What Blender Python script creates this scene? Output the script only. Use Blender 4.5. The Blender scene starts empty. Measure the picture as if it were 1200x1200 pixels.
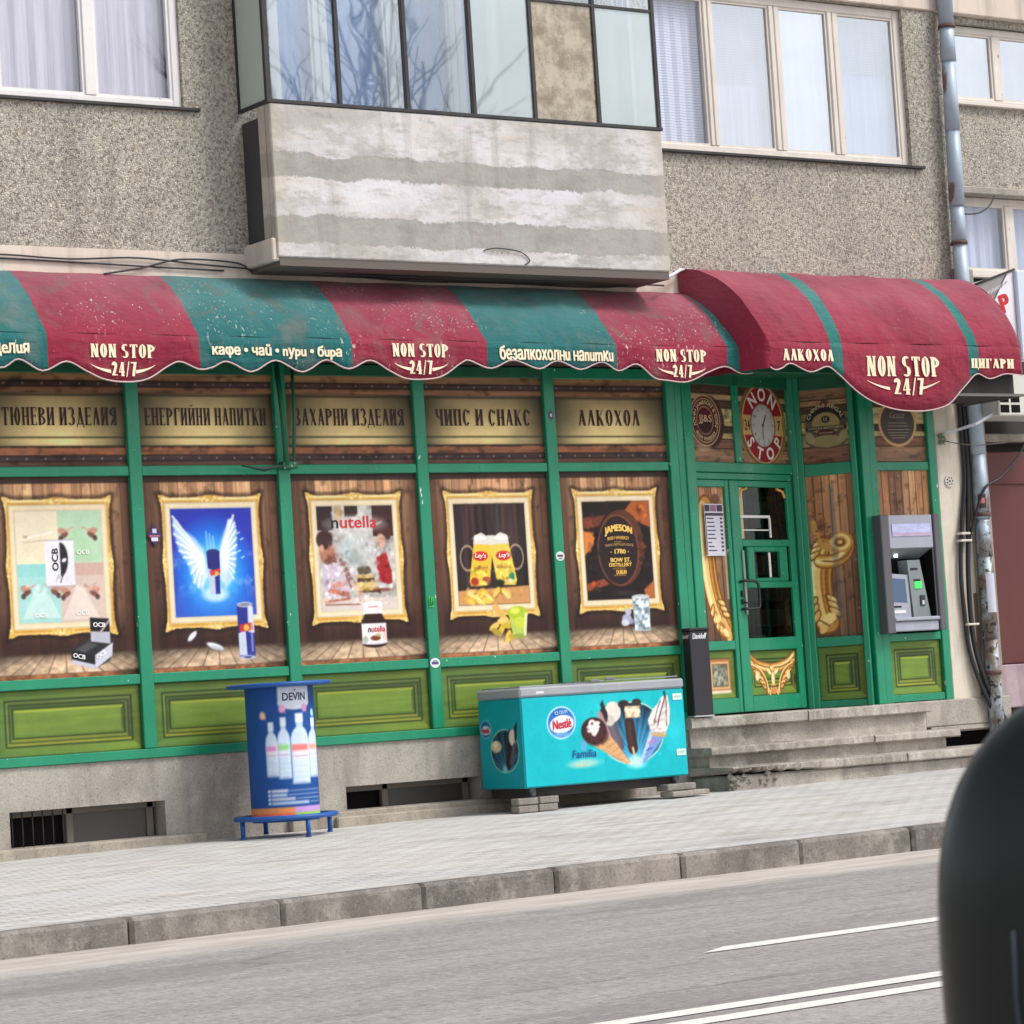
import bpy, math, random
import numpy as np
random.seed(7)
RNG = np.random.RandomState(11)
scene = bpy.context.scene
C = scene.collection
R = math.radians

# ------------------------------------------------------------------ camera
YAW, PITCH, ROLL = 0.605815649, 0.0653701009, -0.064478178
fw = np.array([math.sin(YAW)*math.cos(PITCH), math.cos(YAW)*math.cos(PITCH), math.sin(PITCH)])
rt = np.array([math.cos(YAW), -math.sin(YAW), 0.0])
up = np.cross(rt, fw)
r2 = math.cos(ROLL)*rt + math.sin(ROLL)*up
u2 = -math.sin(ROLL)*rt + math.cos(ROLL)*up
CAM = np.array([-14.0, -21.0, 0.91])
from mathutils import Matrix, Vector
cd = bpy.data.cameras.new('camera'); cam = bpy.data.objects.new('camera', cd); C.objects.link(cam)
cam.matrix_world = Matrix(((r2[0], u2[0], -fw[0], CAM[0]), (r2[1], u2[1], -fw[1], CAM[1]), (r2[2], u2[2], -fw[2], CAM[2]), (0, 0, 0, 1)))
cd.sensor_width = 36.0; cd.lens = 36.0*3434.385/1200.0
cd.clip_start = 0.1; cd.clip_end = 600
cd.dof.use_dof = True; cd.dof.focus_distance = 25.0; cd.dof.aperture_fstop = 50.0
scene.camera = cam

# ------------------------------------------------------------------ sky, sun, exposure
SUN_EL, SUN_AZ = R(52), R(-62)      # azimuth measured from +Y, clockwise positive; sun stands towards -Y/+X
sun_dir = Vector((0.62, -0.80, 0)).normalized()
W = bpy.data.worlds.new('World'); scene.world = W; W.use_nodes = True
wn = W.node_tree; wn.nodes.clear()
def wnode(t): return wn.nodes.new(t)
sky = wnode('ShaderNodeTexSky'); sky.sky_type = 'NISHITA'; sky.sun_disc = False
sky.sun_elevation = SUN_EL; sky.sun_rotation = math.atan2(sun_dir.x, sun_dir.y)
sky.air_density = 1.0; sky.dust_density = 3.0; sky.ozone_density = 1.0
bw = wnode('ShaderNodeRGBToBW'); wn.links.new(sky.outputs[0], bw.inputs[0])
mx = wnode('ShaderNodeMix'); mx.data_type = 'RGBA'; mx.inputs[0].default_value = 0.78
wn.links.new(sky.outputs[0], mx.inputs[6]); wn.links.new(bw.outputs[0], mx.inputs[7])
tc = wnode('ShaderNodeTexCoord'); nz = wnode('ShaderNodeTexNoise'); nz.inputs['Scale'].default_value = 3.2; nz.inputs['Detail'].default_value = 5
mpw = wnode('ShaderNodeMapping'); mpw.inputs['Scale'].default_value = (1, 1, 3.0)
wn.links.new(tc.outputs['Generated'], mpw.inputs[0]); wn.links.new(mpw.outputs[0], nz.inputs[0])
mr = wnode('ShaderNodeMapRange'); mr.inputs[1].default_value = 0.35; mr.inputs[2].default_value = 0.7; mr.inputs[3].default_value = 0.75; mr.inputs[4].default_value = 1.35
wn.links.new(nz.outputs[0], mr.inputs[0])
m2 = wnode('ShaderNodeVectorMath'); m2.operation = 'SCALE'
wn.links.new(mx.outputs[2], m2.inputs[0]); wn.links.new(mr.outputs[0], m2.inputs['Scale'])
bg = wnode('ShaderNodeBackground'); bg.inputs[1].default_value = 0.15
wn.links.new(m2.outputs[0], bg.inputs[0])
wo = wnode('ShaderNodeOutputWorld'); wn.links.new(bg.outputs[0], wo.inputs[0])
sd = bpy.data.lights.new('sun', 'SUN'); sd.energy = 1.2; sd.angle = R(14); sd.color = (1.0, 0.965, 0.91)
sun = bpy.data.objects.new('sun', sd); C.objects.link(sun)
d3 = Vector((sun_dir.x*math.cos(SUN_EL), sun_dir.y*math.cos(SUN_EL), math.sin(SUN_EL)))
sun.rotation_euler = d3.to_track_quat('Z', 'Y').to_euler(); sun.location = (8, -12, 18)
scene.view_settings.view_transform = 'Standard'; scene.view_settings.look = 'None'
scene.view_settings.gamma = 1.0; scene.view_settings.exposure = 0.55
scene.view_settings.use_curve_mapping = False
scene.render.engine = 'CYCLES'
scene.cycles.max_bounces = 6; scene.cycles.transparent_max_bounces = 10

# ------------------------------------------------------------------ helpers
def lin(c):
    c = np.asarray(c, float)/255.0
    return np.where(c <= 0.04045, c/12.92, ((c+0.055)/1.055)**2.4)
def L4(c): v = lin(c); return (float(v[0]), float(v[1]), float(v[2]), 1.0)

class MB:
    def __init__(s, T=None): s.v = []; s.f = []; s.m = []; s.T = T; s.smooth = []
    def pt(s, x, y, z):
        if s.T: x, y, z = s.T(x, y, z)
        s.v.append((x, y, z)); return len(s.v)-1
    def face(s, idx, m=0, sm=False): s.f.append(tuple(idx)); s.m.append(m); s.smooth.append(sm)
    def quad(s, a, b, c, d, m=0): s.face([s.pt(*a), s.pt(*b), s.pt(*c), s.pt(*d)], m)
    def box(s, x0, x1, y0, y1, z0, z1, m=0, bev=0.0):
        if x1 < x0: x0, x1 = x1, x0
        if y1 < y0: y0, y1 = y1, y0
        if z1 < z0: z0, z1 = z1, z0
        b = min(bev, (x1-x0)*.3, (y1-y0)*.3, (z1-z0)*.3)
        if b <= 0:
            p = [s.pt(x, y, z) for x in (x0, x1) for y in (y0, y1) for z in (z0, z1)]
            for q in ((0, 1, 3, 2), (4, 6, 7, 5), (0, 4, 5, 1), (2, 3, 7, 6), (0, 2, 6, 4), (1, 5, 7, 3)): s.face([p[i] for i in q], m)
            return
        # chamfered box: 24 vertices
        P = {}
        for ix, x, xi in ((0, x0, x0+b), (1, x1, x1-b)):
            for iy, y, yi in ((0, y0, y0+b), (1, y1, y1-b)):
                for iz, z, zi in ((0, z0, z0+b), (1, z1, z1-b)):
                    P[ix, iy, iz, 'x'] = s.pt(x, yi, zi); P[ix, iy, iz, 'y'] = s.pt(xi, y, zi); P[ix, iy, iz, 'z'] = s.pt(xi, yi, z)
        for i, fl in ((0, 1), (1, 0)):
            q = [P[i, 0, 0, 'x'], P[i, 0, 1, 'x'], P[i, 1, 1, 'x'], P[i, 1, 0, 'x']]; s.face(q if fl else q[::-1], m)
            q = [P[0, i, 0, 'y'], P[1, i, 0, 'y'], P[1, i, 1, 'y'], P[0, i, 1, 'y']]; s.face(q if fl else q[::-1], m)
            q = [P[0, 0, i, 'z'], P[0, 1, i, 'z'], P[1, 1, i, 'z'], P[1, 0, i, 'z']]; s.face(q if fl else q[::-1], m)
        for i in (0, 1):
            for j in (0, 1):
                s.face([P[i, j, 0, 'x'], P[i, j, 1, 'x'], P[i, j, 1, 'y'], P[i, j, 0, 'y']], m)
                s.face([P[i, 0, j, 'x'], P[i, 1, j, 'x'], P[i, 1, j, 'z'], P[i, 0, j, 'z']], m)
                s.face([P[0, i, j, 'y'], P[1, i, j, 'y'], P[1, i, j, 'z'], P[0, i, j, 'z']], m)
                for k in (0, 1): s.face([P[i, j, k, 'x'], P[i, j, k, 'y'], P[i, j, k, 'z']], m)
    def lathe(s, cx, cy, prof, n=32, m=0, cap=True, sm=True):
        rings = []
        for r, z in prof:
            rings.append([s.pt(cx+r*math.cos(2*math.pi*k/n), cy+r*math.sin(2*math.pi*k/n), z) for k in range(n)])
        for a, b in zip(rings, rings[1:]):
            for k in range(n): s.face([a[k], a[(k+1) % n], b[(k+1) % n], b[k]], m, sm)
        if cap: s.face(rings[0][::-1], m); s.face(rings[-1], m)
    def tube(s, pts, r, n=8, m=0, closed=False):
        pts = [Vector(p) for p in pts]; rings = []; N = len(pts); prev = None
        for i, p in enumerate(pts):
            if closed: d = pts[(i+1) % N]-pts[i-1]
            else: d = pts[min(i+1, N-1)]-pts[max(i-1, 0)]
            if d.length < 1e-9: d = Vector((0, 0, 1))
            d.normalize()
            a = prev if prev is not None else (Vector((0, 0, 1)) if abs(d.z) < .9 else Vector((1, 0, 0)))
            a = (a - d*a.dot(d)); 
            if a.length < 1e-6: a = d.orthogonal()
            a.normalize(); prev = a; b = d.cross(a)
            rr = r[i] if isinstance(r, (list, tuple)) else r
            rings.append([s.pt(*(p + a*rr*math.cos(2*math.pi*k/n) + b*rr*math.sin(2*math.pi*k/n))) for k in range(n)])
        rr = list(zip(rings, rings[1:])) + ([(rings[-1], rings[0])] if closed else [])
        for a, b in rr:
            for k in range(n): s.face([a[k], a[(k+1) % n], b[(k+1) % n], b[k]], m, True)
        if not closed: s.face(rings[0][::-1], m); s.face(rings[-1], m)
    def poly(s, pts, y, m=0): s.face([s.pt(p[0], y, p[1]) for p in pts], m)
    def prism(s, pts, y0, y1, m=0):
        a = [s.pt(p[0], y0, p[1]) for p in pts]; b = [s.pt(p[0], y1, p[1]) for p in pts]; n = len(pts)
        s.face(a, m); s.face(b[::-1], m)
        for k in range(n): s.face([a[(k+1) % n], a[k], b[k], b[(k+1) % n]], m)

def link(o, parent=None):
    C.objects.link(o)
    if parent is not None: o.parent = parent; o.matrix_parent_inverse = Matrix.Translation(-Vector(parent.location))
    return o
def obj(name, mb, mats, parent=None):
    me = bpy.data.meshes.new(name); me.from_pydata(mb.v, [], mb.f)
    if not isinstance(mats, (list, tuple)): mats = [mats]
    for m in mats: me.materials.append(m)
    me.polygons.foreach_set('material_index', mb.m); me.polygons.foreach_set('use_smooth', mb.smooth)
    me.update()
    import bmesh
    bm = bmesh.new(); bm.from_mesh(me); bmesh.ops.recalc_face_normals(bm, faces=bm.faces); bm.to_mesh(me); bm.free()
    return link(bpy.data.objects.new(name, me), parent)
def tag(o, label=None, cat=None, group=None, kind=None):
    if label: o['label'] = label
    if cat: o['category'] = cat
    if group: o['group'] = group
    if kind: o['kind'] = kind
    return o
def thing(name, label, cat, loc=(0, 0, 0), group=None):
    o = bpy.data.objects.new(name, None); C.objects.link(o); o.location = loc; o.empty_display_size = .1
    return tag(o, label, cat, group)

# ------------------------------------------------------------------ materials
def mat(name, col=(128, 128, 128), rough=.6, metal=0., spec=.5, alpha=None):
    m = bpy.data.materials.new(name); m.use_nodes = True
    b = m.node_tree.nodes['Principled BSDF']
    b.inputs['Base Color'].default_value = L4(col); b.inputs['Roughness'].default_value = rough
    b.inputs['Metallic'].default_value = metal; b.inputs['Specular IOR Level'].default_value = spec
    return m
class NT:
    def __init__(s, m): s.m = m; s.t = m.node_tree; s.b = s.t.nodes['Principled BSDF']; s._tc = None
    def n(s, typ, **kw):
        q = s.t.nodes.new(typ)
        for k, v in kw.items():
            if hasattr(q, k): setattr(q, k, v)
        return q
    def l(s, a, b): s.t.links.new(a, b)
    def co(s, scale=(1, 1, 1), rot=(0, 0, 0)):
        if s._tc is None: s._tc = s.n('ShaderNodeTexCoord')
        mp = s.n('ShaderNodeMapping'); mp.inputs['Scale'].default_value = scale; mp.inputs['Rotation'].default_value = rot
        s.l(s._tc.outputs['Object'], mp.inputs[0]); return mp.outputs[0]
    def noise(s, scale, detail=4, vec=None, rough=.55, dist=0):
        q = s.n('ShaderNodeTexNoise'); q.inputs['Scale'].default_value = scale; q.inputs['Detail'].default_value = detail
        q.inputs['Roughness'].default_value = rough; q.inputs['Distortion'].default_value = dist
        s.l(vec if vec is not None else s.co(), q.inputs['Vector']); return q.outputs[0]
    def vor(s, scale, vec=None, feat='F1', out=0, rnd=1.):
        q = s.n('ShaderNodeTexVoronoi'); q.feature = feat; q.inputs['Scale'].default_value = scale; q.inputs['Randomness'].default_value = rnd
        s.l(vec if vec is not None else s.co(), q.inputs['Vector']); return q.outputs[out]
    def ramp(s, fac, stops, interp='LINEAR'):
        q = s.n('ShaderNodeValToRGB'); q.color_ramp.interpolation = interp; e = q.color_ramp.elements
        while len(e) > 1: e.remove(e[-1])
        e[0].position = stops[0][0]; e[0].color = s.c(stops[0][1])
        for p, c in stops[1:]: x = e.new(p); x.color = s.c(c)
        s.l(fac, q.inputs[0]); return q.outputs[0]
    def c(s, c): return (c, c, c, 1) if isinstance(c, (int, float)) else L4(c)
    def mix(s, fac, a, b, typ='MIX'):
        q = s.n('ShaderNodeMix'); q.data_type = 'RGBA'; q.blend_type = typ
        for sock, v in ((q.inputs[0], fac), (q.inputs[6], a), (q.inputs[7], b)):
            if isinstance(v, (int, float)): sock.default_value = v if sock is q.inputs[0] else (v, v, v, 1)
            elif isinstance(v, tuple): sock.default_value = L4(v)
            else: s.l(v, sock)
        return q.outputs[2]
    def math(s, op, a, b=0.):
        q = s.n('ShaderNodeMath'); q.operation = op
        for i, v in enumerate((a, b)):
            if isinstance(v, (int, float)): q.inputs[i].default_value = v
            else: s.l(v, q.inputs[i])
        return q.outputs[0]
    def xyz(s):
        q = s.n('ShaderNodeSeparateXYZ'); s.l(s.co(), q.inputs[0]); return q.outputs
    def bump(s, h, strength=.3, dist=.01):
        q = s.n('ShaderNodeBump'); q.inputs['Strength'].default_value = strength; q.inputs['Distance'].default_value = dist
        s.l(h, q.inputs['Height']); s.l(q.outputs[0], s.b.inputs['Normal'])
    def col(s, o): s.l(o, s.b.inputs['Base Color'])
    def rgh(s, o): s.l(o, s.b.inputs['Roughness'])

def m_roughcast():
    m = mat('roughcast', rough=.95, spec=.15); n = NT(m)
    big = n.noise(.9, 5); mid = n.noise(7, 4)
    base = n.mix(n.ramp(big, [(.35, 0.), (.65, 1.)]), (207, 199, 187), (186, 179, 170))
    base = n.mix(n.ramp(mid, [(.5, 0.), (.75, .6)]), base, (204, 190, 168))
    wob = n.noise(22, 3)
    vv = n.n('ShaderNodeVectorMath'); vv.operation = 'ADD'
    mm = n.n('ShaderNodeVectorMath'); mm.operation = 'SCALE'; mm.inputs['Scale'].default_value = .03
    cn = n.n('ShaderNodeTexNoise'); cn.inputs['Scale'].default_value = 30; n.l(n.co(), cn.inputs['Vector'])
    n.l(cn.outputs[1], mm.inputs[0]); n.l(n.co(), vv.inputs[0]); n.l(mm.outputs[0], vv.inputs[1])
    v = n.vor(58, vv.outputs[0], 'DISTANCE_TO_EDGE')
    cellc = n.vor(58, vv.outputs[0], 'F1', 1)
    sc = n.n('ShaderNodeSeparateColor'); n.l(cellc, sc.inputs[0])
    base = n.mix(n.ramp(sc.outputs[0], [(.4, 0.), (1, .6)]), base, (240, 232, 218))
    base = n.mix(n.ramp(sc.outputs[1], [(.74, 0.), (.94, .65)]), base, (124, 112, 102))
    base = n.mix(n.ramp(n.noise(2.2, 5, n.co((1.6, 1.6, .3))), [(.5, 0.), (.75, .35)]), base, (128, 120, 112))
    gap = n.ramp(v, [(0., 1.), (.12, 0.)])
    spot = n.ramp(n.noise(26, 2), [(.46, .1), (.58, 1.)])
    f = n.math('MULTIPLY', gap, spot)
    base = n.mix(n.math('MULTIPLY', f, .92), base, (64, 58, 54))
    n.col(base)
    h = n.math('ADD', n.math('MULTIPLY', n.ramp(v, [(0, 0.), (.25, 1.)]), 1.), n.math('MULTIPLY', wob, .8))
    n.bump(h, .7, .014)
    return m
def m_concrete(name, a, b, c, scale=1., bump=.4, spots=True, rough=.93):
    m = mat(name, rough=rough, spec=.2); n = NT(m)
    base = n.mix(n.ramp(n.noise(1.1*scale, 6), [(.35, 0.), (.65, 1.)]), a, b)
    base = n.mix(n.ramp(n.noise(5*scale, 6, rough=.7), [(.48, 0.), (.72, .8)]), base, c)
    if spots:
        base = n.mix(n.ramp(n.noise(60*scale, 3), [(.55, 0.), (.7, .45)]), base, tuple(int(x*.45) for x in a))
        base = n.mix(n.ramp(n.noise(75*scale, 2, n.co((1, 1, 1), (1, 2, 0))), [(.6, 0.), (.75, .5)]), base, tuple(min(255, int(x*1.25)) for x in a))
    st = n.noise(6, 4, n.co((1.2, 1.2, .18)))
    base = n.mix(n.ramp(st, [(.52, 0.), (.72, .35)]), base, tuple(int(x*.6) for x in b))
    n.col(base); n.bump(n.noise(45*scale, 5), bump, .01)
    return m
def m_paint(name, col, rough=.35, dirt=.25, chips=True, chipcol=(215, 225, 215)):
    m = mat(name, col, rough); n = NT(m)
    base = n.mix(n.ramp(n.noise(2.3, 5), [(.35, 0.), (.7, dirt)]), col, tuple(int(x*.72) for x in col))
    base = n.mix(n.ramp(n.noise(9, 5, n.co((1, 1, .25))), [(.5, 0.), (.8, .3)]), base, tuple(min(255, int(x*1.1+14)) for x in col))
    if chips: base = n.mix(n.ramp(n.noise(16, 3, n.co((1.3, 1.3, .7))), [(.715, 0.), (.73, 1.)]), base, chipcol)
    n.col(base); n.rgh(n.ramp(n.noise(5, 3), [(.3, rough*.8), (.7, min(1, rough*1.5))])); n.bump(n.noise(30, 3), .08, .004)
    return m
def m_fabric(name, col, dirt=1.):
    m = mat(name, col, .8, spec=.25); n = NT(m)
    pale = tuple(int(x*.62+182*.38) for x in col); dark = tuple(int(x*.72) for x in col)
    z = n.xyz()[2]
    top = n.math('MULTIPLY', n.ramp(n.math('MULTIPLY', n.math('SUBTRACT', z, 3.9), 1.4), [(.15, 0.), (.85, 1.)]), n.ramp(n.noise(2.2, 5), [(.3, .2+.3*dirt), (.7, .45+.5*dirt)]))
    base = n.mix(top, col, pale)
    base = n.mix(n.ramp(n.noise(3.4, 6, n.co((1, 1, .4)), .65), [(.52, 0.), (.74, .45*dirt)]), base, (132, 118, 112))
    base = n.mix(n.ramp(n.noise(1.7, 4), [(.45, 0.), (.75, .5)]), base, dark)
    streak = n.noise(24, 3, n.co((1.4, 1.4, .35), (0, .6, 0)))
    base = n.mix(n.ramp(streak, [(.62, 0.), (.72, .35)]), base, pale)
    dr = n.noise(20, 2, n.co((1.6, 1.6, .9), (.4, .9, 0)))
    lim = n.ramp(n.noise(1.1, 3, n.co((1, 1, 1), (2, 1, 1))), [(.46, 0.), (.6, 1.)])
    sc1 = n.noise(26, 2, n.co((1.8, 1.8, .5), (.2, .75, 0))); base = n.mix(n.math('MULTIPLY', n.ramp(sc1, [(.64, 0.), (.67, .6*dirt*dirt)]), n.ramp(n.noise(1.3, 3, n.co((1, 1, 1), (0, 2, 1))), [(.52, 0.), (.62, 1.)])), base, (212, 204, 198))
    base = n.mix(n.math('MULTIPLY', n.ramp(dr, [(.72, 0.), (.74, .9*dirt)]), lim), base, (228, 226, 220))
    fold = n.noise(2.6, 3, n.co((1.1, 1.1, .7), (0, .5, 0)), .5, 1.2); base = n.mix(n.ramp(fold, [(.56, 0.), (.66, .4*dirt)]), base, (104, 96, 90))
    n.col(base)
    n.bump(n.math('ADD', n.noise(3.2, 3, n.co((1, 1, .6))), n.math('MULTIPLY', n.noise(14, 3, n.co((.5, .5, 1.6), (.3, .5, 0))), .3)), .8, .06)
    b = n.b; b.inputs['Sheen Weight'].default_value = .15
    return m
def m_vcol(name='printed_film', rough=.45, spec=.28, bump=.1):
    m = mat(name, rough=rough, spec=spec); n = NT(m)
    a = n.n('ShaderNodeVertexColor'); a.layer_name = 'Col'; n.col(a.outputs[0])
    n.rgh(n.ramp(n.noise(3, 3), [(.3, rough*.8), (.7, rough*1.4)]))
    if bump: n.bump(n.noise(2.5, 2), bump, .01)
    return m
def m_glass(name, refl=.4, tint=(225, 235, 235), rough=.02, body=0., bodycol=(200, 215, 210), stain=None):
    m = bpy.data.materials.new(name); m.use_nodes = True; t = m.node_tree; t.nodes.clear()
    o = t.nodes.new('ShaderNodeOutputMaterial'); tr = t.nodes.new('ShaderNodeBsdfTransparent'); tr.inputs[0].default_value = L4(tint)
    g = t.nodes.new('ShaderNodeBsdfGlossy'); g.inputs['Roughness'].default_value = rough; g.inputs[0].default_value = (.95, .97, 1, 1)
    nb = t.nodes.new('ShaderNodeTexNoise'); nb.inputs['Scale'].default_value = 1.3; bp = t.nodes.new('ShaderNodeBump'); bp.inputs['Strength'].default_value = .12; bp.inputs['Distance'].default_value = .02
    tcn = t.nodes.new('ShaderNodeTexCoord'); t.links.new(tcn.outputs['Object'], nb.inputs['Vector'])
    t.links.new(nb.outputs[0], bp.inputs['Height']); t.links.new(bp.outputs[0], g.inputs['Normal'])
    lw = t.nodes.new('ShaderNodeLayerWeight'); lw.inputs[0].default_value = .5; pw = t.nodes.new('ShaderNodeMath'); pw.operation = 'POWER'; pw.inputs[1].default_value = 4.; t.links.new(lw.outputs['Facing'], pw.inputs[0])
    fr = t.nodes.new('ShaderNodeMath'); fr.operation = 'MULTIPLY_ADD'; fr.inputs[1].default_value = .8; fr.inputs[2].default_value = .035; t.links.new(pw.outputs[0], fr.inputs[0])
    ad = t.nodes.new('ShaderNodeMath'); ad.operation = 'ADD'; ad.inputs[1].default_value = refl; t.links.new(fr.outputs[0], ad.inputs[0]); ad.use_clamp = True
    mi = t.nodes.new('ShaderNodeMixShader'); t.links.new(ad.outputs[0], mi.inputs[0]); t.links.new(g.outputs[0], mi.inputs[2])
    if body > 0:
        df = t.nodes.new('ShaderNodeBsdfDiffuse'); df.inputs[0].default_value = L4(bodycol)
        if stain:
            sn = t.nodes.new('ShaderNodeTexNoise'); sn.inputs['Scale'].default_value = 5.; sn.inputs['Detail'].default_value = 7; sn.inputs['Roughness'].default_value = .7; t.links.new(tcn.outputs['Object'], sn.inputs['Vector'])
            sr = t.nodes.new('ShaderNodeValToRGB'); sr.color_ramp.elements[0].position = .42; sr.color_ramp.elements[0].color = L4(bodycol); sr.color_ramp.elements[1].position = .62; sr.color_ramp.elements[1].color = L4(stain); t.links.new(sn.outputs[0], sr.inputs[0]); t.links.new(sr.outputs[0], df.inputs[0])
        m3 = t.nodes.new('ShaderNodeMixShader'); m3.inputs[0].default_value = body
        t.links.new(tr.outputs[0], m3.inputs[1]); t.links.new(df.outputs[0], m3.inputs[2]); t.links.new(m3.outputs[0], mi.inputs[1])
    else: t.links.new(tr.outputs[0], mi.inputs[1])
    t.links.new(mi.outputs[0], o.inputs[0]); return m

M = {}
M['roughcast'] = m_roughcast()
M['plinth'] = m_concrete('plinth_concrete', (176, 169, 160), (150, 143, 136), (190, 181, 171))
M['step'] = m_concrete('step_concrete', (182, 174, 165), (142, 134, 126), (206, 199, 190))
M['ledge'] = m_concrete('ledge_concrete', (170, 161, 148), (146, 138, 128), (184, 175, 162))
M['cream'] = m_concrete('cream_plaster', (222, 212, 196), (206, 196, 182), (228, 220, 206), .8, .2, False)
M['band'] = m_concrete('band_render', (226, 212, 200), (208, 196, 186), (216, 200, 186), .8, .2, False)
M['kerb'] = m_concrete('kerb_concrete', (152, 145, 138), (112, 106, 101), (178, 171, 163))
M['lilac'] = m_concrete('lilac_plaster', (176, 156, 164), (160, 142, 150), (186, 168, 172), 1, .3, False)
M['green'] = m_paint('green_gloss_paint', (28, 140, 104), .3)
M['green_dark'] = m_paint('dark_green_paint', (22, 96, 66), .4)
M['whitewood'] = m_paint('white_window_paint', (232, 228, 228), .4, .12, True, (170, 160, 150))
M['creamwood'] = m_paint('cream_window_paint', (222, 213, 204), .5, .2, True, (150, 130, 110))
M['blackmetal'] = m_paint('black_steel', (52, 48, 50), .5, .3, True, (110, 84, 66))
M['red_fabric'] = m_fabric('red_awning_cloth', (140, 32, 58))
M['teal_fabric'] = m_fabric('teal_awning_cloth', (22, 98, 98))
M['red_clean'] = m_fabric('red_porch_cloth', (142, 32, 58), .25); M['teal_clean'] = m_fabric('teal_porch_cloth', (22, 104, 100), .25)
M['hem'] = mat('hem_tape', (206, 176, 176), .8)
M['letter'] = mat('cream_lettering', (244, 228, 196), .6)
M['dark'] = mat('dark_void', (26, 23, 24), .9, spec=.1)
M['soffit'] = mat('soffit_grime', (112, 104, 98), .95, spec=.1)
M['film'] = m_vcol()
M['cable'] = mat('black_cable', (38, 38, 44), .55)
M['cable_white'] = mat('white_conduit', (214, 216, 226), .5)

# ------------------------------------------------------------------ printed canvases (numpy painting kept as mesh colours of real printed film)
def vnoise(h, w, sy, sx, seed=0, octs=3):
    r = np.random.RandomState(seed); out = np.zeros((h, w)); amp = 1.; tot = 0
    for o in range(octs):
        gy = max(2, int(h/sy*(2**o))+2); gx = max(2, int(w/sx*(2**o))+2)
        g = r.rand(gy, gx); yy = np.linspace(0, gy-1.001, h); xx = np.linspace(0, gx-1.001, w)
        y0 = yy.astype(int); x0 = xx.astype(int); fy = (yy-y0)[:, None]; fx = (xx-x0)[None]
        fy = fy*fy*(3-2*fy); fx = fx*fx*(3-2*fx)
        a = g[y0][:, x0]; b = g[y0][:, x0+1]; c = g[y0+1][:, x0]; d = g[y0+1][:, x0+1]
        out += amp*((a*(1-fx)+b*fx)*(1-fy)+(c*(1-fx)+d*fx)*fy); tot += amp; amp *= .5
    return out/tot
class CV:
    def __init__(s, x0, x1, z0, z1, res=170, col=(200, 200, 200)):
        s.x0, s.x1, s.z0, s.z1 = x0, x1, z0, z1
        s.w = int(round((x1-x0)*res))+1; s.h = int(round((z1-z0)*res))+1; s.px = 1./res
        s.X, s.Z = np.meshgrid(np.linspace(x0, x1, s.w), np.linspace(z0, z1, s.h))
        s.a = np.ones((s.h, s.w, 3))*np.array(col, float)
    def blend(s, m, col, sl=None):
        sl = sl or (slice(None), slice(None)); col = np.asarray(col, float)
        s.a[sl] = s.a[sl]*(1-m[..., None]) + col*m[..., None]
    def sl(s, x0, x1, z0, z1, pad=2):
        i0 = max(0, int((x0-s.x0)/s.px)-pad); i1 = min(s.w, int((x1-s.x0)/s.px)+pad+2)
        j0 = max(0, int((z0-s.z0)/s.px)-pad); j1 = min(s.h, int((z1-s.z0)/s.px)+pad+2)
        return (slice(j0, max(j0, j1)), slice(i0, max(i0, i1)))
    def rect(s, x0, x1, z0, z1, col, al=1., soft=1.):
        q = s.sl(x0, x1, z0, z1, 2+int(soft)); X = s.X[q]; Z = s.Z[q]
        d = np.maximum(np.maximum(x0-X, X-x1), np.maximum(z0-Z, Z-z1)); s.blend(np.clip(.5-d/(s.px*soft), 0, 1)*al, col, q)
    def ell(s, cx, cz, rx, rz, col, al=1., soft=1., rot=0., ring=None, ang=None):
        rm = max(rx, rz); q = s.sl(cx-rm, cx+rm, cz-rm, cz+rm, 2+int(soft)); X = s.X[q]-cx; Z = s.Z[q]-cz
        if rot: c, n = math.cos(rot), math.sin(rot); X, Z = X*c+Z*n, -X*n+Z*c
        k = np.sqrt((X/rx)**2+(Z/rz)**2); d = (k-1)*min(rx, rz)
        m = np.clip(.5-d/(s.px*soft), 0, 1)
        if ring: d2 = (k-1)*min(rx, rz)+ring; m = m*np.clip(.5+d2/(s.px*soft), 0, 1)
        if ang: t = np.degrees(np.arctan2(Z, X)) % 360; m = m*((t >= ang[0]) & (t <= ang[1]))
        s.blend(m*al, col, q)
    def poly(s, pts, col, al=1., soft=1.):
        P = np.array(pts, float); q = s.sl(P[:, 0].min(), P[:, 0].max(), P[:, 1].min(), P[:, 1].max(), 2+int(soft)); X = s.X[q]; Z = s.Z[q]
        if X.size == 0: return
        ins = np.zeros(X.shape, bool); dm = np.full(X.shape, 1e9)
        for (ax, az), (bx, bz) in zip(P, np.roll(P, -1, 0)):
            if az != bz: ins ^= ((az > Z) != (bz > Z)) & (X < (bx-ax)*(Z-az)/(bz-az)+ax)
            ex, ez = bx-ax, bz-az; t = np.clip(((X-ax)*ex+(Z-az)*ez)/(ex*ex+ez*ez+1e-12), 0, 1)
            dm = np.minimum(dm, np.hypot(X-ax-t*ex, Z-az-t*ez))
        sd_ = np.where(ins, -dm, dm); s.blend(np.clip(.5-sd_/(s.px*soft), 0, 1)*al, col, q)
    def line(s, pts, w, col, al=1., soft=1.):
        for (ax, az), (bx, bz) in zip(pts, pts[1:]):
            q = s.sl(min(ax, bx)-w, max(ax, bx)+w, min(az, bz)-w, max(az, bz)+w, 2+int(soft)); X = s.X[q]; Z = s.Z[q]
            ex, ez = bx-ax, bz-az; t = np.clip(((X-ax)*ex+(Z-az)*ez)/(ex*ex+ez*ez+1e-12), 0, 1)
            d = np.hypot(X-ax-t*ex, Z-az-t*ez)-w/2; s.blend(np.clip(.5-d/(s.px*soft), 0, 1)*al, col, q)
    def mul(s, f): s.a *= f[..., None] if f.ndim == 2 else f
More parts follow.
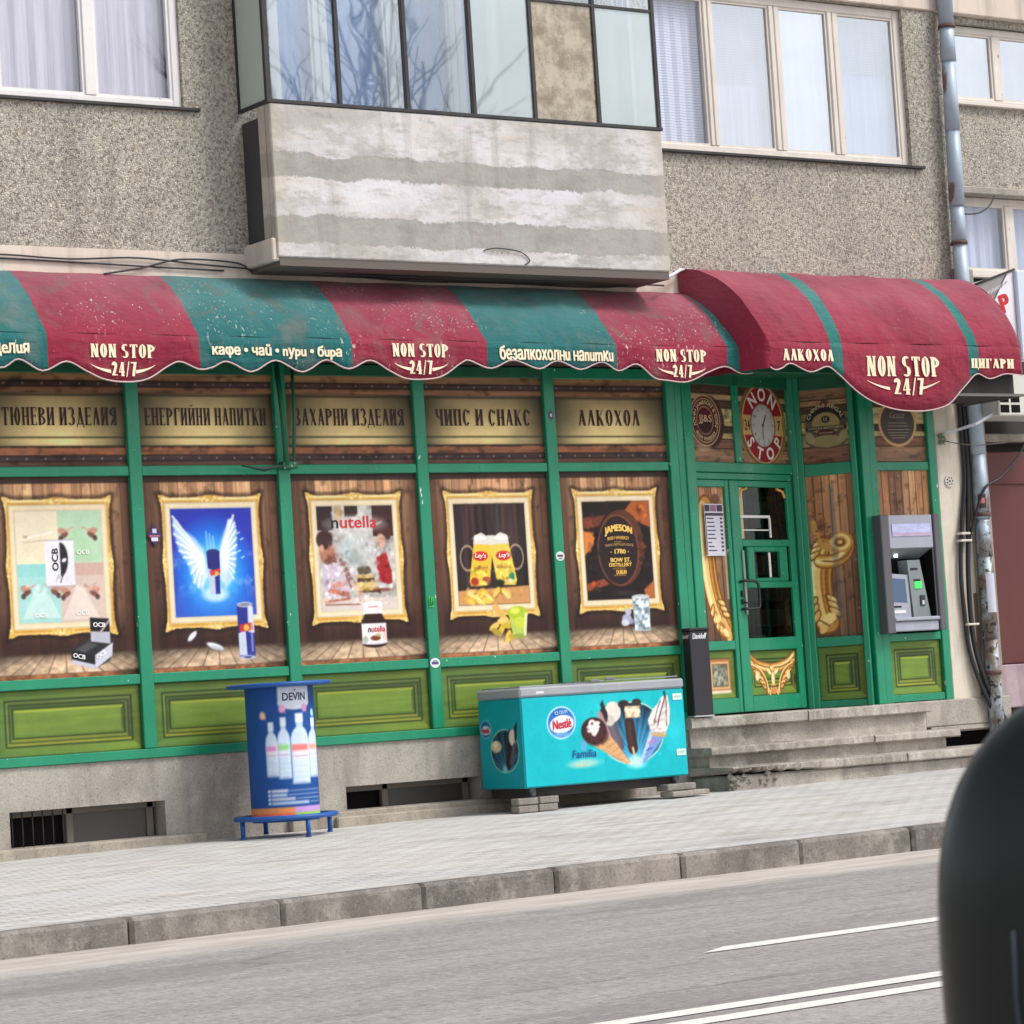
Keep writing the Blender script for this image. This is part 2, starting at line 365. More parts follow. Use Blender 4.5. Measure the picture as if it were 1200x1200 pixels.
    def glyphs(s, txt, x, z, h, col, **k):
        for p in glyph_polys(txt, x, z, h, **k)[0]: s.poly(p, col)
    def clutter(s, x0, x1, z0, z1, n, seed=1, size=.03, amp=.35, shift=24):
        r = np.random.RandomState(seed)
        for _ in range(n):
            x = r.uniform(x0+size, x1-size); z = r.uniform(z0+size, z1-size); i = int((x-s.x0)/s.px); j = int((z-s.z0)/s.px); c = s.a[min(s.h-1, max(0, j)), min(s.w-1, max(0, i))]
            f = 1+r.uniform(-amp, amp); c2 = np.clip(c*f+r.uniform(-shift, shift)*.8+r.uniform(-shift, shift, 3)*np.array([.35, .18, .3]), 8, 250); q = size*r.uniform(.25, 1.)
            s.ell(x, z, q, q*r.uniform(.25, .8), c2, .75, 2., r.uniform(-1.5, 1.5))
    def photo(s, seed=0, amp=.045, blur=1):
        for _ in range(blur):
            p = np.pad(s.a, ((1, 1), (1, 1), (0, 0)), 'edge'); s.a = (p[1:-1, 1:-1]*2+p[:-2, 1:-1]+p[2:, 1:-1]+p[1:-1, :-2]+p[1:-1, 2:])/6
        g = vnoise(s.h, s.w, 3, 3, seed, 2)-.5; g2 = vnoise(s.h, s.w, 20, 20, seed+1, 3)-.5
        s.a = s.a*(1+amp*g+amp*1.6*g2)[..., None]
    def build(s, name, parent, T=None, y=0., m=None):
        s.photo(len(bpy.data.meshes))
        h, w = s.h, s.w; co = np.zeros((h*w, 3)); co[:, 0] = s.X.ravel(); co[:, 1] = y; co[:, 2] = s.Z.ravel()
        if T: co = np.stack(T(co[:, 0], co[:, 1], co[:, 2]), 1)
        me = bpy.data.meshes.new(name); me.vertices.add(h*w); me.vertices.foreach_set('co', co.ravel())
        j, i = np.meshgrid(np.arange(h-1), np.arange(w-1), indexing='ij'); a = (j*w+i).ravel()
        fc = np.stack([a, a+1, a+w+1, a+w], 1); nf = len(fc)
        me.loops.add(nf*4); me.loops.foreach_set('vertex_index', fc.ravel()); me.polygons.add(nf)
        me.polygons.foreach_set('loop_start', np.arange(nf)*4)
        me.update(calc_edges=True)
        at = me.color_attributes.new('Col', 'FLOAT_COLOR', 'POINT'); c = np.ones((h*w, 4)); c[:, :3] = lin(np.clip(s.a, 0, 255).reshape(-1, 3))
        at.data.foreach_set('color', c.ravel().astype(np.float32))
        me.materials.append(m or M['film']); me.polygons.foreach_set('use_smooth', [True]*nf)
        return link(bpy.data.objects.new(name, me), parent)

# condensed serif alphabet drawn from strokes
def glyph_polys(txt, x, z, h, cond=1., S=.15, Tn=.055, serif=1, gap=.13, fit=None):
    polys = []
    def q(x0, z0, x1, z1): polys.append([(x0, z0), (x1, z0), (x1, z1), (x0, z1)])
    def V(cx, a=0., b=1., w=None, sf=True, sb=True):
        w = w or S; q(cx-w/2, a, cx+w/2, b)
        if serif:
            e = w*.5+.035
            if sf and a <= 0.01: q(cx-e, 0, cx+e, Tn*.9)
            if sb and b >= .99: q(cx-e, 1-Tn*.9, cx+e, 1)
    def H(a, b, zc, w=None): w = w or Tn; q(a, zc-w/2, b, zc+w/2)
    def D(x0, z0, x1, z1, w): polys.append([(x0-w/2, z0), (x0+w/2, z0), (x1+w/2, z1), (x1-w/2, z1)])
    def A(cx, cz, rx, rz, a0, a1, w=None, t=None):
        w = w or S; t = t or Tn; n = max(4, int(abs(a1-a0)/18)); pr = None
        for k in range(n+1):
            a = R(a0+(a1-a0)*k/n); c, s_ = math.cos(a), math.sin(a)
            o = (cx+rx*c, cz+rz*s_); i = (cx+(rx-w)*c, cz+(rz-t)*s_)
            if pr: polys.append([pr[0], o, i, pr[1]])
            pr = (o, i)
    out = []; X = 0.
    for ch in txt:
        polys = []; s2 = S/2; w = .44
        if ch == ' ': X += .26; continue
        if ch in 'HН': V(s2); V(w-s2); H(s2, w-s2, .5)
        elif ch == 'N': V(s2*.7, w=S*.6); V(w-s2*.7, w=S*.6); D(s2, 1, w-s2, 0, S)
        elif ch in 'AА': D(s2*.6, 0, w*.5, 1, S*.5); D(w-s2, 0, w*.5, 1, S); H(.1, w-.12, .3); 
        elif ch == 'Л': D(s2*.6, 0, w*.5, 1, S*.5); D(w-s2, 0, w*.5, 1, S)
        elif ch == 'Д': D(s2, .06, w*.5, 1, S*.5); D(w-s2, .06, w*.5, 1, S); H(-.02, w+.02, .06); V(.0, -.13, .06, Tn, 0, 0); V(w, -.13, .06, Tn, 0, 0)
        elif ch in 'EЕ': w = .38; V(s2); H(s2, w, Tn/2); H(s2, w, 1-Tn/2); H(s2, w*.8, .52); V(w-.02, 0, .2, Tn*.8, 0, 0); V(w-.02, .8, 1, Tn*.8, 0, 0); V(w*.8, .42, .62, Tn*.8, 0, 0)
        elif ch in 'OО': A(w/2, .5, w/2, .52, 0, 360)
        elif ch in 'CС': A(w/2, .5, w/2, .52, 38, 322); V(w-.03, .7, .95, Tn, 0, 0)
        elif ch in 'TТ': V(w/2, sb=False); H(0, w, 1-Tn/2); V(.02, .8, 1, Tn, 0, 0); V(w-.02, .8, 1, Tn, 0, 0)
        elif ch == 'Г': w = .36; V(s2); H(s2, w, 1-Tn/2); V(w-.02, .78, 1, Tn, 0, 0)
        elif ch == 'П': V(s2); V(w-s2); H(s2, w-s2, 1-Tn/2)
        elif ch == 'Ц': V(s2); V(w-s2, sf=False); H(s2, w+.06, Tn/2); V(w+.05, -.14, .03, Tn, 0, 0)
        elif ch == 'Ч': V(w-s2); A(w-s2, .82, w-s2, .42, 180, 270, S*.8); V(s2*.8, .8, 1, S*.8, 0, 1)
        elif ch in 'ИЙ':
            V(s2); V(w-s2); D(s2, 0, w-s2, 1, Tn*1.1)
            if ch == 'Й': A(w/2, 1.18, .11, .09, 180, 360, .05, .05)
        elif ch == 'Я': V(w-s2); A(w-s2, .74, w-s2, .26, 90, 270); D(s2, 0, w-s2-.03, .5, S*.7)
        elif ch in 'PР': V(s2); A(s2, .72, w-s2, .28, -90, 90)
        elif ch == 'В': V(s2); A(s2, .76, w-s2-.03, .24, -90, 90); A(s2, .27, w-s2, .27, -90, 90)
        elif ch == 'З': A(w/2-.03, .76, w/2, .26, -90, 150); A(w/2-.03, .26, w/2+.02, .28, -150, 90)
        elif ch == 'К' or ch == 'K': V(s2); D(s2+.04, .45, w-s2*.6, 1, Tn); D(w-s2, 0, s2+.1, .55, S)
        elif ch in 'ХX': D(s2, 1, w-s2, 0, S); D(s2*.6, 0, w-s2*.6, 1, Tn)
        elif ch == 'Ю': w = .62; V(s2); H(s2, .3, .5); A(w-.19, .5, .19, .52, 0, 360)
        elif ch == 'S': A(w/2, .75, w/2, .27, 40, 270); A(w/2, .25, w/2, .27, -140, 90); 
        elif ch == '2': w = .4; A(w/2, .76, w/2, .26, -30, 180); D(s2, .05, w-s2, .7, S); H(0, w, Tn)
        elif ch == '4': w = .42; V(w-s2-.05, sb=False); D(s2*.4, .3, w-s2-.08, 1, Tn); H(0, w, .29)
        elif ch == '7': w = .4; H(0, w, 1-Tn/2, Tn*1.5); D(w*.35, 0, w-s2, 1, S)
        elif ch == '/': w = .26; D(.03, -.05, w-.03, 1.05, Tn)
        out += [[(px+X, pz) for px, pz in p] for p in polys]; X += w+gap
    X -= gap
    kx = h*cond if fit is None else fit/X
    return [[(x+px*kx, z+pz*h) for px, pz in p] for p in out], X*kx
def glyph_mesh(txt, x, z, h, y, mb, slope=0, **k):
    ps, w = glyph_polys(txt, x, z, h, **k)
    for i, p in enumerate(ps):
        yy = y-.00022*(i % 23)
        pp = [(a, b+slope*(a-x)) for a, b in p]
        mb.poly(pp, yy)
    return w
def text_tris(body, size=1., bold=0., sx=1., shear=0.):
    caps = [i for i, ch in enumerate(body) if ch == 'н']; body = body.replace('ф', 'φ').replace('н', 'h')     # same letter shapes, cleaner outlines
    c = bpy.data.curves.new('lettering', 'FONT'); c.body = body; c.size = size; c.offset = bold; c.shear = shear; c.resolution_u = 3; c.small_caps_scale = .75
    for i in caps: c.body_format[i].use_small_caps = True
    o = bpy.data.objects.new('lettering', c); C.objects.link(o)
    dg = bpy.context.evaluated_depsgraph_get(); e = o.evaluated_get(dg); me = e.to_mesh()
    v = [(p.co.x*sx, p.co.y) for p in me.vertices]; f = [tuple(p.vertices) for p in me.polygons]
    e.to_mesh_clear(); bpy.data.objects.remove(o); bpy.data.curves.remove(c)
    return v, f
def text_mesh(mb, body, x, z, y, width=None, height=None, bold=.0, m=0, rot=0., shear=0., fn=None, center=False):
    if bold > .001:                                 # heavier face: the same outline shifted by a hair, each copy a hair in front
        k = bold*(height or width/max(1, len(body)*.55))*1.25
        for i, (a, b) in enumerate(((-1, -.5), (1, .5), (-1, .5), (1, -.5), (0, 0))):
            c, s = math.cos(rot), math.sin(rot)
            text_mesh(mb, body, x+(a*c-b*s)*k, z+(a*s+b*c)*k, y-.0003*i, width, height, 0., m, rot, shear, fn, center)
        return
    v, f = text_tris(body, 1., 0., 1., shear)
    xs = [p[0] for p in v]; zs = [p[1] for p in v]; x0, x1, z0, z1 = min(xs), max(xs), min(zs), max(zs)
    kx = (width/(x1-x0)) if width else None; kz = (height/(z1-z0)) if height else None
    kx = kx or kz; kz = kz or kx; c, s = math.cos(rot), math.sin(rot); base = len(mb.v)
    for a, b in v:
        a = (a-x0)*kx; b = (b-z0)*kz
        if center: a -= (x1-x0)*kx/2; b -= (z1-z0)*kz/2
        if fn: a, b = fn(a, b)
        mb.pt(x+a*c-b*s, y, z+a*s+b*c)
    for q in f: mb.face([base+i for i in q], m)

def frame(A, B):
    A = np.array(A, float); B = np.array(B, float); t = (B-A)/np.linalg.norm(B-A)
    def T(x, y, z): return (A[0]+x*t[0]-y*t[1], A[1]+x*t[1]+y*t[0], z)
    return T, float(np.linalg.norm(B-A))

def wall(mb, x0, x1, z0, z1, y, holes, depth, m=0, mh=None, T=None):
    mh = m if mh is None else mh
    xs = sorted({x0, x1} | {min(max(v, x0), x1) for h in holes for v in h[:2]}); zs = sorted({z0, z1} | {min(max(v, z0), z1) for h in holes for v in h[2:4]})
    for a, b in zip(xs, xs[1:]):
        for c, d in zip(zs, zs[1:]):
            cx, cz = (a+b)/2, (c+d)/2
            if any(h[0] < cx < h[1] and h[2] < cz < h[3] for h in holes): continue
            mb.quad((a, y, c), (b, y, c), (b, y, d), (a, y, d), m)
    for a, b, c, d in holes:
        a, b, c, d = max(a, x0), min(b, x1), max(c, z0), min(d, z1); yb = y+depth
        mb.quad((a, y, c), (a, yb, c), (a, yb, d), (a, y, d), mh); mb.quad((b, y, c), (b, y, d), (b, yb, d), (b, yb, c), mh)
        mb.quad((a, y, c), (b, y, c), (b, yb, c), (a, yb, c), mh); mb.quad((a, y, d), (a, yb, d), (b, yb, d), (b, y, d), mh)

# ================================================================== GROUND
def pz(x, y): return .009*x - .018*abs(y) + .012
def rz(x): return -.258 + .007*x
KY = -6.0
def m_pavers():
    m = mat('pale_pavers', rough=.9, spec=.25); n = NT(m)
    br = n.n('ShaderNodeTexBrick'); br.offset = .5; n.l(n.co(), br.inputs['Vector'])
    br.inputs['Scale'].default_value = 1.; br.inputs['Brick Width'].default_value = .2; br.inputs['Row Height'].default_value = .1
    br.inputs['Mortar Size'].default_value = .006; br.inputs['Mortar Smooth'].default_value = .5
    br.inputs['Color1'].default_value = L4((212, 209, 204)); br.inputs['Color2'].default_value = L4((196, 192, 187)); br.inputs['Mortar'].default_value = L4((150, 144, 139))
    c = n.mix(n.ramp(n.noise(.6, 5), [(.35, 0.), (.68, .6)]), br.outputs[0], (194, 195, 198))
    c = n.mix(n.ramp(n.noise(3, 6, n.co((.5, 1.6, 1))), [(.48, 0.), (.72, .65)]), c, (164, 156, 149)); c = n.mix(n.ramp(n.noise(.9, 6, n.co((.35, 1.2, 1)), .7), [(.56, 0.), (.68, .5)]), c, (142, 135, 129))
    gp = n.math('MULTIPLY', br.outputs[1], n.ramp(n.noise(1.7, 4, n.co((.6, 1.4, 1))), [(.46, 0.), (.6, .95)]))
    c = n.mix(gp, c, (84, 78, 74))
    c = n.mix(n.ramp(n.noise(40, 2), [(.62, 0.), (.74, .3)]), c, (130, 122, 116))
    n.col(c); n.bump(n.math('SUBTRACT', n.math('MULTIPLY', n.noise(9, 3), .5), br.outputs[1]), .5, .008); return m
def m_asphalt():
    m = mat('worn_asphalt', rough=.9, spec=.3); n = NT(m); x, y, z = n.xyz()
    c = n.mix(n.ramp(n.noise(1.0, 6, n.co((.12, 1.3, 1))), [(.3, 0.), (.7, 1.)]), (146, 141, 140), (168, 162, 160))
    c = n.mix(n.ramp(n.noise(2.6, 6, n.co((.1, 1.6, 1)), .7), [(.45, 0.), (.75, .5)]), c, (118, 111, 112))
    c = n.mix(n.ramp(n.noise(34, 3, n.co((.6, 1.3, 1))), [(.54, 0.), (.66, .6)]), c, (182, 176, 174))
    c = n.mix(n.ramp(n.noise(30, 3, n.co((.5, 1.5, 1), (0, 0, .02))), [(.56, 0.), (.66, .6)]), c, (104, 97, 98)); c = n.mix(n.ramp(n.noise(6, 4, n.co((.12, 3.2, 1))), [(.6, 0.), (.68, .55)]), c, (98, 92, 92))
    c = n.mix(n.ramp(n.noise(14, 3, n.co((.35, 2.5, 1))), [(.68, 0.), (.72, .85)]), c, (208, 205, 200))
    c = n.mix(n.ramp(n.noise(1, 3, n.co((46, 11, 1)), .8), [(.52, 0.), (.66, .5)]), c, (188, 183, 180)); c = n.mix(n.ramp(n.noise(1, 3, n.co((52, 13, 1), (0, 0, .03)), .8), [(.54, 0.), (.68, .5)]), c, (98, 93, 92))
    cr = n.vor(.55, n.co((.5, 1.3, 1)), 'DISTANCE_TO_EDGE'); c = n.mix(n.math('MULTIPLY', n.ramp(cr, [(0., .55), (.009, 0.)]), n.ramp(n.noise(.8, 3), [(.6, 0.), (.68, 1.)])), c, (70, 66, 66))
    c = n.mix(n.ramp(n.noise(.45, 4, n.co((.5, 1.6, 1), (0, 0, .4))), [(.56, 0.), (.6, .35)]), c, (122, 117, 116))
    # dust lying along the kerb
    t = n.math('ADD', n.math('MULTIPLY', n.math('ADD', y, 7.15), 1.25), n.math('MULTIPLY', n.math('SUBTRACT', n.noise(1.6, 5, n.co((.25, 1.2, 1))), .5), 1.3))
    c = n.mix(n.ramp(t, [(.0, 0.), (.55, .72)]), c, n.mix(n.ramp(n.noise(5, 5, n.co((.3, 1.5, 1))), [(.4, 0.), (.65, 1.)]), (212, 203, 194), (182, 172, 162)))
    n.col(c); n.bump(n.noise(90, 3), .5, .006); return m
def sheet(name, x0, x1, y0, y1, fz, m, nx=24, ny=6):
    mb = MB(); g = [[mb.pt(x, y, fz(x, y)) for x in np.linspace(x0, x1, nx)] for y in np.linspace(y0, y1, ny)]
    for a, b in zip(g, g[1:]):
        for k in range(nx-1): mb.face([a[k], a[k+1], b[k+1], b[k]])
    return tag(obj(name, mb, m), kind='structure')
M['pavers'] = m_pavers(); M['asphalt'] = m_asphalt()
sheet('pavement', -60, 80, KY+.14, .6, pz, M['pavers'])
sheet('road', -60, 80, -30, KY+.02, lambda x, y: rz(x), M['asphalt'])
tag(sheet('ground', -300, 300, -300, 300, lambda x, y: -1.6, mat('far_ground', (120, 114, 108), .95), 4, 4), kind='structure')
# kerb stones
mb = MB(); rr = random.Random(3); x = -20.18
while x < 40:
    w = .985+rr.uniform(-.01, .01); x1 = x+w; dy = rr.uniform(-.008, .008); dz = rr.uniform(-.004, .004)
    def TK(a, b, c): return (a, b, c+.009*a)
    mb.T = TK
    mb.box(x+.003, x1-.003, KY-.0+dy, KY+.15, -.62, -.094+dz, 0, .022); x = x1
mb.T = None
tag(obj('kerb', mb, M['kerb']), kind='structure')
def m_marking():
    m = mat('road_marking_paint', (214, 210, 204), .8); n = NT(m)
    n.col(n.mix(n.ramp(n.noise(14, 5), [(.58, 0.), (.7, .5)]), (226, 223, 218), (186, 180, 176))); return m
M['marking'] = m_marking()
mb = MB()
def stripe(x0, x1, y, w, taper=0.):
    n = 20; pts = np.linspace(x0, x1, n)
    for a, b in zip(pts, pts[1:]): mb.quad((a, y-w/2, rz(a)+.004), (b, y-w/2, rz(b)+.004), (b, y+w/2, rz(b)+.004), (a, y+w/2, rz(a)+.004))
yl = -10.12
mb.face([mb.pt(-5.60, yl-.07, rz(-5.6)+.004), mb.pt(-5.35, yl-.085, rz(-5.3)+.004), mb.pt(-5.35, yl+.085, rz(-5.3)+.004)])
stripe(-5.35, 3.2, yl, .17)
tag(obj('lane_marking', mb, M['marking']), kind='structure')
mb = MB(); stripe(-30, 30, -12.02, .15); stripe(-30, 30, -12.31, .15)
tag(obj('centre_marking', mb, M['marking']), kind='structure')
# ================================================================== APARTMENT BUILDING
bld = thing('apartment_building', 'grey roughcast apartment building with boxy concrete balcony above the green shop', 'building', (0, 0, 0))
G0 = .0
LWh = (-6.2, -2.47, 5.965, 7.9); RWh = (2.42, 5.57, 5.90, 7.46)
mb = MB()
wall(mb, -9, -2.06, 4.77, 8.6, 0, [LWh], .24)
wall(mb, 2.2, 5.99, 4.77, 7.47, 0, [RWh], .20)
# wall behind the balcony glazing
wall(mb, -2.06, 2.2, 4.6, 8.6, .0, [(-1.62, .78, 5.3, 7.45), ], .2)
mb.quad((5.99, 0, 4.77), (5.99, .25, 4.77), (5.99, .25, 7.5), (5.99, 0, 7.5))
obj('roughcast_wall', mb, M['roughcast'], bld)
mb = MB(); mb.box(-9, 5.99, .28, .6, 3.96, 8.6); mb.box(-9, 2.40, .36, .6, -.3, 3.955); mb.box(-9, -6.9, 0.0, .3, .67, 4.5)
obj('inner_wall', mb, M['dark'], bld)
mb = MB(); mb.box(2.2, 7.9, -.03, .3, 7.47, 8.2, 0, .01)
obj('lintel_band', mb, M['band'], bld)
mb = MB(); mb.box(-9, 2.5, -.008, .2, 4.52, 4.768); mb.box(2.5, 5.99, .02, .2, 4.4, 4.768)
obj('render_band', mb, M['band'], bld)
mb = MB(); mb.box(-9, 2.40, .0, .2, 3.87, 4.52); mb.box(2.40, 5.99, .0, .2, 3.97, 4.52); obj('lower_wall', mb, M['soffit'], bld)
# plinth with basement openings
mb = MB()
wall(mb, -9, 2.34, -.4, .665, -.03, [(-4.37, -3.02, .045, .325), (-1.33, .02, .12, .315)], .34)
mb.quad((-9, -.03, .665), (2.34, -.03, .665), (2.34, .1, .665), (-9, .1, .665))
obj('plinth', mb, M['plinth'], bld)
mb = MB(); mb.box(-9, -2.72, -.16, -.032, -.3, .045, 0, .012); mb.box(-1.5, .6, -.15, -.034, -.3, .074, 0, .012); mb.box(-1.9, .6, -.10, -.036, -.2, .115, 0, .008)
mb.box(.6, 2.33, -.09, -.034, -.3, .10, 0, .01)
obj('plinth_ledge', mb, M['ledge'], bld)
def basement_window(x0, x1, z0, z1, bars, div):
    w = MB(); w.box(x0-.02, x1+.02, .2, .26, z0-.03, z1+.03)
    o = obj('basement_window', w, M['dark'], bld)
    f = MB(); xm = x0+(x1-x0)*div
    for a in (xm-.03, x1-.09): f.box(a, a+.06, .12, .17, z0, z1, 0, .005)
    f.box(x0, x1, .12, .17, z1-.05, z1, 0, .004)
    obj('window_frame', f, mat('grey_basement_wood', (112, 106, 98), .85), o)
    if bars:
        b = MB()
        for k in range(6): xx = x0+.06+k*(xm-x0-.06)/6; b.tube([(xx, .06, z0), (xx, .06, z1)], .006, 6)
        obj('window_bars', b, M['blackmetal'], o)
    p = MB(); p.box(xm+.03, x1-.09, .14, .15, z0, z1-.05); obj('pane', p, mat('dusty_pane', (70, 66, 62), .4), o)
basement_window(-4.37, -3.02, .045, .325, True, .43); basement_window(-1.33, .02, .12, .315, False, .35)
# pilaster right of the shop and the plinth under it
mb = MB(); mb.box(5.575, 5.985, -.02, .2, .66, 4.45, 0, .01); obj('pilaster', mb, M['cream'], bld)
mb = MB(); mb.box(5.16, 6.3, -.055, .2, .43, .685, 0, .012); mb.box(5.22, 6.9, -.06, .2, .385, .428, 0, .006)
wall(mb, 5.15, 6.9, -.3, .384, .02, [(5.32, 6.5, .22, .37)], .2)
obj('pilaster_plinth', mb, M['plinth'], bld)
mb = MB(); mb.box(5.3, 6.6, .14, .2, .2, .38); obj('basement_window', mb, M['dark'], bld)

# ---- windows
M['glass_sheer'] = m_glass('window_glass', .03, (246, 246, 250))
M['glass_refl'] = m_glass('reflecting_window_glass', .42, (225, 232, 240))
M['glass_mid'] = m_glass('half_reflecting_glass', .28, (236, 240, 246))
M['glass_green'] = m_glass('greenish_balcony_glass', .07, (246, 250, 252), .02, .10, (214, 228, 240))
def m_curtain(name, a, b, sc=28):
    m = mat(name, a, .9, spec=.1); n = NT(m); v = n.noise(sc, 3, n.co((1, 1, .03)))
    n.col(n.mix(n.ramp(v, [(.35, 0.), (.65, 1.)]), a, b)); n.bump(v, .5, .02); return m
M['sheer'] = m_curtain('sheer_curtain', (238, 236, 238), (216, 213, 217))
M['blue_curtain'] = m_curtain('blue_curtain', (112, 164, 230), (78, 134, 208), 8)
M['sheer_blue'] = m_curtain('pale_blue_curtain', (222, 230, 242), (196, 208, 226), 10)
M['curtain_white'] = m_curtain('white_curtain', (226, 224, 226), (206, 204, 208), 14)
def m_blind():
    m = mat('venetian_blind', rough=.6); n = NT(m); z = n.xyz()[2]
    s = n.math('FRACT', n.math('MULTIPLY', z, 38.)); n.col(n.ramp(s, [(0., (176, 190, 214)), (.25, (246, 248, 252)), (.8, (236, 240, 248)), (1., (170, 184, 208))])); return m
M['blind'] = m_blind()
def window(name, x0, x1, z0, z1, muls, yf, fm, fw=.07, mw=.05, glass='glass_sheer', curtains=(), sillm=None, transom=None, lab=None, double=False):
    f = MB()
    f.box(x0, x0+fw, yf, yf+.06, z0, z1, 0, .006); f.box(x1-fw, x1, yf, yf+.06, z0, z1, 0, .006)
    f.box(x0+fw, x1-fw, yf, yf+.06, z0, z0+fw*.7, 0, .006); f.box(x0+fw, x1-fw, yf, yf+.06, z1-fw, z1, 0, .006)
    for mxx, ww in muls:
        if double:
            f.box(mxx-ww/2, mxx-.006, yf-.006, yf+.055, z0+fw*.72, z1-fw-.002, 0, .006); f.box(mxx+.006, mxx+ww/2, yf-.004, yf+.055, z0+fw*.72, z1-fw-.002, 0, .006)
            f.box(mxx-.006, mxx+.006, yf+.012, yf+.05, z0+fw*.72, z1-fw-.002)
        else: f.box(mxx-ww/2, mxx+ww/2, yf-.004, yf+.055, z0+fw*.72, z1-fw-.002, 0, .006)
    if transom: f.box(x0+fw, x1-fw, yf-.002, yf+.05, transom-.02, transom+.02, 0, .004)
    w = obj(name, f, fm, bld)
    edges = [x0+fw] + [e for mxx, ww in muls for e in (mxx-ww/2, mxx+ww/2)] + [x1-fw]
    for k, (a, b) in enumerate(zip(edges[::2], edges[1::2])):
        # slim sash inside each light
        sh = MB(); t = .022
        for q in ((a, a+t, z0+fw*.7, z1-fw), (b-t, b, z0+fw*.7, z1-fw)): sh.box(q[0], q[1], yf+.012, yf+.05, q[2], q[3])
        for q in ((a+t, b-t, z0+fw*.7, z0+fw*.7+t), (a+t, b-t, z1-fw-t, z1-fw)): sh.box(q[0], q[1], yf+.012, yf+.05, q[2], q[3])
        obj('sash', sh, fm, w)
        g = MB(); g.box(a+t*.8, b-t*.8, yf+.03, yf+.035, z0+fw*.7+t*.8, z1-fw-t*.8); obj('pane', g, M[glass] if isinstance(glass, str) else M[glass[k]], w)
        cu = curtains[k] if k < len(curtains) else None
        if cu:
            for (cm, ca, cb, zt) in cu:
                cc = MB(); n = 14; xa = a+(b-a)*ca; xb = a+(b-a)*cb; zl = z0+.03+(z1-z0)*zt
                r_ = [(xa+(xb-xa)*i/n, yf+.12+.012*math.sin(i*2.1+k)) for i in range(n+1)]
                for p, q in zip(r_, r_[1:]): cc.quad((p[0], p[1], zl), (q[0], q[1], zl), (q[0], q[1], z1), (p[0], p[1], z1))
                obj('curtain' if cm != 'blind' else 'blind', cc, M[cm], w)
    b = MB(); b.box(x0-.05, x1+.05, yf+.2, yf+.22, z0-.05, z1+.05); obj('room_backing', b, mat('dim_room', (96, 98, 106), .9), w)
    return w
M['blind_white'] = M['blind']
full = lambda c, a=0., b=1., z=0.: [(c, a, b, z)]
window('window', -6.2, -2.47, 5.975, 7.9, [(-5.2, .1), (-4.15, .12), (-3.29, .10)], .03, M['whitewood'], .075, .1, 'glass_sheer', [full('sheer')]*4)
mb = MB(); mb.box(-6.25, -2.33, -.035, .03, 5.94, 5.968, 0, .004); obj('window_sill', mb, M['blackmetal'], bld)
window('window', 2.42, 5.575, 5.915, 7.455, [(3.16, .1), (3.97, .12), (4.70, .12)], .05, M['creamwood'], .085, .1, ['glass_sheer', 'glass_mid', 'glass_refl', 'glass_mid'],
       [full('blind'), full('blind', 0, 1, .42)+[('sheer', 0, 1, 0.)], full('sheer_blue'), full('blind', 0, 1, .55)+[('sheer_blue', 0, 1, 0)]], double=True)
mb = MB(); mb.box(2.3, 5.70, -.05, .05, 5.872, 5.898, 0, .004); obj('window_sill', mb, M['blackmetal'], bld)
# windows behind the balcony glazing
window('window', -1.62, .78, 5.3, 7.45, [(-1.10, .13), (-.34, .17), (.30, .13)], .04, M['whitewood'], .1, .1, 'glass_sheer', [full('blue_curtain')]*4, double=True)

# ---- balcony
YB = -.5
def m_parapet():
    m = mat('patched_parapet', rough=.92, spec=.15); n = NT(m); x, y, z = n.xyz()
    wob = n.math('ADD', n.math('MULTIPLY', n.math('SUBTRACT', n.noise(3.5, 8, n.co((.8, 1, .6)), .75), .5), .2), n.math('MULTIPLY', n.math('SUBTRACT', n.noise(38, 3), .5), .035))
    slope = n.math('MULTIPLY', x, .004)
    zz = n.math('ADD', n.math('SUBTRACT', z, slope), wob)
    f = n.math('MULTIPLY', n.math('SUBTRACT', zz, 4.67), 1/1.28)
    def p(zv): return (zv-4.67)/1.28
    s = n.ramp(f, [(0, 1.), (p(4.785), 1.), (p(4.795), 0.), (p(5.015), 0.), (p(5.03), 1.), (p(5.335), 1.), (p(5.35), 0.), (p(5.525), 0.), (p(5.54), 1.)])
    white = n.mix(n.ramp(n.noise(2.2, 6, n.co((.5, 1, 1.6)), .65), [(.35, 0.), (.65, 1.)]), (220, 217, 214), (194, 187, 181))
    white = n.mix(n.ramp(n.noise(7, 5, n.co((.35, 1, 2))), [(.5, 0.), (.75, .6)]), white, (208, 190, 174))
    white = n.mix(n.ramp(n.noise(1.1, 3), [(.45, 0.), (.65, .5)]), white, (224, 222, 234))
    grey = n.mix(n.ramp(n.noise(4, 6), [(.4, 0.), (.7, 1.)]), (172, 170, 166), (150, 147, 142))
    grey = n.mix(n.ramp(n.noise(50, 3), [(.55, 0.), (.7, .35)]), grey, (118, 114, 108))
    c = n.mix(s, grey, white)
    pm = n.ramp(n.noise(1.8, 7, n.co((.6, 1, 1.1)), .72), [(.47, 0.), (.6, .8)]); c = n.mix(pm, c, (176, 171, 165)); c = n.mix(n.ramp(n.noise(9, 6, n.co((.5, 1, 1.4)), .7), [(.52, 0.), (.64, .55)]), c, (156, 151, 146))
    c = n.mix(n.ramp(n.noise(5, 5, n.co((1.6, 1, .15))), [(.55, 0.), (.72, .35)]), c, (140, 134, 128))
    ed = n.math('ABSOLUTE', n.math('SUBTRACT', x, .07)); ed = n.ramp(n.math('ADD', n.math('SUBTRACT', ed, 1.85), n.math('MULTIPLY', n.math('SUBTRACT', n.noise(6, 4), .5), .3)), [(.0, 0.), (.16, .45)])
    c = n.mix(ed, c, (190, 178, 162))
    n.col(c); n.bump(n.math('ADD', n.math('MULTIPLY', s, .4), n.noise(22, 6)), .5, .012); return m
M['parapet'] = m_parapet()
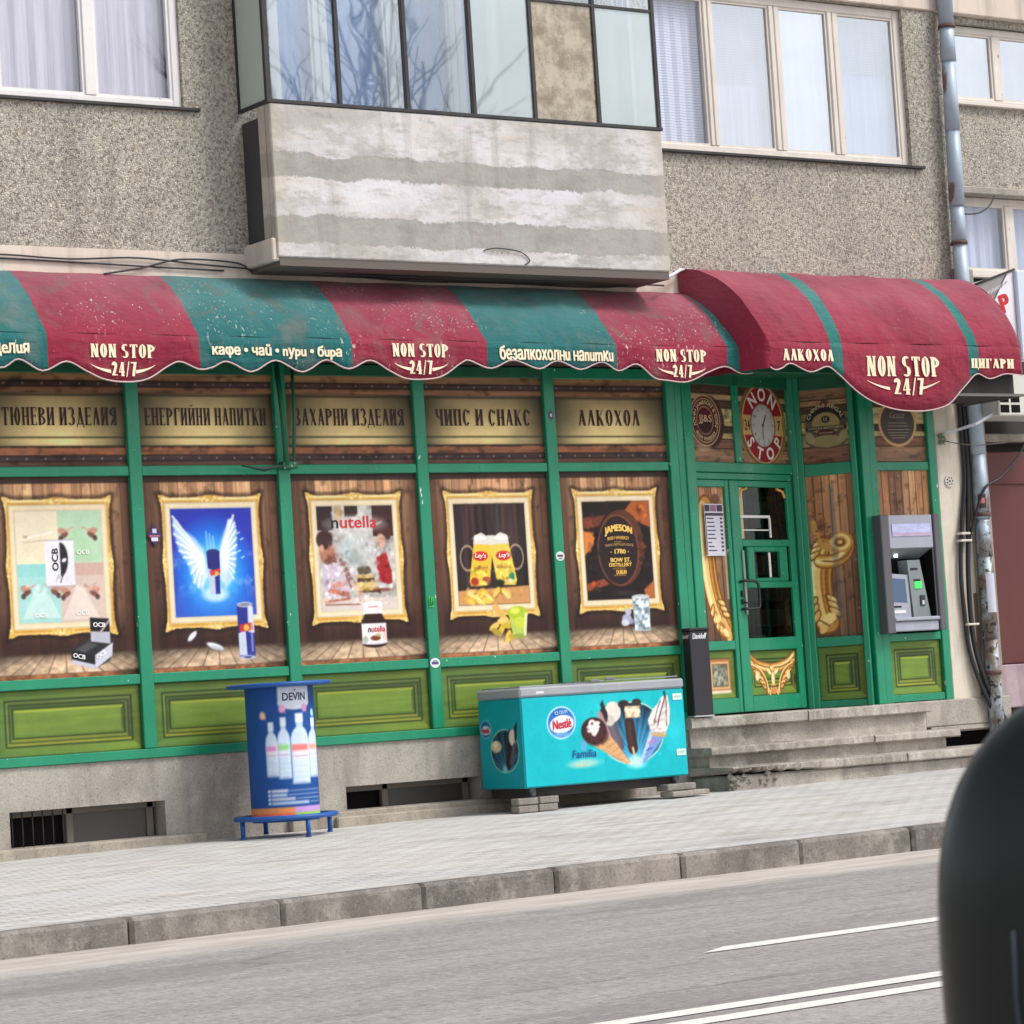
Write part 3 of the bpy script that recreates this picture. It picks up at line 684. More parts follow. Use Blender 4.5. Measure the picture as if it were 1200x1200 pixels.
bal = MB(); bal.box(-1.95, 2.095, YB, YB+.09, 4.67, 5.945, 0, .01); bal.box(2.0, 2.095, YB+.09, .0, 4.70, 5.94)
bal.box(-1.95, -1.87, YB+.09, -.3, 4.75, 5.94)
o_bal = obj('balcony_parapet', bal, M['parapet'], bld)
mb = MB(); mb.box(-1.93, 2.08, YB+.012, .0, 4.60, 4.69); obj('balcony_slab', mb, M['soffit'], o_bal)
mb = MB(); mb.box(-1.935, -1.885, -.29, -.01, 4.85, 5.86); obj('side_screen', mb, mat('dark_sheet_metal', (66, 64, 68), .6), o_bal)
mb = MB(); mb.box(-1.99, -1.86, YB+.02, .0, 4.64, 4.83, 0, .01); obj('slab_end', mb, M['band'], o_bal)
gz = MB(); zt = 8.5
mul = [-1.945, -1.26, -.587, .09, .73, 1.42, 2.085]
for k, xx in enumerate(mul):
    w = .034 if k else .045
    gz.box(xx-w/2, xx+w/2, YB+.0, YB+.04, 5.975, zt)
    if k in (2, 3): gz.box(xx-w/2-.012, xx-w/2-.001, YB+.006, YB+.03, 5.98, zt)
gz.box(-1.97, 2.11, YB-.006, YB+.06, 5.948, 5.976)
gz.box(.748, 2.066, YB+.002, YB+.035, 7.02, 7.045)
gz.box(-1.965, -1.935, YB+.06, -.005, 5.948, 5.976); gz.box(-1.962, -1.932, -.03, -.003, 5.98, zt)
gz.box(2.09, 2.112, YB+.06, -.005, 5.948, 5.976)
gl = obj('balcony_glazing', gz, M['blackmetal'], bld)
M['glass_pale'] = m_glass('pale_balcony_glass', .14, (235, 242, 242), .03, .38, (206, 220, 222))
M['glass_mossy'] = m_glass('dusty_balcony_glass', .06, (240, 234, 222), .05, .5, (216, 202, 176), (146, 122, 82))
for k, (a, b) in enumerate(zip(mul, mul[1:])):
    g = MB(); g.box(a+.017, b-.017, YB+.018, YB+.022, 5.976, zt if k < 4 else 7.02)
    gm = ['glass_green', 'glass_green', 'glass_green', 'glass_pale', 'glass_mossy', 'glass_pale'][k]
    obj('pane', g, M[gm], gl)
    if k >= 4:
        g = MB(); g.box(a+.017, b-.017, YB+.018, YB+.022, 7.045, zt); obj('pane', g, M['glass_green'], gl)
g = MB(); g.box(-1.95, -1.946, YB+.06, -.03, 5.976, zt); obj('pane', g, mat('frosted_side_pane', (186, 198, 186), .3), gl)
# curtains inside the glazed balcony
cu = MB()
for (xa, xb) in ((.95, .97), (1.80, 2.03)):
    n = 10; pts = [(xa+(xb-xa)*i/n, -.28+.012*math.sin(i*2.4)) for i in range(n+1)]
    for p, q in zip(pts, pts[1:]): cu.quad((p[0], p[1], 5.7), (q[0], q[1], 5.7), (q[0], q[1], 8.4), (p[0], p[1], 8.4))
obj('curtain', cu, M['curtain_white'], gl)

# ---- entrance steps
st = thing('entrance_steps', 'worn concrete entrance steps with a crumbled lower corner below the shop door', 'steps', (3.8, -.3, 0))
A0, B0, C0 = (2.47, .0), (4.18, .45), (4.55, .0)
def slab(name, x0, x1, y0, z0, z1, jit=.006, seed=1, m='step', nx=60, chip=None):
    rr = random.Random(seed); mb = MB(); rows = []
    for i in range(nx+1):
        x = x0+(x1-x0)*i/nx; d = rr.uniform(0, jit); e = rr.uniform(0, jit)
        zc = 0
        if chip and x < chip[1]: k = max(0., 1-(x-chip[0])/(chip[1]-chip[0])); d += .03*k*rr.uniform(.5, 1.3); zc = .075*k*rr.uniform(.2, 1.); e += .02*k*rr.random()
        rows.append([mb.pt(x, .0, z0), mb.pt(x, y0+.01+d*2, z0+zc), mb.pt(x, y0+d, z0+.012+zc), mb.pt(x, y0+e, z1-.014), mb.pt(x, y0+.014+e, z1-rr.uniform(0, jit*.5)), mb.pt(x, .0, z1)])
    for a, b in zip(rows, rows[1:]):
        for k in range(5): mb.face([a[k], b[k], b[k+1], a[k+1]])
        mb.face([a[5], b[5], b[0], a[0]])
    mb.face(rows[0]); mb.face(rows[-1][::-1])
    return obj(name, mb, M[m], st)
for xa, xb, dy in ((2.26, 3.62, 0), (3.626, 4.42, -.008), (4.426, 5.16, .005)): slab('step_slab', xa, xb, -.15+dy, .580, .684+dy*.3, .010, int(xa*9), nx=26)
mb = MB()                       # floor of the angled entrance bay behind the top slab
mb.face([mb.pt(2.35, 0, .682), mb.pt(5.6, 0, .682), mb.pt(5.6, .6, .682), mb.pt(2.35, .6, .682)]); obj('entrance_floor', mb, M['step'], st)
mb = MB(); mb.box(2.29, 5.15, -.07, .1, .40, .580); obj('riser', mb, M['step'], st)
for xa, xb, dy in ((2.255, 3.25, 0), (3.256, 4.18, .010), (4.186, 5.25, -.006)): slab('step_slab', xa, xb, -.42+dy, .335, .412+dy*.4, .013, int(xa*9), nx=26)
mb = MB(); mb.box(2.28, 5.14, -.335, -.0, .20, .335); obj('riser', mb, M['step'], st)
slab('step_slab', 2.25, 3.66, -.72, .150, .232, .018, 9, chip=(2.25, 3.4))
for xa, xb, dy in ((3.668, 4.30, .012), (4.308, 6.6, -.004)): slab('step_slab', xa, xb, -.72+dy, .150, .234, .012, int(xa*9), nx=26)
mb = MB(); mb.box(2.30, 6.6, -.65, -.0, -.2, .152, 0, .02); obj('riser', mb, M['step'], st)
# crumbled lump at the broken corner
mb = MB(); rr = random.Random(8)
for k in range(48):
    x = 2.26+rr.random()**1.5*.5; y = -.665+rr.random()*.06; z = .02+rr.random()*.14; s = .012+rr.random()*.022
    P = [mb.pt(x+s*a*rr.uniform(.6, 1.3), y+s*b*rr.uniform(.6, 1.3), z+s*c_*rr.uniform(.6, 1.3)) for a, b, c_ in ((1, 0, 0), (-1, 0, 0), (0, 1, 0), (0, -1, 0), (0, 0, 1), (0, 0, -1))]
    for a in (0, 1):
        for b in (2, 3):
            for c_ in (4, 5): mb.face([P[a], P[b], P[c_]])
obj('crumbled_corner', mb, M['step'], st)
#PART3
# ================================================================== SHOP FRONT
shop = thing('shop_front', 'green framed shop front covered with printed wood and picture-frame films', 'shop front', (0, 0, .66))
MX = [-3.111+1.372*k for k in range(-3, 4)]      # mullion centres
def fbox(name, x0, x1, y0, y1, z0, z1, T=None, m='green', bev=.006, par=None):
    mb = MB(T); mb.box(x0, x1, y0, y1, z0, z1, 0, bev); return obj(name, mb, M[m], par or shop)
for xc in MX: fbox('mullion', xc-.057, xc+.057, -.03, .05, .745, 3.86)
fbox('sill_rail', -7.9, 2.47, -.055, .05, .667, .743)
for a, b in zip(MX, MX[1:]):
    fbox('rail', a+.057, b-.057, -.018, .05, 1.262, 1.342); fbox('rail', a+.057, b-.057, -.018, .05, 2.932, 3.012); fbox('rail', a+.057, b-.057, -.018, .05, 3.76, 3.86, m='green_dark')
a = MX[-1]+.057; bR = 2.30
for z0, z1 in ((1.262, 1.342), (2.932, 3.012), (3.76, 3.86)): fbox('rail', a, bR, -.018, .05, z0, z1)
fbox('corner_post', 2.30, 2.40, -.04, .05, .745, 3.9); fbox('corner_post', 2.403, 2.49, -.03, .04, .684, 3.9)

# ---- painters of the printed films
def planks_v(cv, n, cols, seed, dark=.5):
    r = np.random.RandomState(seed); t = (cv.X-cv.x0)/(cv.x1-cv.x0); idx = np.clip((t*n).astype(int), 0, n-1)
    base = np.array(cols, float)[r.randint(0, len(cols), n)]; base = base*(1+r.uniform(-.12, .12, n))[:, None]
    g = vnoise(cv.h, cv.w, cv.h*.6, 3, seed, 3); g2 = vnoise(cv.h, cv.w, 14, 10, seed+3, 3)
    a = base[idx]*(.78+.44*g)[..., None]; a *= (1-.35*np.clip((g2-.6)*4, 0, 1))[..., None]
    fr = t*n-idx; gap = np.clip(1-np.minimum(fr, 1-fr)*(cv.x1-cv.x0)/n/(cv.px*1.1), 0, 1); a *= (1-dark*gap)[..., None]
    cv.a = a
def planks_h(cv, zs, cols, seed, x0=None):
    r = np.random.RandomState(seed); g = vnoise(cv.h, cv.w, 3, cv.w*.5, seed, 3); g2 = vnoise(cv.h, cv.w, 8, 16, seed+5, 3)
    for k, (a, b) in enumerate(zip(zs, zs[1:])):
        m = (cv.Z >= a) & (cv.Z < b); c = np.array(cols[k % len(cols)], float); cv.a[m] = c*(1+r.uniform(-.05, .05))
    cv.a *= (.75+.5*g)[..., None]*(1-.4*np.clip((g2-.58)*4, 0, 1))[..., None]
    for z in zs[1:-1]: cv.rect(cv.x0, cv.x1, z-.006, z+.004, (34, 24, 22), .85)
def scene_backdrop(cv, seed):
    W0 = cv.x1-cv.x0; planks_v(cv, 15, [(182, 138, 102), (158, 116, 86), (196, 152, 112)], seed, .3)
    u = (cv.X-cv.x0)/W0; z = cv.Z
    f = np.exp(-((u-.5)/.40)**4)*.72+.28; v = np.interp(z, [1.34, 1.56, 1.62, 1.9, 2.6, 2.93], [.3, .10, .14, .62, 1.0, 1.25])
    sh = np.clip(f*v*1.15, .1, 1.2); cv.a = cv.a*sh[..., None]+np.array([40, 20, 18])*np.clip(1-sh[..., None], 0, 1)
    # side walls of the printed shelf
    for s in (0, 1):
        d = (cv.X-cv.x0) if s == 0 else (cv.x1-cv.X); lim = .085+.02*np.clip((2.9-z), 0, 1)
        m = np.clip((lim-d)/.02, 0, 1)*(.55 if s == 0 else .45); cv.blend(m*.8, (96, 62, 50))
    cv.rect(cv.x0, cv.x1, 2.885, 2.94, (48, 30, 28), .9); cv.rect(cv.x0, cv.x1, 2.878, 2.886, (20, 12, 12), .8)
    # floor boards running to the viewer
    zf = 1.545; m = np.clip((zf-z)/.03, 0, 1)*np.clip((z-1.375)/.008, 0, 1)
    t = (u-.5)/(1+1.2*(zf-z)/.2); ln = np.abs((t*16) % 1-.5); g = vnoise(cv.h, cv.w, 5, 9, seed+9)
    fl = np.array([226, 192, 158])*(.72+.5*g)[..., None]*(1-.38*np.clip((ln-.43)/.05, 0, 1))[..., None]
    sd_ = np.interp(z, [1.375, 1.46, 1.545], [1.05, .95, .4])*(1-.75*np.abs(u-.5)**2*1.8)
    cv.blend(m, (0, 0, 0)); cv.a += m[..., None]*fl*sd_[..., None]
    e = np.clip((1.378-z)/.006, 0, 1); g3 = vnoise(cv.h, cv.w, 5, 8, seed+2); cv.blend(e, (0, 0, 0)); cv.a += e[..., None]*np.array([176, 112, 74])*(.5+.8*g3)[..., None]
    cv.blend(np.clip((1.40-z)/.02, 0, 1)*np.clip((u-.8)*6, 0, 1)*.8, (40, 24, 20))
def gold_frame(cv, cx, seed):
    # printed gilded frame: outer 0.94 x 1.10 m, inner 0.75 x 0.875 m
    X = cv.X-cx; Z = cv.Z-2.222; hx, hz = .47, .553; ix, iz = .372, .438
    def bump(t, L): a = np.abs(t)/L; return np.exp(-((a-1)/.13)**2)*.022+np.exp(-(a/.2)**2)*.016-.016
    ox = hx+bump(Z, hz)*1.2-.004; oz = hz+bump(X, hx)*1.2-.004
    g = vnoise(cv.h, cv.w, 3.2, 3.2, seed, 2); g = (g-.5)*2
    d_out = np.minimum(ox-np.abs(X), oz-np.abs(Z))+g*.004; d_in = np.maximum(np.abs(X)-ix, np.abs(Z)-iz)
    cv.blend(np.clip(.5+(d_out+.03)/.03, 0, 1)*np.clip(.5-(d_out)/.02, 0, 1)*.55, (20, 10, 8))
    m = np.clip(.5+d_out/cv.px, 0, 1)*np.clip(.5+d_in/cv.px, 0, 1)
    wdt = np.minimum(hx-ix, hz-iz); t = np.clip(d_in/.1, 0, 1)
    side_x = (ox-np.abs(X)) < (oz-np.abs(Z)); lightd = np.where(side_x, -np.sign(X), np.sign(Z))
    corner = np.exp(-((np.abs(X)/hx-1)/.16)**2-((np.abs(Z)/hz-1)/.14)**2)+np.exp(-(X/.1)**2)*(np.abs(Z) > iz)+np.exp(-(Z/.12)**2)*(np.abs(X) > ix); corner = np.clip(corner, 0, 1)
    prof = .62+.30*np.sin(t*9.5+.6)*lightd*.6+.22*np.cos(t*15)
    prof = prof*(1-corner*.8)+corner*.8*(.68+.55*g); prof = np.clip(prof, 0, 1)
    st = np.array([0, .35, .7, 1.]); col = np.stack([np.interp(prof, st, [118, 208, 240, 255]), np.interp(prof, st, [68, 152, 200, 240]), np.interp(prof, st, [22, 62, 112, 186])], -1)
    cv.a = cv.a*(1-m[..., None])+col*m[..., None]
    mm = np.clip(.5+(.052-d_in)/cv.px, 0, 1)*np.clip(.5+d_in/cv.px, 0, 1)
    matt = np.interp(d_in, [0, .01, .03, .046, .052], [.78, .95, 1., .94, .7]); cv.a = cv.a*(1-mm[..., None])+(np.array([246, 226, 190])*matt[..., None])*mm[..., None]
def raised(cv, seed, tone=1.):
    W0, H0 = cv.x1-cv.x0, cv.z1-cv.z0; l = cv.X-cv.x0; r_ = cv.x1-cv.X; b = cv.Z-cv.z0; t = cv.z1-cv.Z
    d = np.minimum(np.minimum(l, r_), np.minimum(b, t)); side = np.argmin(np.stack([l, r_, b, t]), 0)
    u = l/W0; g = vnoise(cv.h, cv.w, 3, cv.w*.5, seed)
    base = np.stack([92+18*u, 120+8*u, 58-6*u], -1)
    k = np.array([[1.02, .88, 1.12, .98]]).ravel()[side]
    a = base*k[..., None]
    def band(d0, d1, cols, al=.9):
        m = np.clip((d-d0)/cv.px+.5, 0, 1)*np.clip((d1-d)/cv.px+.5, 0, 1)*al; c = np.array(cols, float)[side]; return a*(1-m[..., None])+c*m[..., None]
    a = band(0., .014, [(34, 52, 20)]*4, .9)
    a = band(.084, .097, [(30, 48, 22)]*4, .95)
    a = band(.096, .118, [(118, 138, 68), (80, 90, 58), (156, 156, 58), (100, 118, 62)])
    a = band(.116, .127, [(26, 42, 18)]*4, .95)
    a = band(.124, .150, [(80, 100, 50), (92, 108, 62), (134, 140, 58), (70, 88, 48)])
    a = band(.149, .160, [(20, 36, 14)]*4, .95)
    a = band(.160, .182, [(108, 136, 58), (72, 92, 46), (98, 124, 50), (158, 170, 62)])
    m = np.clip((d-.182)/cv.px, 0, 1); a = a*(1-m[..., None])+np.array([112, 138, 58])*m[..., None]
    cv.a = a*(.9+.2*g)[..., None]*tone
def sign_art(cv, seed, tone=1.):
    zs = [3.0, 3.055, 3.10, 3.165, 3.6, 3.655, 3.70, 3.9]
    planks_h(cv, zs, [(104, 72, 60), (74, 56, 54), (150, 96, 66), (200, 176, 120), (150, 106, 76), (80, 62, 60), (166, 126, 88)], seed)
    u = (cv.X-cv.x0)/(cv.x1-cv.x0); g = vnoise(cv.h, cv.w, cv.h*.3, cv.w*.25, seed+20)
    m = ((cv.Z > 3.175) & (cv.Z < 3.60)).astype(float); vg = np.clip(1.12-1.0*np.abs(u-.5)**2*3.0, .25, 1.15)
    zz = np.interp(cv.Z, [3.175, 3.22, 3.30, 3.45, 3.57, 3.60], [1.05, 1.12, 1.05, .86, .72, .5])
    col = np.stack([224+0*u, 198+0*u, 138+0*u], -1)*(vg*zz*(.82+.3*g))[..., None]
    cv.a = cv.a*(1-m[..., None])+col*m[..., None]
    cv.rect(cv.x0, cv.x1, 3.238, 3.252, (48, 50, 30), .8); cv.rect(cv.x0, cv.x1, 3.578, 3.592, (62, 50, 36), .8); cv.rect(cv.x0, cv.x1, 3.168, 3.180, (30, 24, 18), .8)
    w = vnoise(cv.h, cv.w, 5, 12, seed+31); cv.blend(((cv.Z > 3.11) & (cv.Z < 3.165))*np.clip((w-.45)*3, 0, .7), (186, 118, 76))
    for zc in (3.075, 3.678):
        for k in range(8): cv.ell(cv.x0+.06+k*(cv.x1-cv.x0-.12)/7, zc, .007, .007, (196, 180, 160), .9)
    cv.a *= tone
yF = .012
LAB = {}
words = [(None, ''), (0, ''), (1, 'ТЮТЮНЕВИ ИЗДЕЛИЯ'), (2, 'ЕНЕРГИЙНИ НАПИТКИ'), (3, 'ЗАХАРНИ ИЗДЕЛИЯ'), (4, 'ЧИПС И СНАКС'), (5, 'АЛКОХОЛ')]
spans = {2: (-4.62, -3.242), 3: (-2.983, -1.866), 4: (-1.59, -.51), 5: (-.179, .81), 6: (1.338, 2.015)}
ends = MX + [bR+.057]
txt_for = {0: 'АЛКОХОЛ', 1: 'ТЮТЮНЕВИ ИЗДЕЛИЯ', 2: 'ЕНЕРГИЙНИ НАПИТКИ', 3: 'ЗАХАРНИ ИЗДЕЛИЯ', 4: 'ЧИПС И СНАКС', 5: 'АЛКОХОЛ'}
# bays: index -1.. ; bay k spans MX[k]..MX[k+1]
bays = [(MX[k]+.05, (MX[k+1] if k+1 < len(MX) else bR+.05)-.05, k) for k in range(len(MX))]
def bay_words(k): return {2: 'ТЮТЮНЕВИ ИЗДЕЛИЯ', 3: 'ЕНЕРГИЙНИ НАПИТКИ', 4: 'ЗАХАРНИ ИЗДЕЛИЯ', 5: 'ЧИПС И СНАКС', 6: 'АЛКОХОЛ'}.get(k+1)
POST = {}
for (x0, x1, k) in bays:
    s = CV(x0, x1, 2.99, 3.80, 150); sign_art(s, 40+k)
    wd = {1: 'ТЮТЮНЕВИ ИЗДЕЛИЯ', 2: 'ЕНЕРГИЙНИ НАПИТКИ', 3: 'ЗАХАРНИ ИЗДЕЛИЯ', 4: 'ЧИПС И СНАКС', 5: 'АЛКОХОЛ'}
    kk = k
    w = {1: (-4.41, -3.242), 2: (-2.983, -1.866), 3: (-1.59, -.51), 4: (-.179, .81), 5: (1.338, 2.015)}
    p = s.build('sign_panel', shop, None, yF)
    idx = round((x0-.05-(-3.111))/1.372)+2      # 1 is the tobacco bay
    if idx in wd:
        a, b = w[idx]; g = MB(); glyph_mesh(wd[idx], a, 3.342, .142, yF-.004, g, fit=b-a, S=.15, Tn=.05)
        obj('lettering', g, mat('dark_maroon_lettering', (48, 16, 18), .6), p)
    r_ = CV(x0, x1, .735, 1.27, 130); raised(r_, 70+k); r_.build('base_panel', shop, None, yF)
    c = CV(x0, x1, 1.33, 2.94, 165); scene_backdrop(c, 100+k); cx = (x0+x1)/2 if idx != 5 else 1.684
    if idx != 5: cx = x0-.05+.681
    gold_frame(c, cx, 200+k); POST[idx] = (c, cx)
IX, IZ0, IZ1 = .378, 2.222-.444, 2.222+.444    # half width and span of the picture opening
def pic(cv, cx, col): cv.rect(cx-IX+.005, cx+IX-.005, IZ0+.005, IZ1-.005, col)
OV = []    # text overlays: (bay, mesh builder, colour)
def otext(idx, body, x, z, col, **k):
    g = MB(); text_mesh(g, body, x, z, yF-.004, **k); OV.append((idx, g, col))

# bay 1: rolling papers in four pastel quarters
c, cx = POST[1]; pic(c, cx, (238, 226, 196)); mz = 2.245
c.rect(cx-.01, cx+IX-.005, mz, IZ1-.005, (184, 214, 182)); c.rect(cx-IX+.005, cx-.01, IZ0+.005, mz, (168, 216, 212)); c.rect(cx-.01, cx+IX-.005, IZ0+.005, mz, (214, 192, 180))
c.rect(cx-IX+.005, cx-.01, mz-.10, mz, (150, 210, 206)); c.rect(cx-.01, cx+IX-.005, mz-.1, mz, (206, 172, 160))
for (px, pz_, cc) in ((cx+.165, mz+.27, (176, 212, 172)), (cx-.18, IZ0+.29, (206, 232, 226)), (cx+.16, IZ0+.27, (232, 216, 206))):
    c.poly([(px-.035, pz_), (px+.035, pz_), (px+.165, pz_-.25), (px-.165, pz_-.25)], cc, .85)
    for s in (-1, 1):
        c.ell(px+s*.13, pz_-.02, .045, .028, (196, 142, 122), 1, 1.5, s*.4); c.ell(px+s*.12, pz_-.05, .04, .02, (120, 72, 62), .9, 1.5, -s*.5); c.ell(px+s*.15, pz_-.075, .02, .022, (70, 44, 44), .8, 1.5)
        c.line([(px+s*.09, pz_-.01), (px+s*.045, pz_+.012)], .014, (214, 160, 140))
c.line([(cx-.31, mz+.2), (cx-.06, mz+.25)], .02, (250, 240, 224), .9); c.line([(cx-.31, mz+.17), (cx-.1, mz+.19)], .008, (196, 176, 150), .8); c.ell(cx-.29, mz+.215, .02, .012, (200, 150, 120), .8)
c.rect(cx-.128, cx+.122, mz-.18, mz+.185, (234, 232, 242)); c.rect(cx-.128, cx+.122, mz-.182, mz-.176, (170, 160, 170)); c.rect(cx-.128, cx+.122, mz+.181, mz+.187, (170, 160, 170))
c.ell(cx+.0, mz+.03, .068, .135, (36, 38, 44), 1, 1, -.05, ang=None); c.rect(cx-.08, cx+.0, mz-.12, mz+.175, (234, 232, 242)); c.ell(cx+.035, mz+.025, .022, .015, (240, 240, 244), 1, 1, .5)
c.line([(cx-.005, mz-.15), (cx+.02, mz-.09)], .008, (60, 60, 66))
c.line([(cx-.04, mz-.14), (cx-.02, mz-.09), (cx-.01, mz-.12)], .004, (120, 120, 126))
otext(1, 'OCB', cx-.018, mz-.055, (34, 34, 40), width=.175, height=.052, bold=.02, rot=R(90))
for px, pz_ in ((cx+.2, mz+.075), (cx-.19, IZ0+.05), (cx+.17, IZ0+.06)): otext(1, 'OCB', px, pz_+.012, (246, 248, 244), width=.11, height=.035, bold=.03, center=True)
c.clutter(cx-.33, cx-.08, 1.98, 2.1, 26, 11, .02, .3, 20); c.clutter(cx+.05, cx+.33, 2.0, 2.1, 20, 12, .02, .3, 20)
# printed carton in front
bx, bz = cx+.09, 1.44
c.poly([(bx-.04, bz+.12), (bx+.14, bz+.21), (bx+.34, bz+.17), (bx+.30, bz+.02), (bx+.16, bz-.04), (bx-.035, bz+.03)], (70, 70, 76))
c.poly([(bx-.04, bz+.12), (bx+.12, bz+.20), (bx+.33, bz+.165), (bx+.17, bz+.07)], (40, 40, 44)); c.poly([(bx+.0, bz+.12), (bx+.12, bz+.18), (bx+.2, bz+.15), (bx+.08, bz+.09)], (92, 94, 98), .7, 3)
c.poly([(bx-.04, bz+.12), (bx+.17, bz+.07), (bx+.165, bz-.03), (bx-.03, bz+.03)], (30, 30, 34)); c.poly([(bx+.17, bz+.07), (bx+.33, bz+.165), (bx+.32, bz+.06), (bx+.165, bz-.04)], (206, 204, 220))
c.poly([(bx-.035, bz+.045), (bx+.165, bz-.005), (bx+.165, bz-.045), (bx-.03, bz+.01)], (196, 196, 210)); c.poly([(bx+.14, bz+.26), (bx+.31, bz+.25), (bx+.31, bz+.155), (bx+.14, bz+.18)], (186, 186, 200))
c.poly([(bx+.14, bz+.37), (bx+.31, bz+.355), (bx+.31, bz+.25), (bx+.14, bz+.26)], (30, 30, 34)); c.poly([(bx+.24, bz+.25), (bx+.31, bz+.33), (bx+.31, bz+.355), (bx+.22, bz+.255)], (206, 170, 160))
otext(1, 'OCB', bx+.165, bz+.295, (236, 236, 240), width=.105, height=.035, bold=.04, rot=-.06)
otext(1, 'OCB', bx-.025, bz+.062, (236, 236, 240), width=.105, height=.034, bold=.04, rot=-.22)
otext(1, 'OCB', bx+.195, bz+.035, (250, 250, 252), width=.09, height=.034, bold=.04, rot=.55)

# bay 2: winged can on a blue sky
c, cx = POST[2]; pic(c, cx, (30, 80, 200)); q = (np.abs(c.X-cx) < IX-.005) & (c.Z > IZ0+.005) & (c.Z < IZ1-.005)
dd = np.hypot((c.X-cx)*1.2, c.Z-2.13); g = vnoise(c.h, c.w, 14, 14, 5, 4)
col = np.stack([np.interp(dd, [0, .2, .35, .5], [150, 70, 30, 44]), np.interp(dd, [0, .2, .35, .5], [230, 180, 110, 56]), np.interp(dd, [0, .2, .35, .5], [250, 240, 220, 176])], -1)
low = np.clip((2.05-c.Z)/.25, 0, 1); col = col*(1-low[..., None]*.5)+np.array([60, 130, 220])*low[..., None]*.5
cl = np.clip((g-.5)*4, 0, 1)*np.exp(-((c.Z-2.13)/.14)**2); col = col*(1-cl[..., None]*.6)+np.array([220, 240, 250])*cl[..., None]*.6
c.a = np.where(q[..., None], col, c.a)
for s, tip, root in ((-1, (cx-.33, 2.55), (cx-.08, 2.12)), (1, (cx+.17, 2.55), (cx+.05, 2.14))):
    for k in range(9):
        f = k/8.; a = (tip[0]*(1-f)+root[0]*f+s*.02*math.sin(f*3), tip[1]*(1-f)+(root[1]+.06)*f); b = (a[0]+(root[0]-a[0])*.55+s*.035, a[1]-.20+.07*f)
        c.line([a, b, root], .05-.012*f, (214, 232, 250) if k % 2 else (244, 248, 255), .62, 2.5)
    c.line([tip, ((tip[0]+root[0])/2+s*.0, (tip[1]+root[1])/2+.045), (root[0], root[1]+.06)], .03, (252, 252, 255), .95, 2.5)
for s in (-1, 1):
    P = [(-.355, 2.60), (-.35, 2.46), (-.31, 2.32), (-.235, 2.21), (-.19, 2.06), (-.11, 1.98), (-.06, 2.18), (-.085, 2.33), (-.16, 2.42), (-.27, 2.50)] if s < 0 else [(.205, 2.60), (.225, 2.46), (.215, 2.32), (.20, 2.2), (.175, 2.08), (.10, 2.0), (.045, 2.15), (.06, 2.34), (.11, 2.47)]
    c.poly([(cx+a, b) for a, b in P], (206, 230, 250), .8, 5); m_ = (cx+(-.09 if s < 0 else .06), 2.16)
    for k in range(10):
        f = k/9.; i = f*(4 if s > 0 else 4.5); i0 = int(i); a = P[i0]; b = P[i0+1]; t = i-i0; e = (cx+a[0]*(1-t)+b[0]*t, a[1]*(1-t)+b[1]*t)
        c.line([e, ((e[0]+m_[0])/2, (e[1]+m_[1])/2+.05), (m_[0], m_[1]+.1-.14*f)], .018, (250, 252, 255), .85, 2); c.line([(e[0]+.006, e[1]-.02), ((e[0]+m_[0])/2+.004, (e[1]+m_[1])/2+.03)], .006, (120, 170, 226), .6, 2)
for k in range(3): c.line([(cx-.055+k*.03, 2.47-.02*k), (cx-.05+k*.03, 2.33)], .009, (210, 236, 250), .75, 3)
c.ell(cx-.0, 1.90+.055, .11, .055, (226, 240, 250), .85, 6); c.ell(cx, 2.13, .085, .2, (170, 220, 250), .5, 8)
c.poly([(cx-.062, 2.30), (cx+.058, 2.30), (cx+.05, 1.96), (cx-.045, 1.96)], (196, 204, 226)); c.ell(cx-.002, 2.30, .06, .028, (40, 50, 110)); c.poly([(cx-.062, 2.3), (cx+.058, 2.3), (cx+.056, 2.13), (cx-.058, 2.17)], (38, 40, 120)); c.poly([(cx+.005, 2.1), (cx+.05, 2.12), (cx+.046, 1.96), (cx+.005, 1.96)], (28, 50, 140))
c.poly([(cx-.045, 2.15), (cx+.055, 2.17), (cx+.05, 2.12), (cx-.03, 2.11)], (214, 60, 70)); c.ell(cx+.022, 2.125, .018, .018, (246, 196, 70))
for k in range(6): c.line([(cx+.2+.022*(k % 3)*1.4, 2.5-.05*k), (cx+.225+.022*(k % 3)*1.4, 2.51-.05*k)], .01, (236, 244, 252), .9, 1.5)
c.ell(cx-.235, 1.625, .055, .022, (226, 230, 240), 1, 1.5, .75); c.ell(cx-.03, 1.535, .08, .024, (232, 234, 242), 1, 1.5, -.32); c.ell(cx-.01, 1.515, .06, .012, (170, 170, 184), .7, 2, -.32)
px = cx+.265; c.poly([(px-.075, 1.86), (px+.075, 1.86), (px+.078, 1.45), (px-.072, 1.45)], (44, 50, 140)); c.ell(px, 1.865, .072, .022, (196, 200, 214)); c.ell(px, 1.865, .055, .013, (130, 134, 150)); c.ell(px+.003, 1.45, .075, .024, (60, 70, 150)); c.ell(px+.003, 1.432, .066, .016, (206, 212, 226), 1, 1, ring=.006)
c.poly([(px+.025, 1.85), (px+.074, 1.85), (px+.078, 1.63), (px+.02, 1.64)], (206, 212, 228)); c.poly([(px-.073, 1.63), (px-.005, 1.66), (px+.0, 1.45), (px-.072, 1.45)], (206, 212, 228))
c.poly([(px-.06, 1.70), (px+.06, 1.72), (px+.065, 1.655), (px-.055, 1.64)], (200, 50, 60)); c.ell(px+.005, 1.675, .026, .026, (240, 190, 60)); c.rect(px+.045, px+.06, 1.48, 1.85, (236, 240, 250), .6, 3)
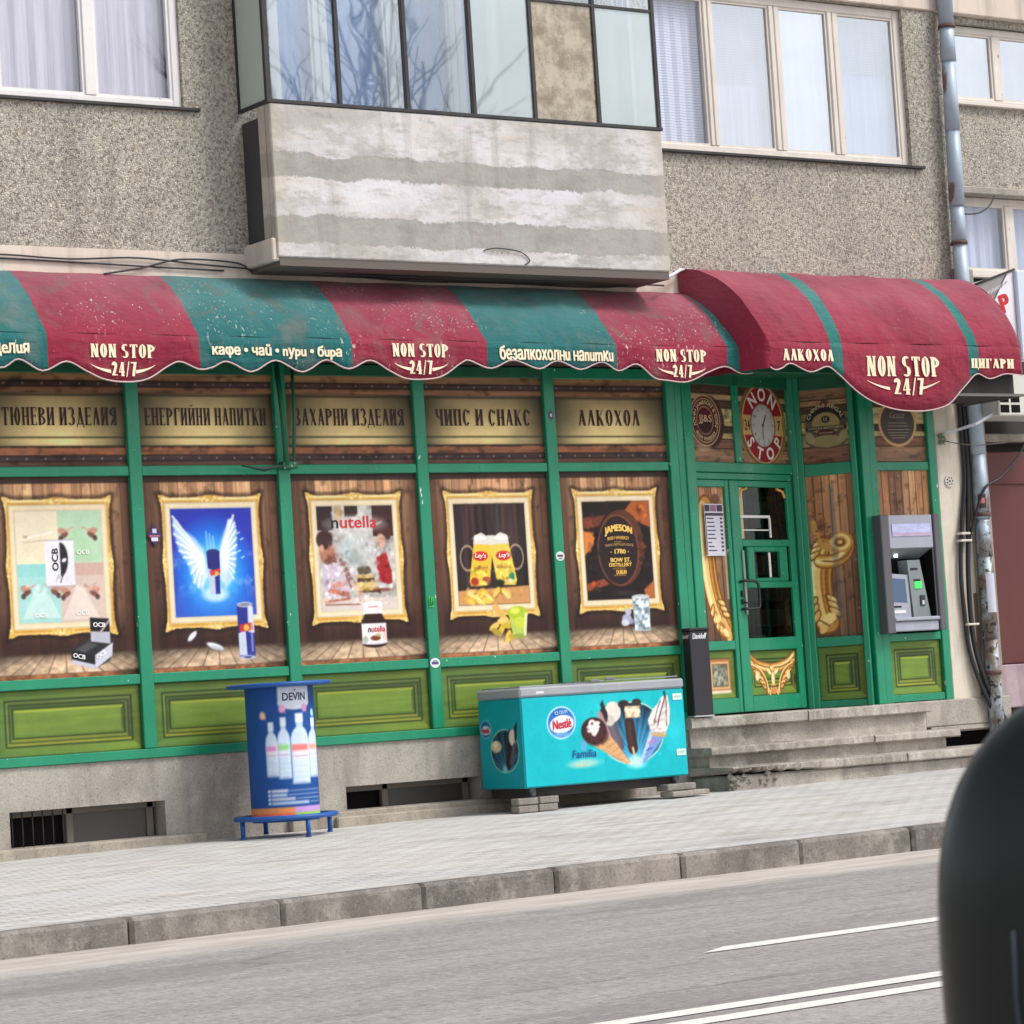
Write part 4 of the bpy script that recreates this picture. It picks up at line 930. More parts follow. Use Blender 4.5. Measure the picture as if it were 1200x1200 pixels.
# bay 3: family breakfast photo and a jar
c, cx = POST[3]; pic(c, cx, (208, 202, 196)); g = vnoise(c.h, c.w, 12, 12, 8, 4); q = (np.abs(c.X-cx) < IX-.005) & (c.Z > IZ0+.005) & (c.Z < IZ1-.005)
col = np.array([214, 210, 204])*(.62+.6*g)[..., None]; c.a = np.where(q[..., None], col, c.a)
z0 = IZ0
c.rect(cx-IX+.005, cx-.22, 2.46, IZ1-.005, (52, 38, 40)); c.rect(cx+.17, cx+IX-.005, 2.40, IZ1-.005, (66, 40, 40)); c.rect(cx-.1, cx+.03, 2.57, IZ1-.005, (58, 44, 36)); c.rect(cx-.2, cx-.13, 2.52, IZ1-.005, (186, 150, 96), .8); c.ell(cx-.02, 2.28, .15, .13, (196, 210, 212), .8, 8)
c.poly([(cx-.02, 2.52), (cx+.13, 2.52), (cx+.22, 2.05), (cx-.05, 2.1)], (200, 198, 196), .7, 6); c.ell(cx-.05, 2.22, .1, .05, (150, 160, 158), .7, 6)
c.ell(cx-.29, 2.27, .075, .10, (178, 122, 96), 1, 2); c.ell(cx-.31, 2.38, .08, .08, (66, 44, 42), 1, 3); c.ell(cx-.26, 2.2, .06, .05, (110, 64, 54), .9, 2); c.ell(cx-.34, 2.31, .02, .03, (214, 160, 136), 1, 2)
c.poly([(cx-.345, 2.17), (cx-.2, 2.18), (cx-.1, 2.0), (cx-.08, 1.9), (cx-.345, 1.89)], (206, 192, 206), 1, 3); c.poly([(cx-.21, 2.27), (cx-.15, 2.22), (cx-.03, 2.0), (cx-.08, 1.96)], (132, 92, 96), .9, 2)
for k in range(6): c.line([(cx-.2+.025*k, 2.22-.04*k), (cx-.15+.025*k, 2.24-.04*k)], .012, (214, 196, 190), .8, 2)
c.line([(cx-.07, 2.02), (cx+.03, 1.87)], .035, (222, 186, 166), 1, 2); c.line([(cx-.28, 1.95), (cx-.12, 1.92)], .04, (196, 110, 84), .9, 3); c.line([(cx-.26, 1.99), (cx-.16, 2.0)], .03, (206, 126, 96), .9, 3)
c.ell(cx+.28, 2.42, .07, .07, (82, 46, 44), 1, 3); c.ell(cx+.245, 2.36, .045, .06, (222, 174, 150), 1, 2); c.poly([(cx+.19, 2.22), (cx+.29, 2.26), (cx+.335, 2.1), (cx+.335, 1.98), (cx+.2, 2.02)], (168, 34, 40), 1, 2)
c.line([(cx+.2, 2.5), (cx+.26, 2.52)], .012, (226, 220, 214), .8, 2)
c.ell(cx+.06, 2.115, .07, .04, (92, 80, 66), 1, 2); c.rect(cx-.02, cx+.15, 2.05, 2.075, (216, 182, 118)); c.rect(cx-.01, cx+.16, 2.015, 2.05, (84, 52, 36)); c.rect(cx-.02, cx+.17, 1.98, 2.012, (222, 190, 116)); c.rect(cx+.0, cx+.18, 1.945, 1.975, (214, 176, 96)); c.rect(cx+.0, cx+.2, 1.925, 1.943, (92, 58, 40))
c.rect(cx-IX+.005, cx+IX-.005, z0+.005, 1.885, (222, 206, 196), .9, 3); c.line([(cx-.33, 1.86), (cx-.1, 1.88)], .02, (176, 96, 70), .9, 2); c.line([(cx-.33, 1.835), (cx+.0, 1.83)], .012, (120, 70, 56), .8, 2); c.rect(cx+.15, cx+.335, 1.93, 1.96, (120, 60, 50), .8, 2)
def ntext(idx, x, z, w, h):
    v, f = text_tris('nutella', 1., .012); xs = [p[0] for p in v]; zs = [p[1] for p in v]; k = w/(max(xs)-min(xs)); kz = h/(max(zs)-min(zs)); lim = (max(xs)-min(xs))/7.15+min(xs)
    gb = MB(); gr = MB()
    for G_ in (gb, gr):
        for a, b in v: G_.pt(x+(a-min(xs))*k, yF-.004, z+(b-min(zs))*kz)
    for t in f: (gb if max(v[i][0] for i in t) < min(xs)+(max(xs)-min(xs))*.165 else gr).face(t)
    OV.append((idx, gb, (28, 24, 26))); OV.append((idx, gr, (208, 44, 50)))
c.clutter(cx-.36, cx+.36, 1.80, 2.64, 300, 3, .03, .22, 16); c.clutter(cx-.36, cx-.1, 1.85, 2.3, 60, 4, .028, .3, 24); c.clutter(cx+.1, cx+.36, 1.9, 2.4, 45, 5, .028, .3, 24)
c.ell(cx+.0, 2.51, .25, .06, (226, 214, 214), .75, 10)
ntext(3, cx-.235, 2.475, .45, .10)
px = cx+.125; c.ell(px, 1.64, .115, .15, (50, 26, 22)); c.rect(px-.12, px+.12, 1.49, 1.70, (48, 26, 24)); c.ell(px, 1.49, .115, .03, (44, 24, 24)); c.rect(px-.095, px+.095, 1.745, 1.83, (238, 232, 234)); c.ell(px, 1.83, .094, .022, (250, 246, 246)); c.rect(px-.05, px+.05, 1.80, 1.812, (220, 130, 130), .8)
c.rect(px-.122, px+.122, 1.50, 1.665, (238, 230, 234)); c.ell(px, 1.50, .12, .014, (238, 230, 234)); c.ell(px+.01, 1.54, .05, .022, (120, 64, 36)); c.ell(px+.04, 1.565, .03, .012, (206, 170, 120)); c.ell(px-.09, 1.53, .025, .03, (120, 160, 120), .6, 2); c.ell(px+.1, 1.56, .015, .04, (230, 190, 170), .7, 2); c.rect(px-.11, px-.095, 1.7, 1.74, (130, 100, 90), .6, 2)
ntext(3, px-.06, 1.592, .17, .05)
# bay 4: two potato chip bags shaped as clinking mugs
c, cx = POST[4]; pic(c, cx, (44, 34, 36)); q = (np.abs(c.X-cx) < IX-.005) & (c.Z > IZ0+.005) & (c.Z < IZ1-.005); g = vnoise(c.h, c.w, c.h*.5, 7, 12, 2)
c.a = np.where(q[..., None], np.array([52, 38, 40])*(.45+1.1*g)[..., None], c.a)
for xx, cc in ((cx-.24, (92, 58, 52)), (cx-.1, (66, 48, 48)), (cx+.14, (104, 66, 54)), (cx+.08, (60, 74, 64)), (cx+.27, (84, 60, 48))): c.rect(xx-.014, xx+.014, 2.3, IZ1-.005, cc, .75, 4)
c.poly([(cx-IX+.005, z0+.13), (cx+IX-.005, z0+.16), (cx+IX-.005, z0+.005), (cx-IX+.005, z0+.005)], (206, 150, 92), 1, 2)
for s in (-1, 1):
    bx = cx+s*.125
    c.ell(bx+s*.13, 2.19, .08, .115, (196, 176, 146), .85, 1.5, ring=.012); 
    P_ = lambda a, b: (bx+s*a+(b-2.1)*(-s)*.18, b)
    c.poly([P_(-.105, 2.36), P_(.095, 2.38), P_(.105, 1.99), P_(.08, 1.945), P_(-.08, 1.95), P_(-.11, 1.99)], (240, 196, 62) if s < 0 else (232, 206, 84))
    c.poly([P_(-.115, 2.30), P_(.10, 2.31), P_(.1, 2.385), P_(.03, 2.41), P_(-.03, 2.38), P_(-.11, 2.385)], (226, 222, 214)); c.ell(bx-s*.01, 2.36, .07, .018, (250, 250, 244), .8, 2)
    c.ell(bx-s*.005, 2.205, .078, .042, (200, 40, 44)); c.ell(bx-s*.005, 2.215, .07, .03, (226, 60, 56), .6, 2); c.line([P_(-.07, 2.105), P_(.065, 2.10)], .02, (184, 130, 50), .9)
    c.ell(bx-s*.01, 2.035, .055, .042, (248, 212, 90)); c.ell(bx+s*.02, 1.985, .05, .03, (246, 190, 70), 1, 1, .4)
    if s < 0: c.ell(bx-.07, 1.985, .04, .035, (176, 48, 34), 1, 2); c.ell(bx+.055, 1.99, .045, .035, (150, 70, 40), 1, 2); c.ell(bx+.045, 1.97, .03, .016, (226, 190, 140), 1, 2)
    else: c.ell(bx-.06, 1.97, .05, .028, (30, 44, 26), 1, 2); c.ell(bx+.07, 2.02, .03, .04, (50, 130, 84), 1, 2); c.ell(bx+.05, 1.985, .035, .018, (220, 224, 190), 1, 2)
    otext(4, "Lay's", bx-.0, 2.205, (250, 246, 240), width=.115, height=.05, bold=.02, center=True, shear=.2, rot=s*.06)
c.clutter(cx-.25, cx+.25, 1.93, 2.16, 70, 6, .022, .35, 20); c.clutter(cx-.36, cx+.36, 1.8, 1.95, 60, 9, .04, .25, 14)
rr = random.Random(4)
for k in range(22): c.ell(cx-.27+rr.random()*.42, z0+.03+rr.random()*.09, .035+.02*rr.random(), .012+.012*rr.random(), [(244, 204, 84), (226, 170, 60), (250, 222, 130)][k % 3], 1, 1.3, rr.uniform(-1, 1))
px = cx+.235
c.line([(cx+.0, 1.76), (cx+.12, 1.62)], .06, (230, 178, 96), 1, 1.5)
for a, b, r_, cc in ((cx-.02, 1.59, .5, (236, 196, 100)), (cx+.05, 1.56, 1.0, (214, 186, 60)), (cx+.1, 1.60, -.4, (206, 176, 50)), (cx+.0, 1.54, -.5, (176, 150, 60)), (cx+.12, 1.50, 1.2, (244, 200, 70)), (cx+.07, 1.64, .2, (240, 204, 110)), (cx+.18, 1.50, .1, (196, 160, 70))): c.ell(a, b, .06, .028, cc, 1, 1.3, r_)
c.poly([(px-.10, 1.70), (px+.10, 1.70), (px+.075, 1.50), (px-.065, 1.50)], (190, 204, 96)); c.ell(px, 1.70, .11, .06, (176, 196, 50)); c.ell(px-.03, 1.72, .05, .03, (220, 226, 90), 1, 2); c.ell(px+.02, 1.62, .06, .05, (204, 214, 70), 1, 2); c.ell(px+.0, 1.5, .07, .02, (150, 166, 60)); c.poly([(px+.07, 1.70), (px+.10, 1.70), (px+.075, 1.5), (px+.05, 1.5)], (236, 238, 200), .8)
# bay 5: whiskey cask
c, cx = POST[5]; pic(c, cx, (30, 20, 20))
g = vnoise(c.h, c.w, 8, 8, 21, 3)
c.poly([(cx+.0, IZ1-.005), (cx+IX-.005, IZ1-.005), (cx+IX-.005, 2.42), (cx+.12, 2.52)], (176, 92, 44), 1, 3); c.poly([(cx-.1, IZ1-.005), (cx+.18, IZ1-.005), (cx+.1, 2.58), (cx-.2, 2.54)], (34, 22, 22), 1, 3)
c.poly([(cx-IX+.005, 2.52), (cx-.12, 2.54), (cx-.2, 2.44), (cx-IX+.005, 2.42)], (112, 56, 38), 1, 3); c.poly([(cx-IX+.005, 2.40), (cx-.25, 2.38), (cx-.27, 2.28), (cx-IX+.005, 2.18)], (222, 130, 60), 1, 3)
c.ell(cx+.03, 2.24, .262, .345, (92, 50, 34), 1, 1.5, -.1); c.ell(cx+.03, 2.24, .262, .345, (196, 106, 54), .9, 2, -.1, ang=(285, 60)); c.ell(cx+.005, 2.225, .228, .318, (120, 66, 46)); c.ell(cx+.0, 2.222, .214, .305, (40, 28, 28))
for k in range(7): c.line([(cx-.19+k*.063, 1.98), (cx-.19+k*.063, 2.46)], .005, (64, 44, 40), .6)
c.poly([(cx-IX+.005, 1.93), (cx-.18, 1.97), (cx-.12, 1.92), (cx-IX+.005, 1.86)], (150, 72, 44), 1, 3); c.poly([(cx+.26, 1.86), (cx+IX-.005, 1.94), (cx+IX-.005, z0+.005), (cx+.28, z0+.005)], (190, 104, 56), 1, 3); c.ell(cx+.05, 1.84, .12, .02, (70, 56, 56), .6, 4)
c.clutter(cx-.36, cx-.2, 1.8, 2.64, 60, 7, .035, .4, 18); c.clutter(cx+.2, cx+.36, 1.8, 2.64, 60, 8, .035, .4, 18)
arc = lambda w, h: (lambda a, b: (a, b+h*(1-((a)/(w/2))**2)))
def atext(body, x, z, w, h, bow, col, bold=.03):
    g = MB(); text_mesh(g, body, x, z, yF-.004, width=w, height=h, bold=bold, fn=arc(w, bow), center=True); OV.append((5, g, col))
atext('JAMESON', cx+.01, 2.385, .30, .075, .03, (240, 196, 96), .05)
atext('IRISH WHISKEY', cx+.005, 2.325, .24, .028, .01, (226, 176, 84))
atext('TRIPLE DISTILLED SINCE', cx+.01, 2.262, .32, .022, .012, (176, 140, 90))
atext('· 1780 ·', cx+.01, 2.205, .2, .038, .006, (236, 196, 104), .05)
atext('BOW ST.', cx+.015, 2.135, .22, .036, 0, (240, 200, 100), .05)
atext('DISTILLERY', cx+.01, 2.092, .25, .032, 0, (236, 190, 90), .05)
atext('DUBLIN', cx+.015, 2.025, .11, .038, 0, (236, 186, 80), .04)
for z, w in ((2.298, .08), (2.232, .07), (2.06, .14), (1.997, .13)): c.line([(cx-w/2, z), (cx+w/2, z)], .006, (214, 170, 84))
px = cx+.215; gi = vnoise(c.h, c.w, 5, 5, 33, 2)
c.poly([(px-.10, 1.80), (px+.095, 1.80), (px+.09, 1.49), (px-.085, 1.49)], (176, 186, 192)); q = (np.abs(c.X-px) < .085) & (c.Z > 1.50) & (c.Z < 1.79); c.a = np.where(q[..., None], (np.array([150, 164, 174])+(gi[..., None]-.35)*230), c.a); c.ell(px-.003, 1.80, .096, .02, (214, 220, 222), .9)
c.ell(px-.17, 1.60, .055, .05, (176, 180, 206), .95, 2); c.ell(px-.15, 1.67, .035, .035, (190, 194, 214), .95, 2); c.ell(px-.19, 1.57, .045, .03, (212, 214, 228), .9, 2); c.ell(px-.12, 1.58, .03, .025, (150, 152, 180), .9, 2)
parts = {}
for idx, (c, cx) in POST.items(): parts[idx] = c.build('poster_panel', shop, None, yF)
for idx, g, col in OV: obj('lettering', g, mat('printed_ink', col, .5), parts[idx])
for idx, l in ((1, 'printed poster of rolling papers in four pastel quarters'), (2, 'printed poster of a winged can in a blue sky'), (3, 'printed poster of a family at breakfast with a spread jar'), (4, 'printed poster of two yellow chip bags shaped as mugs'), (5, 'printed poster of a whiskey cask end')): parts[idx]['label'] = l
#PART4
# ---- angled entrance bay: door wall A-B, return panel B-C, then the cash machine bay
TD, LD = frame(A0, B0); TR, LR = frame(B0, C0)
def flame(cv, pts, w0, col=(232, 184, 100)):
    for k in range(len(pts)-1):
        w = w0*(1-.0*k)
        cv.line([pts[k], pts[k+1]], w, (128, 76, 30), 1, 1.5)
    for off, ww, cc in ((0, .82, (206, 148, 66)), (-.18, .5, (240, 200, 120)), (-.28, .16, (255, 236, 180)), (.25, .14, (150, 92, 38)), (.05, .08, (160, 104, 44))):
        cv.line([(a+off*w0, b) for a, b in pts], w0*ww, cc, .9, 1.5)
def leaves(cv, pts, w, n=9):
    P = pts
    for k in range(n):
        i = int(k*(len(P)-1)/n); a = P[i]; b = P[i+1]; d = (b[0]-a[0], b[1]-a[1]); L = math.hypot(*d)+1e-9; nx, nz = -d[1]/L, d[0]/L; an = math.atan2(d[1], d[0])
        for s in (-1, 1):
            x, z = a[0]+s*nx*w*.42, a[1]+s*nz*w*.42
            cv.ell(x, z, w*.36, w*.17, (112, 66, 26), .95, 1.2, an+s*.7); cv.ell(x+.003, z+.004, w*.28, w*.11, (236, 188, 104), .95, 1.2, an+s*.7); cv.ell(x+s*nx*w*.1, z+s*nz*w*.1, w*.12, w*.06, (255, 234, 176), .9, 1.3, an+s*.7)
def curve(p0, p1, p2, p3, n=14):
    return [tuple((1-t)**3*np.array(p0)+3*(1-t)**2*t*np.array(p1)+3*(1-t)*t*t*np.array(p2)+t**3*np.array(p3)) for t in np.linspace(0, 1, n)]
WOODL = [(196, 140, 96), (176, 122, 84), (206, 156, 112), (160, 112, 84)]
def oldplanks(cv, n, seed, fade=True):
    planks_v(cv, n, WOODL, seed, .75)
    if fade: k = np.interp(cv.Z, [1.36, 1.9, 2.3, 2.9], [.42, .58, .85, 1.0]); cv.a = cv.a*k[..., None]+np.array([60, 40, 44])*(1-k[..., None])*.6
    r = random.Random(seed)
    for i in range(10): z = cv.z0+r.random()*(cv.z1-cv.z0); x = cv.x0+(int(r.random()*n)+.5)/n*(cv.x1-cv.x0); cv.ell(x, z, .008, .009, (170, 160, 160), .8, 1.5)
def transom_art(cv, seed):
    planks_h(cv, [3.0, 3.15, 3.24, 3.30, 3.36, 3.53, 3.60, 3.66, 3.8], [(158, 122, 94), (128, 92, 72), (196, 176, 120), (74, 60, 50), (206, 186, 134), (92, 72, 56), (178, 150, 106), (80, 60, 48)], seed)
# door wall
fbox('door_post', 0, .135, -.05, .09, .684, 3.95, TD)
p = None
s = CV(.13, .82, 3.0, 3.9, 170); transom_art(s, 301)
X0, Z0 = .40, 3.405
s.ell(X0+.05, Z0-.01, .245, .25, (66, 34, 36), .9, 3); s.ell(X0, Z0, .235, .24, (206, 172, 120)); s.ell(X0, Z0, .222, .227, (70, 28, 34)); s.ell(X0, Z0, .205, .21, (196, 160, 112), 1, 1, ring=.012); s.ell(X0, Z0, .13, .133, (200, 168, 124)); s.ell(X0, Z0, .12, .123, (92, 30, 42)); s.ell(X0, Z0-.05, .10, .07, (52, 28, 34), .8, 4)
s.ell(X0-.05, Z0-.26, .12, .03, (196, 166, 130), .6, 3)
p = s.build('transom_panel', shop, TD, yF)
def ringtext(body, X, Z, rad, h, a0, a1, mb, y, flip=False, bold=.02):
    v, f = text_tris(body, 1., bold); xs = [q[0] for q in v]; x0, x1 = min(xs), max(xs)
    for a, b in v:
        t = (a-x0)/(x1-x0); an = R(a0+(a1-a0)*t); rr_ = rad+(b*h/.72 if not flip else -b*h/.72)
        mb.pt(X+rr_*math.cos(an), y, Z+rr_*math.sin(an))
    base = len(mb.v)-len(v)
    for q in f: mb.face([base+i for i in q])
g = MB(TD); ringtext('JOHN JAMESON & SON', X0, Z0, .152, .034, 200, -20, g, yF-.004); ringtext('IRISH WHISKEY', X0, Z0, .188, .034, 215, 325, g, yF-.004, True)
text_mesh(g, 'JJ&S', X0, Z0+.01, yF-.004, width=.2, height=.085, bold=.01, center=True); obj('lettering', g, mat('tan_ink', (216, 184, 140), .5), p)
s = CV(.92, 1.69, 3.0, 3.9, 190); transom_art(s, 302); X0, Z0 = 1.30, 3.395
s.ell(X0, Z0-.01, .385, .40, (166, 128, 60)); s.ell(X0, Z0, .375, .39, (120, 92, 60)); s.ell(X0+.01, Z0, .33, .375, (214, 184, 130)); s.ell(X0+.01, Z0, .315, .36, (150, 28, 36))
s.rect(X0-.30, X0+.32, Z0-.105, Z0+.085, (206, 170, 104)); 
for sg in (-1, 1): s.poly([(X0+.01+sg*.32, Z0+.09), (X0+.01+sg*.36, Z0+.09), (X0+.01+sg*.36, Z0-.11), (X0+.01+sg*.32, Z0-.11)], (150, 120, 70))
s.ell(X0+.01, Z0-.01, .2, .215, (120, 50, 40)); s.ell(X0+.01, Z0-.01, .188, .203, (196, 192, 186))
for k in range(60): a = R(6*k); s.line([(X0+.01+.172*math.cos(a), Z0-.01+.187*math.sin(a)), (X0+.01+.18*math.cos(a), Z0-.01+.195*math.sin(a))], .003 if k % 5 else .007, (70, 66, 70), .9)
s.line([(X0+.01, Z0-.01), (X0+.06, Z0+.085)], .013, (30, 30, 34)); s.line([(X0+.01, Z0-.01), (X0-.0, Z0-.14)], .009, (30, 30, 34)); s.ell(X0+.01, Z0-.01, .014, .014, (30, 30, 34))
p = s.build('transom_panel', shop, TD, yF)
g = MB(TD)
for ch, a in zip('NON', (128, 90, 52)):
    v, f = text_tris(ch, 1., .03); bs = len(g.v); mxx = max(q[0] for q in v)/2; an = R(a-90)
    for q in v: u, w = (q[0]-mxx)*.16, (q[1]-.36)*.17; g.pt(X0+.01+.265*math.cos(R(a))*.98+u*math.cos(an)-w*math.sin(an), yF-.004, Z0+.285*math.sin(R(a))+u*math.sin(an)+w*math.cos(an))
    for q in f: g.face([bs+i for i in q])
for ch, a in zip('STOP', (216, 252, 288, 324)):
    v, f = text_tris(ch, 1., .03); bs = len(g.v); mxx = max(q[0] for q in v)/2; an = R(a+90)
    for q in v: u, w = (q[0]-mxx)*.15, (q[1]-.36)*.16; g.pt(X0+.01+.265*math.cos(R(a))+u*math.cos(an)-w*math.sin(an), yF-.004, Z0+.288*math.sin(R(a))+u*math.sin(an)+w*math.cos(an))
    for q in f: g.face([bs+i for i in q])
obj('lettering', g, mat('white_ink', (236, 226, 216), .5), p)
g = MB(TD); text_mesh(g, '24', X0-.245, Z0-.01, yF-.004, width=.085, height=.1, bold=.0, center=True); text_mesh(g, '7', X0+.262, Z0-.01, yF-.004, width=.05, height=.1, bold=.0, center=True)
for k in range(12):
    a = R(90-30*(k+1)); text_mesh(g, str(k+1), X0+.01+.15*math.cos(a), Z0-.01+.163*math.sin(a), yF-.004, height=.03, center=True)
obj('lettering', g, mat('black_ink', (36, 32, 32), .5), p)
fbox('transom_post', .82, .92, -.01, .06, 3.02, 3.9, TD); fbox('door_head', .135, 1.70, -.02, .07, 2.925, 3.018, TD); fbox('door_head', .135, 1.70, .0, .075, 2.86, 2.922, TD)
fbox('transom_rail', .135, 1.70, -.01, .07, 3.74, 3.9, TD, 'green_dark')
# side light
def door_leaf(name, x0, x1, lab=None):
    d = MB(TD); d.box(x0, x0+.012, .01, .06, .70, 2.855); o = obj(name, d, M['green'], shop)
    if lab: o['label'] = lab
    return o
sl = door_leaf('side_light', .138, .66)
for (a, b, c_, d_) in ((.15, .165, .70, 2.855), (.62, .672, .70, 2.855), (.165, .62, .70, .835), (.165, .62, 1.28, 1.365), (.165, .62, 2.79, 2.855)): fbox('frame_member', a, b, .0, .06, c_, d_, TD, par=sl)
s = CV(.16, .63, 1.36, 2.80, 180); oldplanks(s, 5, 311)
flame(s, curve((.34, 2.6), (.29, 2.0), (.34, 1.75), (.52, 1.50)), .24); leaves(s, curve((.34, 2.6), (.29, 2.0), (.34, 1.75), (.52, 1.50))[10:], .19, 4); s.line([(.50, 1.53), (.58, 1.40)], .10, (226, 178, 104), 1, 2); s.line([(.40, 1.56), (.5, 1.5), (.54, 1.4)], .035, (176, 116, 52), .9, 1.5); s.ell(.42, 1.57, .05, .035, (244, 212, 140), 1, 1.5, .6); s.ell(.53, 1.44, .05, .03, (250, 224, 160), 1, 1.5, -.8)
s.ell(.50, 2.68, .06, .05, (120, 72, 60), .9, 2); s.rect(.585, .63, 1.75, 2.7, (206, 190, 160), .7, 2)
s.build('printed_pane', sl, TD, .03)
s = CV(.16, .63, .825, 1.29, 150); raised(s, 312); s.rect(.235, .545, .90, 1.20, (180, 116, 70)); s.rect(.255, .525, .925, 1.175, (222, 176, 120)); s.rect(.272, .508, .945, 1.155, (86, 76, 64)); gi = vnoise(s.h, s.w, 4, 4, 9, 2); q = (s.X > .28) & (s.X < .5) & (s.Z > .955) & (s.Z < 1.145); s.a = np.where(q[..., None], np.array([150, 150, 130])*(.4+1.0*gi)[..., None], s.a); s.rect(.235, .545, .885, .912, (232, 214, 190))
s.build('printed_base', sl, TD, .03)
# price sheet stuck on the side light
ps = MB(TD); ps.box(.27, .555, -.006, -.003, 2.15, 2.63); o = obj('notice_sheet', ps, mat('white_paper', (216, 214, 226), .7), sl)
g = MB(TD)
g.box(.275, .55, -.008, -.0065, 2.52, 2.545); g.box(.275, .285, -.008, -.0065, 2.16, 2.52); g.box(.275, .35, -.008, -.0065, 2.56, 2.62); g.box(.46, .545, -.008, -.0065, 2.56, 2.62)
rr = random.Random(5)
for k in range(9):
    z = 2.49-.037*k; g.box(.30, .30+rr.uniform(.05, .13), -.008, -.0065, z, z+.01); g.box(.50, .535, -.008, -.0065, z-.004, z+.014)
obj('printing', g, mat('dark_print', (70, 62, 80), .7), o)
g = MB(TD); g.box(.36, .45, -.008, -.0065, 2.56, 2.62); obj('printing', g, mat('red_blue_print', (150, 110, 140), .7), o)
# the door itself
dr = door_leaf('door', .678, .69, 'green shop door with dark panes and a gilded printed lower panel')
for (a, b, c_, d_) in ((.69, .835, .70, 2.855), (1.592, 1.688, .70, 2.855), (.835, 1.592, .70, .84), (.835, 1.592, 1.262, 1.378), (.835, 1.592, 1.845, 1.905), (.835, 1.592, 2.235, 2.30), (.835, 1.592, 2.795, 2.855)):
    fbox('frame_member', a, b, -.004, .05, c_, d_, TD, par=dr)
for (a, b, c_, d_, y) in ((.895, 1.0, 1.905, 2.235, -.012), (1.41, 1.53, 1.905, 2.235, -.012), (1.0, 1.41, 1.905, 1.94, -.012), (1.0, 1.41, 2.185, 2.235, -.012)): fbox('hatch_frame', a, b, y, .04, c_, d_, TD, par=dr, bev=.01)
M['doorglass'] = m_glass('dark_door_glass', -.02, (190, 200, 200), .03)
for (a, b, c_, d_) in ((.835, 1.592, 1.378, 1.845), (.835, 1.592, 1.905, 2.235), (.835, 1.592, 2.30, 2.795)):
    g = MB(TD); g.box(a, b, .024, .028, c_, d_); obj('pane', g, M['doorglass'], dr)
s = CV(.83, 1.60, .835, 1.27, 190, (104, 134, 60)); raised(s, 320)
X0 = 1.215
for sg in (-1, 1):
    f = lambda a: X0+sg*a
    flame(s, [(f(a), 1.095+.62*a*a+.9*max(0, a-.26)**1.6) for a in np.linspace(0, .37, 10)], .095)
    for k in range(6):
        a0 = .36-.045*k; z0 = 1.15-.048*k
        s.line(curve((f(a0), z0), (f(a0-.05), z0+.015), (f(a0-.09), z0-.03), (f(a0-.075), z0-.095), 7), .042, (130, 72, 30), 1, 1.2); s.line(curve((f(a0), z0+.006), (f(a0-.045), z0+.018), (f(a0-.08), z0-.02), (f(a0-.072), z0-.08), 7), .024, (242, 196, 112), 1, 1.2)
    s.line(curve((f(.34), 1.13), (f(.16), 1.10), (f(.09), .98), (f(.10), .86)), .034, (156, 92, 40), 1, 1.2); s.line(curve((f(.33), 1.135), (f(.15), 1.10), (f(.08), .98), (f(.09), .86)), .015, (250, 220, 150), 1, 1.2)
    s.ell(f(.055), 1.06, .04, .02, (250, 226, 170), 1, 1.2, sg*.6); s.ell(f(.25), 1.02, .03, .04, (250, 232, 190), .9, 2); s.ell(f(.35), .98, .018, .045, (60, 36, 20), .8, 2); s.line([(f(.05), .86), (f(.03), .93)], .016, (246, 190, 130))
s.ell(X0, .99, .03, .07, (236, 190, 130)); s.ell(X0, 1.0, .014, .05, (255, 236, 190)); s.ell(X0, .88, .045, .035, (214, 140, 90)); s.rect(X0-.05, X0+.05, .915, .925, (90, 40, 24))
s.build('printed_base', dr, TD, .03)
# pull handle and locks
h = MB(TD); h.tube([(.735, -.012, 1.905), (.76, -.06, 1.912), (.90, -.07, 1.905), (.945, -.07, 1.88), (.95, -.07, 1.80), (.95, -.07, 1.68), (.93, -.07, 1.655), (.80, -.06, 1.65), (.74, -.012, 1.652)], .013, 8)
obj('door_handle', h, M['cable'], dr)
h = MB(TD); h.box(.745, .785, -.03, -.005, 1.765, 1.825, 0, .006); h.box(.745, .785, -.03, -.005, 1.70, 1.745, 0, .006); h.tube([(.76, -.03, 1.72), (.80, -.055, 1.70), (.91, -.055, 1.695)], .008, 6); obj('lock', h, M['cable'], dr)
h = MB(TD); h.box(.80, .83, -.022, -.005, 1.60, 2.2, 0, .004); obj('lock_plate', h, mat('worn_grey_plate', (150, 160, 150), .5), dr)
# dim interior behind the door: shelves with goods
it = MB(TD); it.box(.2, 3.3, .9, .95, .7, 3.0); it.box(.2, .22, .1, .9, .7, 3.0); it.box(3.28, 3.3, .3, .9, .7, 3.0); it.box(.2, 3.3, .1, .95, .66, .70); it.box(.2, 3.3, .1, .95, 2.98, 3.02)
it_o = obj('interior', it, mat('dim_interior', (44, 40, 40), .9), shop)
sh = MB(TD)
for z in (.95, 1.25, 1.5, 1.75, 2.0, 2.3, 2.6): sh.box(.95, 3.2, .45, .75, z, z+.02)
for x in (.95, 1.5, 2.05, 2.6, 3.1): sh.box(x, x+.025, .43, .45, .7, 2.95)
obj('shelf', sh, mat('shelf_wood', (170, 140, 120), .7), it_o)
rr = random.Random(6); pal = [(120, 60, 50), (60, 90, 70), (150, 140, 120), (60, 60, 110), (170, 120, 50), (90, 90, 90), (40, 70, 60)]
gs = [MB(TD) for _ in pal]
for z in (.965, 1.265, 1.515, 1.765, 2.015, 2.315, 2.615):
    x = .98
    while x < 3.1: w = rr.uniform(.05, .12); gs[rr.randrange(len(pal))].box(x, x+w*.85, .48, .58, z+.006, z+rr.uniform(.08, .19)); x += w
for g, cc in zip(gs, pal): obj('goods', g, mat('goods_wrap', tuple(min(255, int(v*1.5)) for v in cc), .5), it_o)
